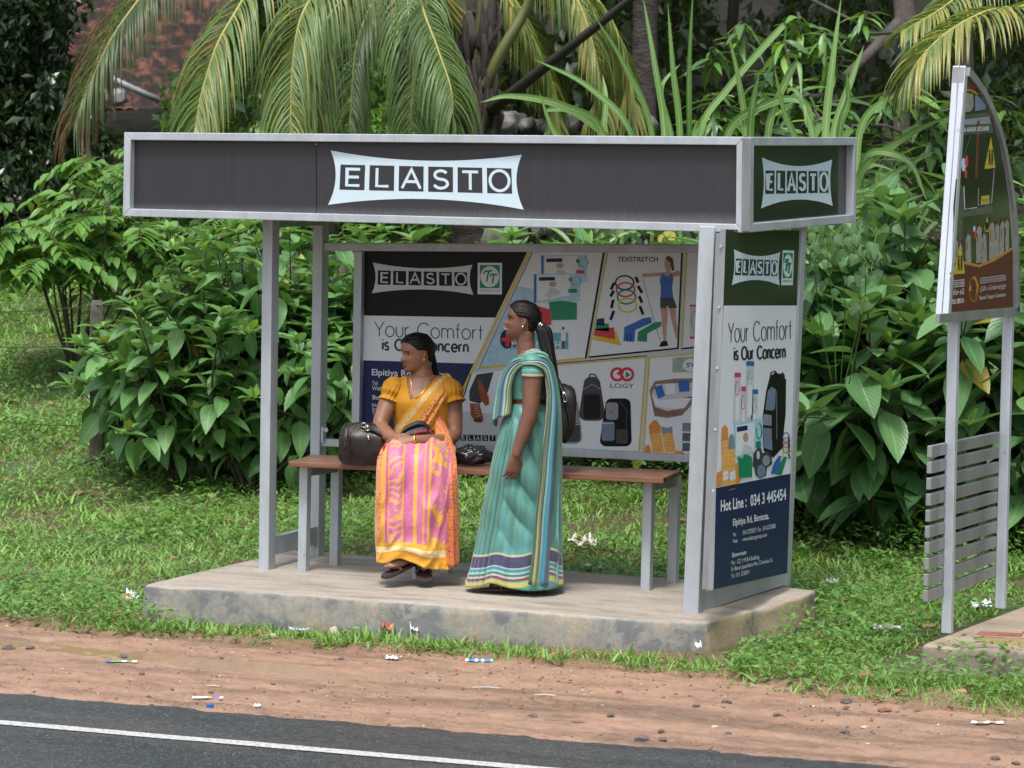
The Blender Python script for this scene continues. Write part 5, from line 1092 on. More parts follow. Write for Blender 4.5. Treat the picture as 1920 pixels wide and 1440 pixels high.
# sari end across the chest (upper edge, lower edge)
SR = [((730, 812), (742, 838)), ((744, 797), (768, 830)), ((760, 776), (793, 818)), ((778, 755), (813, 792)), ((797, 734), (830, 762)), ((815, 717), (842, 742)), ((829, 704), (853, 727)), ((838, 700), (858, 722)), ((846, 706), (858, 730))]
A = spline([(*a, 0) for a, b in SR], 90)[:, :2]; B = spline([(*b, 0) for a, b in SR], 90)[:, :2]; rs = []
TD = dense(T2, 80)
def surf(u, v, off):
    k = np.argmin(np.abs(TD[:, 1]-v)); uc, _, dc, hx, hy = TD[k]; x = np.clip((u-uc)/337/(hx+.012), -.985, .985)
    return dc-(hy+.0085)*(1-abs(x)**2.1)**.48-off
for i in range(90):
    row = []
    for j in range(44):
        x = j/43; u_, v_ = A[i]+(B[i]-A[i])*x; f = i/89
        fold = .010*abs(math.sin(x*13))*sm(.35, .6, x)*(.5+sm(.3, .8, f))+.003*math.sin(x*30)*sm(.4, .7, x)
        back = .16*sm(.88, 1, f)-.05*sm(.74, .9, f)
        row.append(P(u_, v_, surf(u_, v_, .008+fold)+back))
    rs.append(row)
mb = MB(); mb.grid(rs, uv=lambda i, j: (j/43, i/89)); o = obj("sari_end", mb, M_PALLU2, W2, smooth=True); mod(o, 'SOLIDIFY', thickness=.004, offset=0)
# hanging end at her left side
FR = [(772, 818, 824, .03), (790, 815, 833, -.0), (812, 815, 843, -.06), (838, 817, 850, -.14), (865, 819, 855, -.27), (895, 820, 857, -.36), (950, 824, 859, -.37), (1000, 827, 860, -.37), (1058, 829, 861, -.365)]
FD = dense(FR, 80); rs = []
for i, (v, ul, ur, dp) in enumerate(FD):
    f = i/79; c = P((ul+ur)/2, v, dp+.045); hx = (ur-ul)/2/345; row = []
    for a in np.linspace(0, 2*math.pi, 72, endpoint=False):
        k = 1+.16*math.sin(a*6+f*2)*sm(.3, 1, f)+.08*math.sin(a*11+1+f)
        row.append(c+EX*hx*math.cos(a)*(1+.08*math.sin(a*5+f*3)*f)+EY*.05*math.sin(a)*k+EZ*.012*math.sin(a*2+1)*f)
    rs.append(row)
mb = MB(); mb.rings(rs, uv=lambda i, j: (.8, i/79)); obj("hanging_sari_end", mb, M_SPOT, W2, smooth=True)
mb = MB(); neck = spline([P(763, 699, .06), P(767, 720, -.0), P(774, 741, -.022), P(786, 742, -.024), P(800, 722, -.004), P(812, 701, .06)], 40); neck = [q-EY*.0 for q in neck]
neck = spline([P(768, 700, .065), P(771, 720, .02), P(777, 744, -.012), P(790, 738, -.012), P(802, 722, .02), P(809, 704, .06)], 40)
mb.tube(neck, .0024, 6); obj("necklace", mb, M_GOLD, W2, smooth=True)
mb = MB(); c = P(777, 825, -.193); rs_ = [c+(EZ*math.cos(a)+EY*math.sin(a))*.030 for a in np.linspace(0, 6.283, 24)]; mb.tube(rs_, .006, 6, flat=1.4); mb.box(c-EY*.03, (.02, .012, .022), rot=YAW); obj("wristwatch", mb, M_GOLD, W2, smooth=True)
for (aa, bb, nm) in ((fa_, fb_, 0), (ga_, gb_, 1)):
    d_ = unit(bb-aa); mb = MB(); s_ = unit(np.cross(d_, EZ)); up_ = np.cross(s_, d_); base = aa-up_*.036
    mb.rings([[base+d_*(x)+s_*w_*q-up_*h for q, h in ((-1, 0), (1, 0), (1, .016), (-1, .016))] for x, w_ in ((-.045, .024), (0, .034), (.06, .036), (.13, .044), (.18, .042), (.205, .02))])
    mb.tube([base+d_*.11+s_*.042, lerp(aa, bb, .7)+up_*.04, base+d_*.11-s_*.042], .009, 8); mb.tube([base+d_*.03+s_*.036, aa+d_*.02+up_*.046, base+d_*.03-s_*.036], .007, 8)
    obj("sandal", mb, M_SANDAL, W2)
# ------------------------------------------------------------------ things on the bench
bag = thing("handbag", "large dark brown leather handbag on the bench beside the seated woman", "handbag", tuple(PZ(680, 872, .622)))
pc = P(684, 832, .02); rs = []
ux = unit(EX-EY*.12); uy = np.array([-ux[1], ux[0], 0])
for i in range(41):
    x = -1+2*i/40; h = .118*(1-.10*x*x)*(1-.0*x); w_ = .095*(1-.25*max(0, abs(x)-.75)/.25); en = 1-.16*sm(.86, 1, abs(x)); row = []
    for a in np.linspace(0, 2*math.pi, 56, endpoint=False):
        ca, sa = math.cos(a), math.sin(a); top = sm(.1, 1, sa)
        yy = w_*np.sign(ca)*abs(ca)**.6*(1-.38*top)*en; zz = h*np.sign(sa)*abs(sa)**.7*en
        k = 1+.035*mnoise.noise(Vector((x*2.5, ca*2, sa*2)))+.02*mnoise.noise(Vector((x*7, ca*5, sa*6)))
        row.append(pc+ux*x*.135*(1-.05*sa*(x < 0))+uy*yy*k+EZ*(zz*k-.0))
    rs.append(row)
mb = MB(); mb.rings(rs); obj("bag_body", mb, M_LEATH, bag, smooth=True)
for dp in (-.062, .05):
    mb = MB(); mb.tube(spline([P(676, 795, .02+dp), P(688, 797, dp), P(700, 806, dp-.01), P(722, 818, dp-.02), P(735, 812, dp), P(728, 795, dp+.02), P(715, 782, dp+.04), P(708, 770, dp+.03), P(714, 765, dp+.02), P(724, 775, dp+.03), P(733, 795, .05)][:(8 if dp > 0 else 5)], 40), .0085, 8); obj("handle", mb, M_LEATH, bag, smooth=True)
for (u_, v_) in ((682, 797), (689, 803)):
    mb = MB(); c = P(u_, v_, -.07); mb.tube([c+(EX*math.cos(a)+unit(EZ-EY*.3)*math.sin(a))*.013 for a in np.linspace(0, 6.283, 17)], .0028, 6); obj("ring", mb, M_CHROME, bag, smooth=True)
mb = MB(); mb.tube([P(690, 816, -.085), P(692, 825, -.09)], [.005, .006], 8); obj("zip_pull", mb, M_CHROME, bag, smooth=True)
mb = MB(); mb.tube(spline([P(648, 800, .0), P(642, 815, -.03), P(640, 835, -.04), P(644, 850, -.05)], 14), .011, 8, flat=.4); mb.tube([P(641, 832, -.05), P(647, 833, -.06), P(647, 842, -.06), P(641, 841, -.05)], .006, 6); obj("side_strap", mb, M_LEATH, bag, smooth=True)
mb = MB(); mb.tube(spline([P(655, 792, -.07), P(652, 815, -.095), P(655, 845, -.1), P(658, 868, -.09)], 20), .006, 6); obj("piping", mb, M_LEATH, bag, smooth=True)

umb = thing("umbrella", "folded black umbrella with red pattern held on the seated woman's lap", "umbrella", tuple(P(770, 850, -.2)))
t = NT("umbrella_cloth"); t.col(t.mix(t.ramp(t.noise(t.coord('Object'), 16, 2, .5, .8), ((.60, 0.), (.63, 1.))), (.016, .016, .02), (.30, .02, .05))); t.b.inputs['Roughness'].default_value = .5; M_UMB = t.mat
for k, (pts, wd) in enumerate((([(744, 826, -.08), (760, 810, -.06), (785, 801, -.03), (806, 806, -.01)], 12), ([(740, 832, -.1), (765, 820, -.08), (795, 813, -.05), (815, 822, -.03)], 12), ([(738, 846, -.2), (768, 845, -.22), (795, 841, -.2), (806, 836, -.17)], 8), ([(745, 843, -.14), (770, 839, -.13), (790, 834, -.1), (810, 834, -.07)], 8))):
    c = spline([P(*p) for p in pts], 24); rs = []
    for i, p in enumerate(c):
        w_ = wd/340*np.interp(i/23, [0, .3, .8, 1], [.35, .9, 1.1, .6]); rs.append([p+EZ*w_*math.cos(a)+EY*.018*math.sin(a)*(1+.5*math.sin(a*5+k)) for a in np.linspace(0, 6.283, 24, endpoint=False)])
    mb = MB(); mb.rings(rs); obj("canopy_fold", mb, M_UMB, umb, smooth=True)
mb = MB(); mb.tube(spline([P(752, 846, -.25), P(748, 856, -.29), P(738, 864, -.31), P(727, 870, -.31)], 14), [.010]*10+[.008, .006, .004, .002], 8, flat=.3); obj("closing_strap", mb, M_UMB, umb, smooth=True)
mb = MB(); mb.tube([P(720, 838, -.2), P(731, 839, -.21), P(737, 841, -.21)], [.014, .0155, .015], 14); mb.tube([P(722, 842, -.23), P(725, 853, -.25)], [.012, .011], 12); obj("handle", mb, M_REDP, umb, smooth=True)
mb = MB(); mb.tube(spline([P(722, 850, -.26), P(714, 860, -.27), P(708, 857, -.26), P(713, 852, -.26), P(724, 851, -.26)], 24), .002, 5); obj("wrist_cord", mb, M_REDP, umb, smooth=True)
# crumpled black polythene bag on the bench
c = PZ(884, 874, .622)+EZ*.055+EY*.03; mb = MB(); n = 60; rs = []
for i in range(n+1):
    ph = -math.pi/2+math.pi*i/n; row = []
    for a in np.linspace(0, 2*math.pi, 2*n, endpoint=False):
        x, y, z = math.cos(ph)*math.cos(a), math.cos(ph)*math.sin(a), math.sin(ph)
        q = Vector((x*2.2, y*2.2, z*2.2)); k = 1+.16*mnoise.noise(q)-.12*abs(mnoise.noise(q*2.3))-.08*abs(mnoise.noise(q*5.1))
        row.append(c+(EX*x*.115+EY*y*.09+EZ*(max(z, -.75)*.06+.02*x*0))*k)
    rs.append(row)
mb.rings(rs); ob = obj("carrier_bag", mb, M_PLAST, None, tuple(c-EZ*.05), smooth=True, label="crumpled black polythene carrier bag on the bench behind the standing woman", cat="bag")
# ================================================================== VEGETATION
def leaf_tpl(wfun, nseg=6, fold=.25, droop=.25, wav=0.):
    """blade along +y of length 1; returns V, F, UV"""
    V = []; F = []; UV = []
    for i in range(nseg+1):
        t = i/nseg; w_ = wfun(t)/2; z = -droop*t*t; wz = wav*math.sin(t*22)
        V += [(-w_, t, z+fold*w_+wz), (0, t, z), (w_, t, z+fold*w_-wz)]
    for i in range(nseg):
        a = i*3
        for q, u0 in ((0, 0.), (1, .5)):
            F.append((a+q, a+q+1, a+q+4, a+q+3)); UV += [(u0, i/nseg), (u0+.5, i/nseg), (u0+.5, (i+1)/nseg), (u0, (i+1)/nseg)]
    return np.array(V), np.array(F), np.array(UV)
ovate = lambda w_: (lambda t: w_*(math.sin(math.pi*min(1, t**.78))**.8+.02)*(1-.1*t))
LEAF_BIG = leaf_tpl(ovate(.50), 6, .35, .28); LEAF_BIG2 = leaf_tpl(ovate(.52), 6, .28, .16); LEAF_MANGO = leaf_tpl(ovate(.24), 6, .3, .35, .006)
LEAF_SM = leaf_tpl(ovate(.5), 2, .25, .15); LEAF_MD = leaf_tpl(ovate(.45), 4, .3, .25); LEAF_HEART = leaf_tpl(lambda t: .95*(1-t)**.75*(.25+min(1, t*9)*.75), 5, .25, .2)
def norm_rows(A): return A/np.maximum(np.linalg.norm(A, axis=1), 1e-9)[:, None]
def place(tpl, pos, d, up, L, W=None):
    V, F, UV = tpl; pos = np.asarray(pos, float); d = norm_rows(np.asarray(d, float)); up = np.asarray(up, float)
    x = norm_rows(np.cross(d, up)+1e-6); z = np.cross(x, d); L = np.asarray(L, float); W = L if W is None else np.asarray(W, float)
    out = pos[:, None]+V[None, :, 1, None]*d[:, None]*L[:, None, None]+V[None, :, 0, None]*x[:, None]*W[:, None, None]+V[None, :, 2, None]*z[:, None]*L[:, None, None]
    n = len(pos); FF = F[None]+(np.arange(n)*len(V))[:, None, None]
    return out.reshape(-1, 3), FF.reshape(-1, F.shape[1]), np.tile(UV, (n, 1))
def rdir(n, rg): 
    a = rg.normal(size=(n, 3)); return norm_rows(a)
def leaves_obj(name, tpl, pos, d, up, L, m, parent=None, W=None, midx=None, **kw):
    V, F, UV = place(tpl, pos, d, up, L, W)
    mi = None if midx is None else np.repeat(np.asarray(midx), len(tpl[1]))
    return np_obj(name, V, F, m, parent, uv=UV, midx=mi, smooth=True, **kw)
ML_SHRUB = leafmat("shrub_leaf", (.07, .185, .05), (.16, .33, .105), .42, .28, 9, yellow=.012)
ML_YOUNG = leafmat("young_leaf", (.13, .30, .045), (.24, .42, .06), .4, .35, 9)
ML_BIG = leafmat("large_shrub_leaf", (.06, .155, .052), (.135, .28, .10), .40, .24, 10, yellow=.02, ycol=(.30, .24, .03))
ML_MANGO = leafmat("mango_leaf", (.032, .10, .02), (.09, .20, .035), .28, .2, 14)
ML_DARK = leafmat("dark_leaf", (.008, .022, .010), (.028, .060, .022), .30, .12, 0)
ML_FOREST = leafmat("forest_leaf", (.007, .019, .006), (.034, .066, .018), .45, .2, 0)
ML_UNDER = leafmat("undergrowth_leaf", (.05, .14, .02), (.14, .29, .045), .45, .3, 0)
ML_PINN = leafmat("leaflet", (.075, .19, .035), (.15, .31, .06), .42, .3, 0)
ML_HEART = leafmat("heart_leaf", (.06, .15, .05), (.13, .25, .10), .4, .25, 5)
M_STEM = mat("dark_stem", (.030, .022, .016), .85, col2=(.06, .045, .032), vs=14, bump=.4, bs=60)
M_BARK = mat("grey_bark", (.075, .062, .052), .9, col2=(.035, .028, .023), vs=7, stretch=(1, 1, .5), bump=.8, bs=22, bd=.02)
M_PALMBARK = mat("palm_bark", (.060, .048, .040), .9, col2=(.024, .019, .016), vs=9, stretch=(1, 1, 2.2), bump=.9, bs=18, bd=.02)

def shrub(name, u, D, h, label, cat, leaf=.23, nst=7, spread=.6, seed=0, tpl=LEAF_BIG, m=ML_SHRUB, dens=1., group=None, droop=0., y0=.22):
    rg = np.random.default_rng(seed); p = PD(u, 700, D); base = np.array([p[0], p[1], float(G(p[0], p[1]))-.02])
    t = thing(name, label, cat, tuple(base), group); sb = MB(); pos, dr, up, L, mi = [], [], [], [], []
    def branch(a, d, ln, r0, lv):
        pts = [a]; dd = d.copy()
        for k in range(5):
            dd = unit(dd+rg.normal(size=3)*.16+np.array([0, 0, .12 if lv == 0 else .05])); pts.append(pts[-1]+dd*ln/5)
        c = spline(pts, 14); sb.tube(c, list(np.linspace(r0, r0*.35, 14)), 6)
        ph = rg.uniform(0, 6.28); s0 = y0 if lv == 0 else .1; nn = int(ln*(1-s0)/.055*dens)
        for k in range(nn):
            s = s0+(1-s0)*(k+.5)/nn; q = c[min(13, int(s*13))]; tn = unit(c[min(13, int(s*13)+1)]-c[max(0, int(s*13)-1)])
            a_ = ph+k*2.4; e1 = unit(np.cross(tn, np.array([.3, .2, 1]))); e2 = np.cross(tn, e1); out = e1*math.cos(a_)+e2*math.sin(a_)
            el = np.interp(s, [0, .5, .85, 1], [-.75, -.35, .1, .75])+rg.normal()*.22-droop
            dv = unit(out*math.cos(el)+np.array([0, 0, 1])*math.sin(el)+tn*.25)
            pos.append(q+dv*.02); dr.append(dv); up.append(np.array([0, 0, 1])+rg.normal(size=3)*.25+out*.2); L.append(leaf*np.interp(s, [0, .3, .8, 1], [.8, 1, 1, .55])*rg.uniform(.7, 1.15)); mi.append(1 if s > .95 and rg.random() < .6 else 0)
        for k in range(5):            # terminal whorl
            a_ = k*1.256+ph; out = np.array([math.cos(a_), math.sin(a_), 0]); dv = unit(out*.8+np.array([0, 0, rg.uniform(.15, .9)])); pos.append(c[-1]); dr.append(dv); up.append(np.array([0, 0, 1.])-out*.3); L.append(leaf*rg.uniform(.5, .85)); mi.append(0)
        for k in range(2): pos.append(c[-1]); dr.append(unit(np.array([rg.normal()*.35, rg.normal()*.35, 1]))); up.append(rg.normal(size=3)); L.append(leaf*rg.uniform(.25, .45)); mi.append(1)
        if lv < 1:
            for k in range(3):
                s = rg.uniform(.35, .85); q = c[int(s*13)]; a_ = rg.uniform(0, 6.28); branch(q, unit(np.array([math.cos(a_)*.9, math.sin(a_)*.9, rg.uniform(.1, .7)])), ln*rg.uniform(.25, .5), r0*.5, 1)
    for k in range(nst):
        a_ = k*6.283/nst+rg.normal()*.4; sp = rg.uniform(.15, 1)*spread
        branch(base+np.array([math.cos(a_), math.sin(a_), 0])*.12*rg.random(), unit(np.array([math.cos(a_)*sp, math.sin(a_)*sp, 1])), h*rg.uniform(.65, 1.0), .013, 0)
    obj("stem", sb, M_STEM, t, smooth=True)
    leaves_obj("foliage", tpl, pos, dr, up, L, [m, ML_YOUNG], t, midx=mi); return t
GL_ = "leafy shrubs behind the bus shelter"
for i, (u, D, h, lab) in enumerate((
    (262, 25.6, 1.25, "leftmost broadleaf shrub, partly covering the concrete fence post at left"),
    (335, 25.0, 1.6, "second broadleaf shrub from the left, between the fence post and the shelter"),
    (410, 25.3, 1.85, "tall broadleaf shrub just left of the shelter's left front post"),
    (475, 24.8, 1.7, "broadleaf shrub directly behind the shelter's left front post"),
    (560, 25.2, 1.9, "broadleaf shrub seen between the two left posts of the shelter"),
    (655, 25.3, 1.85, "broadleaf shrub behind the left end of the back advertising board"))):
    shrub("broadleaf_shrub", u, D, h*1.02, lab, "shrub", .25, 9, (.42 if i == 0 else .66), 10+i, dens=1.0, group=GL_)
for i, (u, D, h, lab) in enumerate((
    (790, 25.0, 2.0, "shrub behind the back board, rising above it left of centre"), (900, 25.3, 2.05, "shrub behind the back board, rising above the standing woman's head"),
    (1120, 25.2, 1.95, "shrub hidden behind the back board near the backpack pictures"), (1270, 24.9, 2.0, "shrub behind the right end of the back board"))):
    shrub("broadleaf_shrub", u, D, h, lab, "shrub", .30, 8, .6, 30+i, group=GL_)
for i, (u, D, h, lab) in enumerate((
    (1525, 22.6, 2.2, "large leaved shrub right beside the side advertising panel"), (1600, 23.2, 2.4, "large leaved shrub between the side panel and the sign pylon, tallest there"),
    (1672, 22.0, 2.0, "large leaved shrub with hanging dark leaves halfway to the sign pylon"), (1735, 22.9, 2.2, "large leaved shrub just left of the sign pylon's posts"),
    (1825, 22.3, 2.05, "large leaved shrub seen between the two posts of the sign pylon"), (1905, 22.0, 2.1, "large leaved shrub right of the sign pylon at the photo's edge"), (1990, 22.7, 2.0, "large leaved shrub partly cut by the right edge of the photo"))):
    shrub("large_leaf_shrub", u, D, h, lab, "shrub", .37, 7, .72, 50+i, LEAF_BIG2, ML_BIG, .72, GL_, droop=.12)

# feathery shrub with paired leaflets at upper left
def pinnate(name, u, D, h, label, seed, n=26, leaf=.085, spread=1.):
    rg = np.random.default_rng(seed); p = PD(u, 700, D); base = np.array([p[0], p[1], float(G(p[0], p[1]))]); t = thing(name, label, "shrub", tuple(base)); sb = MB(); pos, dr, up, L = [], [], [], []
    for k in range(n):
        a_ = rg.uniform(0, 6.28); sp = rg.uniform(.2, 1)*spread; top = base+np.array([math.cos(a_)*sp*.5, math.sin(a_)*sp*.5, h*rg.uniform(.7, 1.)])
        mid = lerp(base, top, .6)+rg.normal(size=3)*.05; sb.tube(spline([base, mid, top], 10), [.012]*4+[.008]*6, 5)
        for q in range(5):
            b_ = rg.uniform(0, 6.28); st = lerp(mid, top, rg.uniform(.45, 1)); e = np.array([math.cos(b_), math.sin(b_), rg.uniform(.1, .6)]); ln = rg.uniform(.35, .6)
            c = np.array([st+e*ln*x-EZ*ln*.55*x*x for x in np.linspace(0, 1, 10)]); sb.tube(c, .004, 4)
            for i in range(1, 10):
                tn = unit(c[i]-c[i-1]); sd = unit(np.cross(tn, EZ))
                for s_ in (-1, 1): pos.append(c[i]); dr.append(sd*s_*.9+tn*.45-EZ*.15+rg.normal(size=3)*.1); up.append(EZ+rg.normal(size=3)*.2); L.append(leaf*rg.uniform(.8, 1.3))
    obj("stem", sb, M_STEM, t, smooth=True); leaves_obj("foliage", LEAF_MD, pos, dr, up, L, ML_PINN, t)
pinnate("feathery_shrub", 140, 29.5, 1.55, "light green feathery shrub at far left with drooping paired leaflets", 70, 20, .15, 1.7)
pinnate("feathery_shrub", 240, 32.5, 1.6, "light green feathery shrub below the left end of the shelter's fascia", 71, 18, .14, 1.6)
pinnate("feathery_shrub", 370, 30.0, 1.5, "blue green feathery shrub above the broadleaf shrubs left of the shelter", 72, 13, .095, 1.3)

# tall cane grass behind the shelter: blades drawn as arching ribbons on stalks
ML_CANE = leafmat("cane_blade", (.13, .26, .055), (.22, .38, .10), .36, .35, 0)
def ribbon(c, wd, side, fold=.3):
    """V,F,UV of a folded ribbon along curve c (n,3)"""
    n = len(c); T = norm_rows(np.gradient(c, axis=0)); X = norm_rows(np.cross(T, side)); Z = np.cross(X, T)
    V = np.stack([c-X*wd[:, None]/2+Z*wd[:, None]*fold/2, c, c+X*wd[:, None]/2+Z*wd[:, None]*fold/2], 1).reshape(-1, 3); F = []; UV = []
    for i in range(n-1):
        for q in (0, 1): F.append((i*3+q, i*3+q+1, i*3+q+4, i*3+q+3)); UV += [(q*.5, i/(n-1)), (q*.5+.5, i/(n-1)), (q*.5+.5, (i+1)/(n-1)), (q*.5, (i+1)/(n-1))]
    return V, np.array(F), np.array(UV)
def join(parts):
    V, F, U = [], [], []; k = 0
    for v, f, u in parts: V.append(v); F.append(f+k); U.append(u); k += len(v)
    return np.vstack(V), np.vstack(F), np.vstack(U)
t = NT("cane_blade_ribbed"); ge = t.n("NewGeometry"); tc = t.n("TexCoord"); sp_ = t.n("SeparateXYZ"); t.l(tc.outputs['UV'], sp_.inputs[0])
ax = t.math('ABSOLUTE', t.math('SUBTRACT', sp_.outputs[0], .5)); base = t.ramp(ge.outputs['Random Per Island'], ((0, (.10, .22, .05)), (1, (.24, .40, .11))))
base = t.mix(t.ramp(ax, ((.03, 1.), (.07, 0.))), base, (.36, .5, .26)); t.col(base); t.b.inputs['Roughness'].default_value = .38
tr = t.n("BsdfTranslucent"); t.l(base, tr.inputs[0]); ms = t.n("MixShader"); ms.inputs[0].default_value = .3; t.l(t.b.outputs[0], ms.inputs[1]); t.l(tr.outputs[0], ms.inputs[2]); t.l(ms.outputs[0], t.out.inputs[0]); ML_CANE = t.mat
rg = np.random.default_rng(90)
def cane(u, D, blades, label, seed):
    D = D+2.2
    rg = np.random.default_rng(seed); p = PD(u, 600, D); base = np.array([p[0], p[1], float(G(p[0], p[1]))]); t = thing("cane_grass", label, "tall grass", tuple(base), "tall cane grass behind the shelter"); sb = MB(); parts = []
    for bl in blades:
        foot = PD(bl[0][0], 470, D+rg.uniform(-.2, .2)); root = base+np.array([rg.normal()*.12, rg.normal()*.12, 0]); sb.tube(spline([root, lerp(root, foot, .55)+rg.normal(size=3)*.03, foot], 10), list(np.linspace(.016, .010, 10)), 6)
        dd = rg.uniform(-.5, .35); n_ = len(bl)
        c = spline([foot]+[PD(x, y, D+dd*(k+1)/n_) for k, (x, y) in enumerate(bl)], 26)
        wd = np.interp(np.linspace(0, 1, 26), [0, .25, .55, .85, 1], [.03, .050, .052, .026, .001])*rg.uniform(.85, 1.15); parts.append(ribbon(c, wd, np.tile(-_f+_r*rg.normal()*.5, (26, 1))))
    for k in range(int(10+2*len(blades))):      # random shorter blades
        foot = PD(u+rg.normal()*40, rg.uniform(380, 640), D+rg.uniform(-.3, .3)); a_ = rg.uniform(0, 6.28); ln = rg.uniform(.6, 1.3); e = np.array([math.cos(a_), math.sin(a_), 0])
        x = np.linspace(0, 1, 18)[:, None]; c = foot+e*ln*(x*.35+.35*x**2)+EZ*ln*(x*1.0-.75*x**2.2); wd = np.interp(x[:, 0], [0, .3, .7, 1], [.018, .036, .026, .001]); parts.append(ribbon(c, wd, np.tile(-_f+rg.normal(size=3)*.4, (18, 1))))
    obj("stalk", sb, ML_UNDER, t, smooth=True); V, F, U = join(parts); np_obj("blade", V, F, ML_CANE, t, uv=U, smooth=True)
cane(1150, 24.0, [[(1130, 255), (1060, 200), (960, 180), (900, 192)], [(1185, 262), (1105, 165), (1000, 110)], [(1090, 300), (1040, 250), (1010, 170)], [(1120, 330), (1135, 200), (1130, 140)], [(1165, 300), (1085, 215), (1035, 205), (1020, 215)]], "cane grass clump with long blades leaning left towards the palm trunk", 91)
cane(1235, 24.2, [[(1222, 250), (1170, 120), (1112, 25)], [(1246, 250), (1226, 110), (1205, -10)], [(1275, 255), (1262, 130), (1252, 5)], [(1292, 250), (1292, 120), (1300, -30)], [(1262, 280), (1240, 170), (1275, 120)]], "cane grass clump with the tallest upright blades above the fascia centre right", 92)
cane(1375, 23.8, [[(1312, 255), (1365, 165), (1455, 62), (1472, 50), (1470, 90)], [(1362, 258), (1440, 195), (1500, 190), (1512, 240)], [(1398, 255), (1385, 150), (1365, 60)], [(1405, 300), (1410, 200), (1425, 130)], [(1440, 255), (1475, 150), (1498, 122), (1503, 190)]], "cane grass clump behind the right corner of the fascia, blades bending right", 93)
cane(1560, 23.4, [[(1548, 258), (1560, 130), (1578, -10)], [(1574, 256), (1590, 190), (1587, 130)], [(1560, 270), (1600, 140), (1620, 85)], [(1530, 290), (1500, 180), (1470, 165)], [(1500, 300), (1470, 210), (1450, 120)]], "cane grass clump behind the side fascia with thin upright blades", 94)
cane(1640, 23.0, [[(1610, 330), (1700, 255), (1785, 215)], [(1600, 400), (1670, 330), (1760, 280)], [(1610, 260), (1655, 190), (1720, 170)], [(1640, 360), (1690, 345), (1725, 400)], [(1620, 300), (1700, 300), (1740, 380)]], "cane grass clump between the side fascia and the sign pylon, blades sweeping right", 95)

# coconut palm --------------------------------------------------------------------------
def frondmat(name, c1, c2, rough=.4, tr_=.3): return leafmat(name, c1, c2, rough, tr_, 0)
MF_G = frondmat("palm_leaflet", (.075, .138, .036), (.165, .245, .07)); MF_Y = frondmat("yellowing_leaflet", (.20, .21, .05), (.34, .31, .08)); MF_D = frondmat("dark_leaflet", (.035, .065, .022), (.09, .13, .04)); MF_B = frondmat("dead_leaflet", (.13, .065, .035), (.24, .13, .075), .7, .15)
M_RACH = mat("yellow_midrib", (.34, .30, .07), .45, col2=(.24, .24, .06), vs=5); M_PET = mat("green_leafstalk", (.13, .14, .045), .5, col2=(.08, .09, .035), vs=4, stretch=(1, 1, .3)); M_DEADST = mat("dead_leafstalk", (.016, .013, .011), .8); M_FIBRE = mat("leaf_sheath_fibre", (.055, .042, .034), .95, col2=(.025, .019, .016), vs=12, stretch=(3, 3, .5), bump=.7, bs=40)
def frond(parent, path, mleaf, n=118, L0=.85, r0=.021, start=.25, hang=.75, mr=None, seed=0, wd=.0165, mix=None):
    rg = np.random.default_rng(seed); c = spline([PD(*p) for p in path], 60); mb = MB(); mb.tube(c, list(np.linspace(r0, .004, 60)), 7)
    o = obj("frond", mb, mr or M_RACH, parent, smooth=True); parts = []; mi = []
    for i in range(n):
        s = start+(1-start)*(i+.5)/n; k = s*59; k0 = int(k); q = c[k0]+(c[min(59, k0+1)]-c[k0])*(k-k0); tn = unit(c[min(59, k0+1)]-c[max(0, k0-1)]); sd = unit(np.cross(tn, EZ)); upn = np.cross(sd, tn)
        ln = L0*np.interp((s-start)/(1-start), [0, .15, .5, .85, 1], [.55, .85, 1, .75, .35])
        for sg in (-1, 1):
            d = unit(sd*sg*.8+tn*(.55+.5*(s-.5))+upn*.25+rg.normal(size=3)*.07); p = q.copy(); pts = [p]; l_ = ln*rg.uniform(.85, 1.1)
            for g_ in range(5): d = unit(d-EZ*hang*(.35+.25*g_)*rg.uniform(.8, 1.15)); p = p+d*l_/5; pts.append(p)
            pts = np.array(pts); parts.append(ribbon(pts, wd*np.array([.55, 1, 1, .8, .5, .05]), np.tile(upn+sd*sg*.4+rg.normal(size=3)*.2, (6, 1)), .5)); mi.append(1 if mix and (rg.random() < mix[1](s)) else 0)
    V, F, U = join(parts); np_obj("leaflet", V, F, [mleaf, mix[0] if mix else mleaf], o, uv=U, midx=np.repeat(mi, 10), smooth=True); return o
pk = PD(892, 150, 33.); gz = float(G(pk[0], pk[1]))
palm = thing("coconut_palm", "coconut palm with thick brown trunk and drooping fronds behind the shelter roof", "palm tree", (pk[0], pk[1], gz))
rs = []; mb = MB()
zz = np.linspace(gz-.1, pk[2]+.45, 60)
for i, z in enumerate(zz):
    r_ = np.interp(z, [gz, gz+.4, 2.2, 2.5, 3.2, 3.7], [.30, .22, .20, .21, .19, .12])*(1+.05*math.sin(i*1.6)); rs.append([np.array([pk[0]+.02*math.sin(z*2), pk[1], z])+np.array([math.cos(a), math.sin(a), 0])*r_*(1+.07*mnoise.noise(Vector((math.cos(a)*2, math.sin(a)*2, z*4)))) for a in np.linspace(0, 6.283, 28, endpoint=False)])
mb.rings(rs); obj("trunk", mb, M_PALMBARK, palm, smooth=True)
def stalk(path, r0, r1, m, name="leaf_stalk"):
    mb = MB(); c = spline([PD(*p) for p in path], 30); mb.tube(c, list(np.linspace(r0, r1, 30)), 9, flat=.7); return obj(name, mb, m, palm, smooth=True)
stalk([(872, 205, 32.7), (845, 120, 32.5), (812, 50, 32.4), (780, -20, 32.2), (730, -110, 32)], .10, .045, M_PET)
stalk([(905, 170, 32.7), (945, 90, 32.6), (985, 20, 32.6), (1010, -40, 32.5), (1040, -120, 32.3)], .085, .045, M_PET)
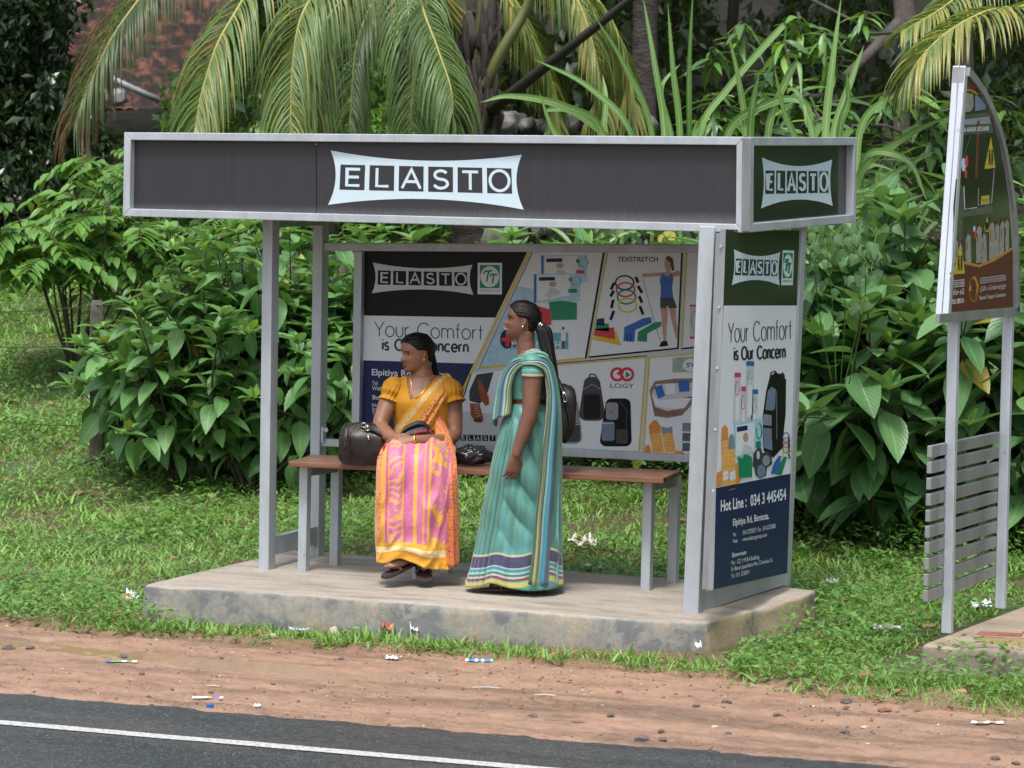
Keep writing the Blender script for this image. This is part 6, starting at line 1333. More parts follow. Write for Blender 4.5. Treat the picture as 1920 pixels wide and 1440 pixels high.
stalk([(898, 150, 32.75), (903, 60, 32.66), (912, -60, 32.6)], .075, .06, M_PET); stalk([(880, 190, 32.8), (868, 60, 33), (850, -60, 33)], .09, .06, M_PET); stalk([(900, 190, 32.8), (915, 60, 33), (922, -60, 33.2)], .08, .06, M_DEADST)
stalk([(925, 205, 32.6), (960, 175, 32.3), (1060, 95, 32), (1180, 0, 31.8), (1290, -90, 31.6)], .075, .035, M_DEADST, "dead_leaf_stalk")
for (u0, v0, u1, v1, r_) in ((870, 150, 862, 235, .09), (915, 130, 912, 240, .09), (885, 110, 880, 220, .10), (900, 60, 905, 180, .09), (860, 200, 850, 245, .06), (926, 190, 930, 240, .06), (880, 20, 876, 110, .09)):
    mb = MB(); c = spline([PD(u0, v0, 32.8), PD((u0+u1)/2+6, (v0+v1)/2, 32.65), PD(u1, v1, 32.72)], 12); mb.tube(c, list(np.interp(np.linspace(0, 1, 12), [0, .5, 1], [.02, r_, .05])), 7, flat=.4); obj("leaf_sheath", mb, M_FIBRE, palm, smooth=True)
rg = np.random.default_rng(37)
for k in range(26):
    u0 = rg.uniform(856, 934); v0 = rg.uniform(-10, 190); dz = 32.72-.12*math.cos((u0-895)/40*1.4); mb = MB(); q_ = rg.uniform(70, 150); c = spline([PD(u0, v0, dz-.03), PD(u0+rg.normal()*4, v0+q_*.5, dz-.05), PD(u0*.6+895*.4+rg.normal()*5, v0+q_, dz+.02)], 12); mb.tube(c, list(np.interp(np.linspace(0, 1, 12), [0, .5, 1], [.006, rg.uniform(.018, .036), .02])), 6, flat=.4); obj("leaf_sheath", mb, M_FIBRE, palm, smooth=True)
mb = MB(); mb.tube([PD(872, 226, 32.75), PD(855, 220, 32.5), PD(840, 210, 32.3)], [.04, .035, .03], 8); obj("cut_stub", mb, M_FIBRE, palm, smooth=True)
F_ = [([(885, 60, 33), (690, -150, 32), (420, -110, 31), (245, 0, 30.6), (175, 130, 30.4), (140, 235, 30.3)], MF_D, dict(mix=(MF_B, lambda s: .75 if s > .45 else .3), L0=.95, seed=1)),
      ([(885, 40, 33), (640, -170, 31.8), (380, -110, 30.8), (230, 40, 30.2), (150, 200, 30)], MF_D, dict(L0=.8, seed=11)),
      ([(886, 70, 33), (720, -90, 31.6), (520, -60, 30.4), (425, 50, 29.9), (382, 160, 29.7), (362, 262, 29.6)], MF_G, dict(seed=2, mix=(MF_Y, lambda s: .22))),
      ([(886, 80, 33), (760, -70, 31), (640, -60, 30), (570, 20, 29.6), (548, 130, 29.5), (545, 262, 29.4)], MF_G, dict(seed=3, mix=(MF_Y, lambda s: .15))),
      ([(884, 90, 33), (790, -20, 31.4), (690, -40, 30.6), (605, 50, 30.2), (580, 150, 30), (578, 270, 30)], MF_G, dict(seed=4, mix=(MF_Y, lambda s: .5 if s > .8 else .1))),
      ([(884, 100, 33.5), (800, -20, 33), (720, -20, 32.6), (670, 80, 32.4), (655, 240, 32.3)], MF_D, dict(seed=5)),
      ([(870, -30, 33), (810, -60, 32), (790, 0, 31.5), (820, 90, 31.2), (846, 170, 31), (850, 250, 31)], MF_G, dict(seed=6, L0=.7)),
      ([(870, -40, 33.5), (780, -80, 32.4), (765, 0, 32), (775, 110, 31.8), (770, 240, 31.6)], MF_G, dict(seed=7, L0=.75)),
      ([(1010, -50, 32.8), (1075, -10, 32.6), (1110, 80, 32.5), (1125, 170, 32.5), (1120, 250, 32.5)], MF_G, dict(seed=8, L0=.6, mix=(MF_Y, lambda s: .6))),
      ([(915, -80, 34.4), (1000, -70, 34.3), (1090, -10, 34.2), (1145, 70, 34.2), (1165, 160, 34.2)], MF_Y, dict(seed=13, L0=1.05, hang=.95, mix=(MF_G, lambda s: .65), n=150, start=.15)),
      ([(915, -50, 34.6), (965, 0, 34.5), (1010, 80, 34.4), (1040, 190, 34.4)], MF_G, dict(seed=14, L0=.95, hang=.9, mix=(MF_Y, lambda s: .35), n=140, start=.15)),
      ([(920, -60, 34), (960, 10, 34), (1010, 100, 34), (1035, 180, 34), (1040, 255, 34)], MF_Y, dict(seed=9, L0=.75, mix=(MF_G, lambda s: .5))),
      ([(1040, -70, 34), (1120, 0, 34), (1165, 90, 34), (1178, 170, 34), (1175, 240, 34)], MF_Y, dict(seed=10, L0=.7, mix=(MF_G, lambda s: .4)))]
for path, ml, kw in F_:
    o = frond(palm, path, ml, **kw)
    if kw.get('seed') == 1: o['label'] = "half dead brown frond hanging at the far left"
# frond of a second palm beyond the right edge
p2 = PD(2150, 200, 27); gz2 = float(G(p2[0], p2[1]))
palm2 = thing("coconut_palm", "yellow green palm frond reaching in from beyond the right edge", "palm tree", (p2[0], p2[1], gz2))
mb = MB(); mb.tube([(p2[0], p2[1], gz2-.1), (p2[0]+.1, p2[1], gz2+1.5), (p2[0], p2[1], 4.2)], [.22, .17, .15], 16); obj("trunk", mb, M_PALMBARK, palm2, smooth=True)
frond(palm2, [(2140, -60, 27), (2020, -30, 26), (1920, 12, 25.2), (1850, 22, 24.8), (1775, 62, 24.6), (1722, 115, 24.5), (1695, 165, 24.5)], MF_Y, seed=21, L0=.55, hang=.5, mix=(MF_G, lambda s: .35), wd=.024, n=85)
frond(palm2, [(2150, -80, 27.3), (2000, -90, 26.2), (1850, -40, 25.6), (1760, 20, 25.2), (1690, 60, 25)], MF_G, seed=22, L0=.5, hang=.5, mix=(MF_Y, lambda s: .5), n=70)

# mango tree at upper right ---------------------------------------------------------------
rg = np.random.default_rng(33); pm = PD(1690, 300, 29); gzm = float(G(pm[0], pm[1]))
mango = thing("mango_tree", "mango tree with dark limbs and whorls of long glossy leaves, upper right", "tree", (pm[0], pm[1], gzm))
mb = MB(); mb.tube(spline([(pm[0], pm[1], gzm-.1), PD(1680, 250, 29), PD(1700, 120, 29.2), PD(1690, -20, 29.4), PD(1650, -160, 29.4)], 24), list(np.linspace(.13, .07, 24)), 10); obj("trunk", mb, M_BARK, mango, smooth=True)
mb = MB(); mb.tube(spline([PD(1690, 40, 29.3), PD(1660, 70, 28.8), PD(1600, 130, 28.4), PD(1540, 180, 28.1), PD(1490, 175, 28)], 20), list(np.linspace(.06, .02, 20)), 8)
pos, dr, up, L, mi = [], [], [], [], []
WH = [(1345, 175, 27), (1420, 172, 27), (1395, 215, 27.2), (1470, 235, 27.2), (1500, 165, 27.4), (1470, 75, 28), (1545, 55, 28), (1560, 110, 28.2), (1500, 30, 28.3), (1390, 40, 29), (1340, 90, 29), (1540, 225, 26.6), (1600, 235, 26.4), (1585, 190, 26.8), (1660, 170, 26.3), (1710, 165, 26.2), (1740, 195, 26), (1690, 250, 26), (1655, 300, 25.6), (1710, 300, 25.6), (1745, 260, 25.8), (1640, 345, 25.4), (1700, 370, 25.2), (1790, 190, 26.3), (1850, 180, 26), (1885, 200, 26), (1760, 15, 25.3), (1730, 40, 25.5), (1620, 20, 29), (1440, 130, 28.4), (1320, 220, 27.6), (1370, 245, 27.2), (1440, 250, 27), (1900, 290, 26.4), (1850, 330, 26), (1780, 330, 25.8)]
for (u, v, D) in WH:
    c = PD(u, v, D); nl = rg.integers(13, 20)
    mb.tube(spline([c+rg.normal(size=3)*.25-EZ*.15+EY*.6, c+rg.normal(size=3)*.08-EZ*.1, c], 8), [.014]*4+[.008]*4, 5)
    for k in range(nl):
        a_ = k*2.4+rg.normal()*.2; el = rg.uniform(-.9, .45); o_ = np.array([math.cos(a_), math.sin(a_), 0]); pos.append(c-EZ*.012*k); dr.append(o_*math.cos(el)+EZ*math.sin(el)); up.append(EZ+rg.normal(size=3)*.2); L.append(rg.uniform(.2, .33)); mi.append(1 if rg.random() < .18 else 0)
obj("branch", mb, M_BARK, mango, smooth=True); leaves_obj("crown", LEAF_MANGO, pos, dr, up, L, [ML_MANGO, ML_YOUNG], mango, midx=mi)
# vine with heart leaves beside the side panel
pv = PD(1580, 700, 21.0); vine = thing("climbing_vine", "climbing vine with small heart shaped leaves beside the side panel", "vine", (pv[0], pv[1], float(G(pv[0], pv[1]))))
mb = MB(); pos, dr, up, L = [], [], [], []
for k in range(5):
    c = spline([PD(1560+k*8, 720, 21), PD(1535+k*22+rg.normal()*10, 580, 20.9), PD(1528+k*24, 480, 20.6+rg.normal()*.1), PD(1535+k*24+rg.normal()*12, 425, 20.5), PD(1560+k*22+rg.normal()*20, 470+rg.normal()*20, 20.3)], 46); mb.tube(c, .003, 4)
    for i in range(12, 46, 2): pos.append(c[i]+rg.normal(size=3)*.05); dr.append(unit(-_f*.25+_r*rg.normal()*.6-EZ*.9)); up.append(-_f+rg.normal(size=3)*.3); L.append(rg.uniform(.05, .085))
obj("stem", mb, ML_UNDER, vine, smooth=True); leaves_obj("foliage", LEAF_HEART, pos, dr, up, L, ML_HEART, vine)

# trees of the dark wood behind -------------------------------------------------------------
def tree(name, u, D, r, label, crown, nl, leaf, m, seed, bark=M_BARK, cat="tree", lean=0., top=5.5, tpl=LEAF_SM, limbs=5):
    rg = np.random.default_rng(seed); p = PD(u, 260, D); gz = float(G(p[0], p[1])); base = np.array([p[0], p[1], gz]); t = thing(name, label, cat, tuple(base)); mb = MB()
    c = spline([base-EZ*.2, base+EZ*1.2+EX*lean*.3, base+EZ*(top*.6)+EX*lean*.8+rg.normal(size=3)*.08, base+EZ*top+EX*lean], 40); mb.tube(c, [r*np.interp(i/39, [0, .1, 1], [1.3, 1, .6])*(1+.05*math.sin(i*2.1)) for i in range(40)], 14)
    tips = []
    for k in range(limbs):
        a_ = rg.uniform(0, 6.28); st = c[rg.integers(22, 39)]; e = st+np.array([math.cos(a_), math.sin(a_), rg.uniform(.1, .8)])*rg.uniform(1., 2.2); mb.tube(spline([st, lerp(st, e, .5)+rg.normal(size=3)*.15, e], 10), list(np.linspace(r*.4, r*.12, 10)), 7); tips.append(e)
    obj("trunk", mb, bark, t, smooth=True)
    cl = []
    for (cu, cv, cD, cr) in crown: cl.append((PD(cu, cv, cD), cr))
    pos = []
    for k in range(nl):
        cc_, cr = cl[rg.integers(len(cl))]; q = rdir(1, rg)[0]; pos.append(cc_+q*cr*rg.uniform(.35, 1)**.6*np.array([1, 1, .8]))
    pos = np.array(pos); cl_ = np.array([c_[0] for c_ in cl]); out = pos-pos.mean(0)
    d = norm_rows(out*.3+rdir(nl, rg)*1.2-EZ*.5); leaves_obj("crown", tpl, pos, d, EZ+rdir(nl, rg)*.6, rg.uniform(.6, 1.2, nl)*leaf, m, t)
rg = np.random.default_rng(44)
LT = [(u, v, D, .28+.5*rg.random()*.5) for u, v, D in [(rg.uniform(-60, 215), rg.uniform(-60, 250), rg.uniform(36, 39.5)) for _ in range(60)] if not (85+.30*max(v, 0) < u)]
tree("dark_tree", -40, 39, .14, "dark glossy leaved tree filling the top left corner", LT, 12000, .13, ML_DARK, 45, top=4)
LT = [(rg.uniform(-80, 230), rg.uniform(270, 420), rg.uniform(36, 38.5), .4) for _ in range(26)]
tree("dark_tree", 60, 38, .1, "low dark bush in deep shade at the left edge below the dark tree", LT, 5000, .10, ML_DARK, 46, top=1.6, cat="bush", limbs=2)
for i, (u, D, r, lab, lean, bark) in enumerate(((1192, 36, .15, "tall grey palm trunk right of the coconut palm", .25, M_PALMBARK), (628, 36, .075, "slim dark trunk between the hanging palm fronds", .0, M_BARK), (722, 42, .16, "pale lichen covered trunk seen through the palm fronds", .3, M_BARK),
        (1362, 40, .07, "thin pale trunk in the wood, upper right of centre", .1, M_BARK), (1275, 44, .06, "thin dark trunk behind the tall cane grass", -.2, M_BARK), (1600, 38, .08, "dark trunk behind the mango limbs", .5, M_BARK), (440, 44, .12, "trunk behind the tiled roof", .2, M_BARK), (1830, 36, .10, "trunk behind the sign pylon", -.3, M_BARK), (60, 42, .14, "trunk in the dark wood at far left", .2, M_BARK))):
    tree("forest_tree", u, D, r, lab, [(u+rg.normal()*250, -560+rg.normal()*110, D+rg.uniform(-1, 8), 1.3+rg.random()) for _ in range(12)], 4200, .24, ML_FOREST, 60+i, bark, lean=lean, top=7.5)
# the far wood: one mass nobody could count
n = 235000; D = 36*(88/36)**rg.random(n); u = rg.uniform(-1000, 2400, n); v = 330-rg.random(n)**1.3*760
pos = np.array([PD(a, b, c) for a, b, c in zip(u, v, D)])
clump = fbm(u*.01, v*.013, 1.6, 71, 4)+.25*fbm(D*.3, u*.02, 1.2, 72, 2); keep = clump > -.34; hb = (u > 110) & (u < 430) & (v > -60) & (v < 250) & (D < 57); keep &= ~hb
pos = pos[keep]; gz_ = G(pos[:, 0], pos[:, 1]); msk = pos[:, 2] > gz_+.05; pos = pos[msk]; nn = len(pos)
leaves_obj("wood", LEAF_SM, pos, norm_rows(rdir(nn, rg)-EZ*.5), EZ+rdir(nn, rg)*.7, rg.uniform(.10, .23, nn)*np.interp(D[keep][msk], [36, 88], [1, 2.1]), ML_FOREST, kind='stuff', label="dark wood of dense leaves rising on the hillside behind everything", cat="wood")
# brighter undergrowth under the palm and along the bank
def mass(name, n, uv, Dr, leaf, m, label, seed, tpl=LEAF_SM, hgt=.5, cat="undergrowth", thr=-.1):
    rg = np.random.default_rng(seed); u = rg.uniform(uv[0], uv[1], n); D = rg.uniform(Dr[0], Dr[1], n); p = np.array([PD(a, 500, d) for a, d in zip(u, D)]); h = hgt*np.clip(.55+.6*fbm(p[:, 0], p[:, 1], 1.7, seed, 3), .05, 1.5)
    p[:, 2] = G(p[:, 0], p[:, 1])+h*rg.random(n)**.6; k = fbm(p[:, 0], p[:, 1], 2.2, seed+1, 3) > thr; p = p[k]; nn = len(p)
    leaves_obj(name, tpl, p, norm_rows(rdir(nn, rg)+EZ*.2), EZ+rdir(nn, rg)*.5, rg.uniform(.6, 1.3, nn)*leaf, m, kind='stuff', label=label, cat=cat)
mass("undergrowth", 15000, (300, 900), (35, 41), .13, ML_UNDER, "bright green undergrowth below the palm fronds and the tiled roof", 81, hgt=1.9, thr=-.5)
mass("undergrowth", 9000, (900, 1960), (33, 40), .13, ML_FOREST, "dark undergrowth on the slope behind the cane grass", 82, hgt=1.5, thr=-.3)
mass("undergrowth", 7000, (-100, 420), (35, 39), .12, ML_FOREST, "shaded weeds along the foot of the wood at left", 83, hgt=.7, thr=-.2)
mass("undergrowth", 5000, (1450, 2050), (21.5, 25), .07, ML_UNDER, "small leaved undergrowth between the shrubs at right", 84, hgt=.5, thr=-.1)

mass("hedge", 22000, (2060, 4300), (21, 30), .30, ML_SHRUB, "tangled roadside greenery put in beyond the right edge for its green reflection", 85, hgt=4.6, thr=-.6, cat="hedge")  # unseen greenery put in for its green reflection in the glossy panels
mass("hedge", 16000, (-1500, -230), (33, 44), .26, ML_FOREST, "tangled greenery beyond the left edge of the photo", 86, hgt=5.0, thr=-.7, cat="hedge")
# grass --------------------------------------------------------------------------------------
ML_GRASS = leafmat("grass_blade", (.115, .26, .045), (.26, .43, .10), .5, .3, 0, yellow=.025, ycol=(.26, .22, .08))
plat = np.array([[.62, -.82], [3.95, -.86], [3.97, .72], [.58, 1.0]])
def on_plat(x, y): return ((x > .58) & (x < 3.98) & (y > -.8) & (y < .98)) | ((x > 4.68) & (y > -.62) & (y < 2.0) & (x < 7.3) & (y > -1.0+0*x) & (x > 4.66))
def grass_pts(n, D0, D1, seed):
    rg = np.random.default_rng(seed); D = D0*(D1/D0)**rg.random(n); u = rg.uniform(-420, 2240, n)
    p = CAM[None, :2]+D[:, None]*((_f[:2]/np.linalg.norm(_f[:2]))[None]+((u-960)/FPX)[:, None]*_r[None, :2]); x, y = p[:, 0], p[:, 1]
    k = (y > yb(x)-.09+.11*fbm(x, y, 7, 77, 3)) & ~on_plat(x, y)
    return x[k], y[k], D[k], u[k], rg
BL = leaf_tpl(lambda t: .12*(1-t)**.6, 2, .4, .35)
x, y, D, u, rg = grass_pts(430000, 15.6, 37, 100)
den = .92+.6*fbm(x, y, 1.5, 101, 4)
den = np.where((u > 720) & (y > 5.5), den*.4, den); den = np.where((u > 1480) & (y > 3.4), den*.45, den); den = np.where((y > 12.5), den-.3, den)
k = rg.random(len(x)) < np.clip(den, .06, 1); x, y, D = x[k], y[k], D[k]; n = len(x); a = rg.uniform(0, 6.283, n); el = rg.uniform(.05, 1.2, n)
tuft = np.clip(1+.5*fbm(x, y, 5, 102, 3), .45, 1.8); ln = rg.uniform(.032, .078, n)*tuft*np.interp(D, [16, 20, 36], [.9, 1.05, 1.5])
edge = sm(0, .5, y-yb(x)); ln *= .55+.45*edge
d = np.stack([np.cos(a)*np.cos(el), np.sin(a)*np.cos(el), np.sin(el)], 1); pos = np.stack([x, y, G(x, y)-.004], 1)
m_ = 5200; cx = rg.uniform(.3, 6.2, 330); cy = yb(cx)+np.where((cx > .6) & (cx < 4), rg.uniform(-.02, .26, 330), rg.uniform(-.1, .7, 330)); ci = rg.integers(0, 330, m_); sz = rg.uniform(.5, 1.5, 330)[ci]
x = cx[ci]+rg.normal(size=m_)*.045*sz; y = cy[ci]+rg.normal(size=m_)*.035*sz; kk = ~on_plat(x, y); x, y, sz = x[kk], y[kk], sz[kk]; m_ = len(x); a = rg.uniform(0, 6.283, m_); el = rg.uniform(.35, 1.45, m_)
pos = np.vstack([pos, np.stack([x, y, np.maximum(G(x, y), -.235)-.004], 1)]); d = np.vstack([d, np.stack([np.cos(a)*np.cos(el), np.sin(a)*np.cos(el), np.sin(el)], 1)]); ln = np.concatenate([ln, rg.uniform(.03, .075, m_)*sz]); n = len(ln)
leaves_obj("grass", BL, pos, d, EZ+rdir(n, rg)*.3, ln, ML_GRASS, W=ln*rg.uniform(.8, 1.5, n)*1.2, kind='stuff', label="short uneven grass on the verge and the slope", cat="grass")
ML_WEED = leafmat("weed_leaf", (.075, .19, .035), (.17, .33, .075), .45, .3, 4)
x, y, D, u, rg = grass_pts(120000, 16.2, 35, 110); den = fbm(x, y, 1.9, 111, 4); den = np.where((u > 1420) & (y > -.6), den+.45, den); k = den > -.05; x, y, D = x[k], y[k], D[k]; n = len(x); a = rg.uniform(0, 6.283, n); el = rg.uniform(-.2, .7, n)
pos = np.stack([x, y, G(x, y)+rg.uniform(.01, .10, n)*(1+.9*(den[k] > .5))], 1); d = np.stack([np.cos(a)*np.cos(el), np.sin(a)*np.cos(el), np.sin(el)], 1)
leaves_obj("ground_cover", LEAF_SM, pos, d, EZ+rdir(n, rg)*.4, rg.uniform(.022, .055, n)*np.interp(D, [16, 32], [1, 1.6]), ML_WEED, kind='stuff', label="small broad leaved weeds growing through the grass", cat="ground cover")

# ================================================================== HOUSE ROOF, WALL AND FENCE BEHIND
M_TILE = mat("clay_roof_tile", (.30, .125, .088), .85, col2=(.055, .042, .037), vs=5, bump=.5, bs=30, lo=.36, hi=.52); M_WALL = mat("lime_wall", (.42, .40, .36), .9); M_PVC = mat("pvc_pipe", (.62, .66, .70), .35); M_SHEETW = mat("white_sheet", (.7, .72, .74), .5)
r0 = PD(255, 190, 52); ex_ = unit(EX+EY*.25); ey_ = unit(-EX*.25+EY); hz = float(G(r0[0], r0[1]))
house = thing("house", "house with an old red clay tile roof behind the palm fronds at upper left", "house", (r0[0], r0[1], hz))
nx, ny = 300, 150; i_, j_ = np.meshgrid(np.linspace(0, 1, nx), np.linspace(0, 1, ny)); lx, ly = (i_-.45)*4.6, j_*2.6
row = ly/.23; zz = ly*.8+.12*(1-(row % 1))+.03*np.abs(np.sin(lx/.085*math.pi/2))+.03*fbm(lx, ly, .9, 55, 2)
V = r0[None, None]+ex_[None, None]*lx[..., None]+ey_[None, None]*ly[..., None]+EZ[None, None]*(zz-.25)[..., None]; V = V.reshape(-1, 3); ii = (np.arange(ny-1)[:, None]*nx+np.arange(nx-1)).ravel()
np_obj("roof", V, np.stack([ii, ii+1, ii+1+nx, ii+nx], 1), M_TILE, house, smooth=False)
mb = MB(); c = r0+ey_*1.6+ex_*.2; mb.box((c[0], c[1], (hz+r0[2]-.1)/2), (4.0, 2.2, r0[2]-.1-hz), rot=math.atan2(ex_[1], ex_[0])); obj("wall", mb, M_WALL, house)
mb = MB(); mb.tube([PD(205, 145, 50.8), PD(258, 170, 50.9), PD(306, 191, 51)], .045, 12); obj("gutter_pipe", mb, M_PVC, house, smooth=True)
c = PD(215, 183, 49.5); mb = softbox(c, EX, EY, EZ, (.17, .12, .12), .7, 14, rip=.3, seed=9)
gb = float(G(c[0], c[1])); mb.tube([(c[0], c[1], gb), (c[0], c[1], c[2])], .02, 6); obj("crumpled_sheet", mb, M_SHEETW, None, (c[0], c[1], gb), smooth=True, label="crumpled white plastic sheet in front of the tiled roof", cat="cloth")  # crumpled white plastic sheet on a thin pole
M_ROCK = mat("lichen_rock", (.26, .255, .235), .95, col2=(.07, .065, .055), vs=5, bump=.8, bs=25, bd=.02); wall = thing("stone_wall", "low wall of lichen covered boulders behind the palm trunk", "wall", tuple(PD(1060, 400, 34.5)))
rg = np.random.default_rng(120)
for k in range(18):
    for lv in range(4):
        c = PD(925+k*17+rg.normal()*5, 236+lv*62+rg.normal()*6, 34.6+rg.normal()*.15); 
        if c[2] < float(G(c[0], c[1]))-.2: continue
        mb = softbox(c, EX, EY, EZ, (rg.uniform(.07, .11)*1.1, .2, rg.uniform(.14, .19) if lv else rg.uniform(.06, .13)), .75, 9, rip=.3, seed=k*7+lv*3); obj("boulder", mb, M_ROCK, wall, smooth=True)
M_CONC = mat("mossy_post_concrete", (.13, .118, .095), .95, col2=(.055, .058, .042), vs=7, bump=.8, bs=50, bd=.01)
fence = thing("wire_fence", "barbed wire fence on old concrete posts at the left, half hidden by shrubs", "fence", (0, 5, .1))
FPo = []
for (u, vt, D, wd) in ((182, 563, 25.9, .105), (-260, 560, 28, .10), (640, 470, 26.6, .10), (935, 428, 27, .30)):
    top = PD(u, vt, D); g_ = float(G(top[0], top[1])); a = np.array([top[0], top[1], g_-.05]); rs = []
    for i in range(16):
        f = i/15; r_ = wd/2*(1.05-.12*f)*(1 if i < 15 else .75); rs.append([lerp(a, top, f)+EX*r_*np.sign(math.cos(q))*abs(math.cos(q))**.4*(1+.04*mnoise.noise(Vector((q, f*9, 1))))+EY*.05*np.sign(math.sin(q))*abs(math.sin(q))**.4 for q in np.linspace(.2, 6.48, 20, endpoint=False)])
    mb = MB(); mb.rings(rs); obj("post", mb, M_CONC, fence, smooth=True); FPo.append((a, top))
M_WIRE = mat("rusty_wire", (.07, .055, .045), .7, .6)
for f in (.97, .75, .50, .28):
    pts = [lerp(FPo[k][0], FPo[k][1], f)-EY*.05 for k in (1, 0, 2)]; c = spline(pts, 60); c[:, 2] -= .03*np.sin(np.linspace(0, math.pi*2, 60))**2; mb = MB(); mb.tube(c, .003, 4)
    for q in c[::2]: mb.tube([q-EZ*.02+EX*.006, q+EZ*.02-EX*.006], .0022, 4)
    obj("wire", mb, M_WIRE, fence)
# ================================================================== LITTER AND STONES ON THE VERGE
def ground_at(u, v, dirt):
    p = PZ(u, v, -.21)
    for _ in range(6):
        z = float(dirt_z(np.array([p[0]]), np.array([p[1]]))[0]) if dirt else float(G(p[0], p[1])); p = PZ(u, v, z)
    return p
def wrapper_mat(name, cols):
    t = NT(name); tc = t.n("TexCoord"); sp = t.n("SeparateXYZ"); t.l(tc.outputs['UV'], sp.inputs[0]); t.col(t.ramp(sp.outputs[0], [(i/len(cols), c) for i, c in enumerate(cols)], 'CONSTANT')); t.b.inputs['Roughness'].default_value = .35; t.bump(t.noise(t.coord('Object'), 60, 3), .4, .004); return t.mat
def scrap(name, u, v, lpx, wpx, cols, label, cat, dirt=True, crump=.25, lift=.012, rot=0., seed=1, fold=0., z0=0.):
    p = ground_at(u, v, dirt)+EZ*z0; ppm = FPX/np.dot(p-CAM, _f); L = lpx/ppm; Wd = wpx/ppm*2.2 if wpx < lpx*.6 else wpx/ppm*1.5; rg = np.random.default_rng(seed); e1 = unit(EX*math.cos(rot)+EY*math.sin(rot)); e2 = np.cross(EZ, e1); rows = []
    nx, ny = 22, 12
    for i in range(nx):
        row = []
        for j in range(ny):
            x, y = i/(nx-1)-.5, j/(ny-1)-.5; q = Vector((x*5+seed, y*4, seed*.7)); k = 1-.25*crump*(1+mnoise.noise(q*.8))
            z = .004+lift*(.15+crump*1.1*abs(mnoise.noise(q*.8))*1.7+crump*.35*abs(mnoise.noise(q*1.9)))*(1-.5*abs(2*y)**2)
            row.append(p+e1*x*L*k+e2*y*Wd*k*(1+.5*crump*mnoise.noise(Vector((x*6, seed, 1))))+EZ*z)
        rows.append(row)
    mb = MB(); mb.grid(rows, uv=lambda i, j: (i/(nx-1)*.98+.01, j/(ny-1))); o = obj(name, mb, wrapper_mat(name+"_print", cols), None, tuple(p), smooth=True, label=label, cat=cat); mod(o, 'SOLIDIFY', thickness=.0015); return o
WH_ = (.66, .67, .68)
scrap("wrapper", 228, 1242, 62, 7, [(.05, .12, .5), (.08, .45, .12), (.08, .45, .12), WH_, (.08, .4, .12), WH_], "green and white plastic wrapper with a blue end lying on wet dirt", "litter", seed=2)
scrap("wrapper", 390, 1310, 62, 10, [WH_, WH_, WH_, WH_, (.55, .4, .06), (.16, .12, .5), (.2, .16, .55), WH_], "white wrapper with purple and yellow print near the asphalt edge", "litter", seed=3)
scrap("paper_scrap", 483, 1326, 16, 8, [WH_], "small white paper scrap right of the blue bottle cap", "litter", crump=.6, seed=4)
scrap("paper_scrap", 735, 1237, 28, 12, [WH_, (.6, .58, .58)], "crumpled white paper on the dirt below the seated woman", "litter", crump=.7, lift=.02, seed=5)
scrap("drink_carton", 896, 1240, 60, 15, [(.5, .05, .05), WH_, (.05, .25, .52), (.05, .28, .56), WH_, (.05, .28, .56), WH_, (.05, .25, .5), (.05, .28, .56), (.45, .5, .55)], "flattened light blue drink carton at the grass edge", "litter", crump=.12, lift=.02, seed=6)
scrap("plastic_cup", 782, 1198, 30, 16, [(.6, .6, .58)], "crushed clear white plastic cup in the grass against the platform", "litter", False, .8, .05, seed=7, z0=.03)
scrap("rag", 728, 1196, 34, 22, [(.28, .09, .05), (.35, .12, .08)], "crumpled reddish brown rag in the grass below the platform", "cloth", False, .9, .06, seed=8, z0=.02)
scrap("foil_wrapper", 562, 1194, 42, 8, [(.35, .37, .4), (.2, .22, .25), (.5, .52, .55), (.3, .33, .5)], "silver grey foil wrapper below the platform's front face", "litter", False, .6, .02, seed=9, z0=.03)
scrap("plastic_plate", 1333, 1215, 32, 12, [(.72, .73, .74)], "white oval plastic plate in the grass by the front right post", "litter", False, .08, .06, seed=10, z0=.045)
scrap("plastic_scrap", 1309, 1229, 14, 14, [(.68, .69, .7)], "small white plastic scrap just below the white oval plate", "litter", False, .5, .05, seed=11, z0=.03)
scrap("torn_sack", 1362, 1256, 150, 20, [(.30, .26, .2), (.36, .31, .25), (.26, .22, .17), (.40, .35, .28)], "long torn beige sack at the edge of grass and dirt", "litter", True, .5, .03, seed=12, rot=-.1)
scrap("plastic_sheet", 250, 1133, 30, 34, [(.62, .63, .64)], "white plastic sheet in the grass at the platform's left corner", "litter", False, .7, .09, seed=13)
scrap("paper_tissue", 1092, 1032, 64, 16, [(.55, .48, .42), (.6, .55, .5)], "crumpled beige tissue on the grass behind the bench", "litter", False, .9, .07, seed=14, z0=.02)
scrap("plastic_bottle", 1108, 1077, 44, 13, [(.45, .5, .48), (.5, .55, .52), (.5, .06, .05), (.5, .55, .52)], "flattened clear bottle with a red band on the grass behind the platform", "litter", False, .4, .06, seed=15, z0=.03)
scrap("foam_box", 1840, 1142, 44, 24, [(.72, .73, .73)], "broken white foam box beside the sign pylon's right post", "litter", False, .5, .08, seed=16)
scrap("plastic_scrap", 1662, 1192, 62, 14, [(.4, .42, .42), (.28, .26, .22), (.5, .5, .48)], "grey plastic scrap in the weeds between the two concrete slabs", "litter", False, .6, .04, seed=17, z0=.03)
scrap("paper_scrap", 1560, 1096, 26, 10, [WH_], "white paper scrap in the grass just right of the platform's back corner", "litter", False, .5, .06, seed=18)
scrap("plastic_scrap", 1745, 1322, 12, 7, [(.7, .7, .7)], "tiny white plastic scrap on the dirt at lower right", "litter", True, .4, .02, seed=19)
scrap("plastic_strip", 1850, 1358, 70, 7, [(.6, .58, .55), (.36, .3, .25), (.62, .6, .58), (.3, .25, .2), (.6, .58, .56)], "broken white plastic strip on the dirt at the right edge", "litter", True, .6, .015, seed=20, rot=-.12)
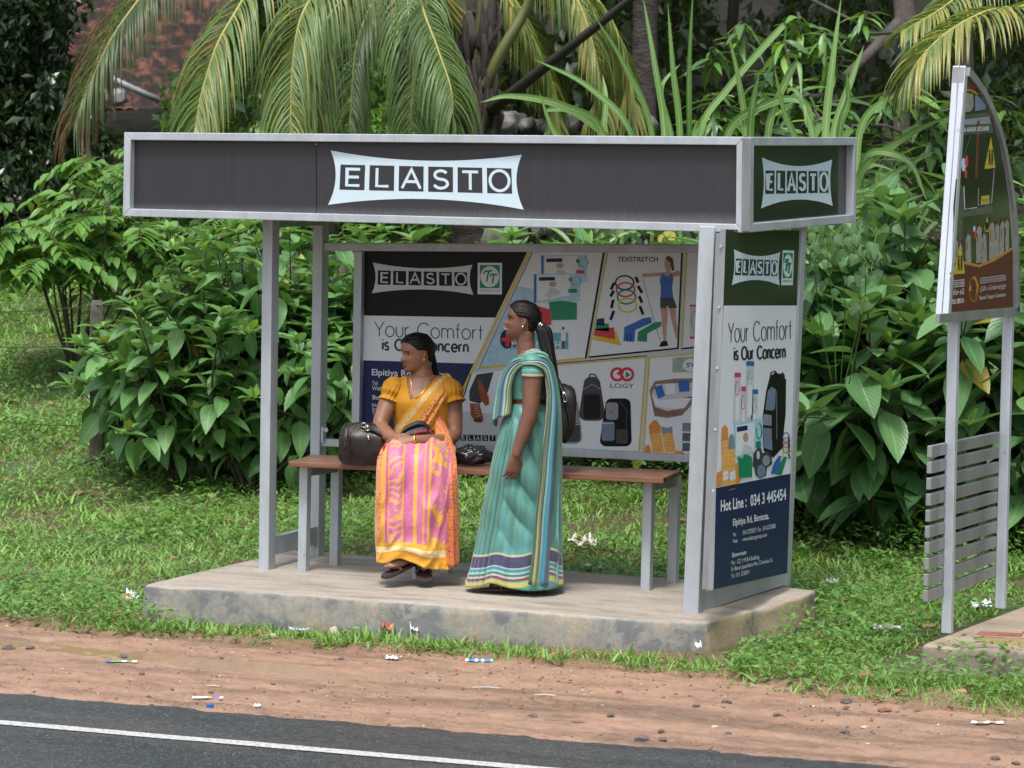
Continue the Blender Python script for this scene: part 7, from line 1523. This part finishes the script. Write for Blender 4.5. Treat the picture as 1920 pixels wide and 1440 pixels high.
scrap("paper_scrap", 557, 1104, 12, 5, [(.68, .68, .66)], "tiny white paper scrap on top of the platform", "litter", False, .05, .001, seed=21) if False else None
for u, v, lpx, lab, c in ((780, 1378, 34, "white stick lying on the asphalt beside the dirt", (.6, .58, .54)), (1022, 1306, 42, "thin pale straw on the dirt right of centre", (.52, .46, .36)), (400, 1289, 26, "short pale twig on the dirt above the purple print wrapper", (.5, .42, .32)), (912, 1292, 56, "long thin grey straw on the dirt near the middle", (.42, .40, .36))):
    p = ground_at(u, v, v < 1376); L = lpx/400; mb = MB(); mb.tube([p-EX*L/2+EZ*.006, p+EZ*.009+EY*.004, p+EX*L/2+EZ*.006-EY*.012], .0045, 6); obj("stick", mb, mat("straw_"+str(u), c, .8), None, tuple(p), smooth=True, label=lab, cat="stick")
p = ground_at(394, 1326, True); mb = MB(); mb.rings([[p+np.array([math.cos(a)*r_, math.sin(a)*r_, h]) for a in np.linspace(0, 6.283, 24, endpoint=False)] for r_, h in ((.016, 0), (.0165, .004), (.016, .013), (.013, .015))]); obj("bottle_cap", mb, M_BLUE, None, tuple(p), label="small blue plastic bottle cap below the purple print wrapper", cat="bottle cap")
M_STONE = mat("grey_stone", (.15, .125, .11), .9, col2=(.09, .07, .06), vs=25, bump=.6, bs=90); M_STONER = mat("red_laterite_stone", (.24, .095, .06), .9, col2=(.15, .06, .04), vs=25, bump=.6, bs=90); M_STONEP = mat("pale_stone", (.5, .42, .32), .8, col2=(.38, .30, .22), vs=18, bump=.4, bs=70)
def stone(u, v, px, m, lab, dirt=True, flat=.6, seed=0):
    p = ground_at(u, v, dirt); s = px/FPX*np.dot(p-CAM, _f)/2; mb = MB(); rg = np.random.default_rng(seed); n = 14; rs = []
    for i in range(n+1):
        ph = -math.pi/2+math.pi*i/n; row = []
        for a in np.linspace(0, 2*math.pi, 2*n, endpoint=False):
            d = Vector((math.cos(ph)*math.cos(a), math.cos(ph)*math.sin(a), math.sin(ph))); k = 1+.35*mnoise.noise(d*1.4+Vector((seed*3.1, 0, 0)))+.18*abs(mnoise.noise(d*3+Vector((0, seed, 0)))); row.append(p+EZ*s*flat*.45+np.array([d.x*s*k, d.y*s*k*.9, d.z*s*flat*k]))
        rs.append(row)
    mb.rings(rs); obj("stone", mb, m, None, tuple(p), smooth=False, label=lab, cat="stone")
ST = [(625, 1193, 20, M_STONEP, "smooth pale egg shaped stone in the grass below the platform", False, 1.2), (498, 1194, 20, M_STONER, "red brick fragment beside a white lump below the platform", False, .7), (512, 1195, 13, M_STONEP, "small white lump beside the red brick fragment", False, .8),
      (16, 1217, 24, M_STONE, "dark clod at the far left edge of the dirt", True, .5), (57, 1217, 17, M_STONE, "dark clod second from the left edge, above the puddle", True, .6), (231, 1234, 15, M_STONE, "grey stone just above the green and white wrapper", True, .7), (266, 1265, 11, M_STONER, "small reddish stone below the green and white wrapper", True, .6),
      (415, 1235, 8, M_STONER, "tiny red brown stone below the platform's left part", True, .7), (279, 1307, 8, M_STONE, "tiny grey stone left of the purple print wrapper", True, .7), (396, 1300, 10, M_STONE, "small dark stone touching the top of the purple print wrapper", True, .7), (640, 1237, 12, M_STONE, "dark pebble on the dirt below the pale egg shaped stone", True, .6),
      (999, 1344, 17, M_STONE, "flat grey stone on pink dirt near the asphalt, centre", True, .5), (1145, 1343, 14, M_STONE, "grey stone at the wet edge left of the biggest one", True, .7), (1204, 1389, 26, M_STONE, "biggest grey stone, beside a small puddle at the asphalt edge", True, .6), (1243, 1389, 14, M_STONE, "grey stone just right of the biggest one at the asphalt edge", True, .7), (1240, 1373, 12, M_STONE, "square grey stone just above the pair at the asphalt edge", True, .8),
      (1366, 1377, 12, M_STONE, "small grey stone on the dirt right of the square one", True, .6), (1586, 1317, 22, M_STONE, "dark angular stone on the dirt, right of centre", True, .6), (1588, 1329, 13, M_STONER, "small red brick bit under the dark angular stone", True, .6), (1658, 1334, 26, M_STONER, "flat reddish brick bit right of the dark angular stone", True, .35), (1584, 1374, 18, M_STONE, "rounded grey stone beside the right hand puddle", True, .6), (1621, 1366, 15, M_STONEP, "pale grey stone right of the rounded grey one", True, .5),
      (1866, 1424, 18, M_STONE, "grey stone in the bottom right corner", True, .6), (1905, 1432, 16, M_STONE, "flat grey stone cut by the bottom right edge", True, .45), (1362, 1318, 20, M_STONE, "cluster of dark clod on the dirt below the torn sack", True, .5), (1305, 1325, 15, M_STONE, "grey clod left of the one below the torn sack", True, .5), (1160, 1300, 12, M_STONER, "small red clod on the dirt left of the torn sack", True, .6), (1457, 1342, 16, M_STONE, "dark clod between the two puddles at right", True, .5), (1340, 1365, 12, M_STONEP, "little pale pebble among the clods right of centre", True, .6)]
for i, a in enumerate(ST): stone(*a[:5], *a[5:], seed=i+1)
# pebbles and crumbs nobody could count
tplV, tplF = [], []
for z, r_ in ((0, .9), (.5, 1.), (.95, .5)):
    for k in range(6): tplV.append((math.cos(k*1.047+z)*r_, math.sin(k*1.047+z)*r_, z*.8))
for i in range(2):
    for k in range(6): tplF.append((i*6+k, i*6+(k+1) % 6, i*6+6+(k+1) % 6, i*6+6+k))
tplF += [(12, 13, 14, 15), (12, 15, 16, 17)]; tplV = np.array(tplV); tplF = np.array(tplF)
rg = np.random.default_rng(140); n = 5200; x = rg.uniform(-1.2, 6.4, n); y = rg.uniform(-3.25, -.9, n); k = (fbm(x, y*2, 1.8, 141, 3) > -.25) & (y < yb(x)+.1); x, y = x[k], y[k]; n = len(x)
s = .0022+.008*rg.random(n)**4; V = tplV[None]*s[:, None, None]*rg.uniform(.6, 1.3, (n, 1, 3)); a = rg.uniform(0, 6.28, n); V = np.stack([V[..., 0]*np.cos(a)[:, None]-V[..., 1]*np.sin(a)[:, None], V[..., 0]*np.sin(a)[:, None]+V[..., 1]*np.cos(a)[:, None], V[..., 2]], -1)
V += np.stack([x, y, dirt_z(x, y)-.0005], 1)[:, None]
np_obj("gravel", V.reshape(-1, 3), (tplF[None]+(np.arange(n)*len(tplV))[:, None, None]).reshape(-1, 4), [M_STONE, M_STONER, M_STONEP], midx=np.repeat(rg.choice(3, n, p=[.5, .33, .17]), len(tplF)), kind='stuff', label="fine gravel and crumbs scattered over the dirt", cat="gravel")
# dead leaves in the grass
ML_DEADL = leafmat("dead_leaf", (.16, .08, .035), (.30, .19, .09), .8, .1, 6)
x, y, D, u, rg = grass_pts(700, 16.2, 30, 150); n = len(x); pos = np.stack([x, y, G(x, y)+rg.uniform(.02, .07, n)], 1); a = rg.uniform(0, 6.28, n)
leaves_obj("dead_leaves", LEAF_MD, pos, np.stack([np.cos(a), np.sin(a), rg.uniform(-.2, .3, n)], 1), EZ+rdir(n, rg)*.5, rg.uniform(.04, .11, n), ML_DEADL, kind='stuff', label="dry brown leaves fallen among the grass", cat="leaves")
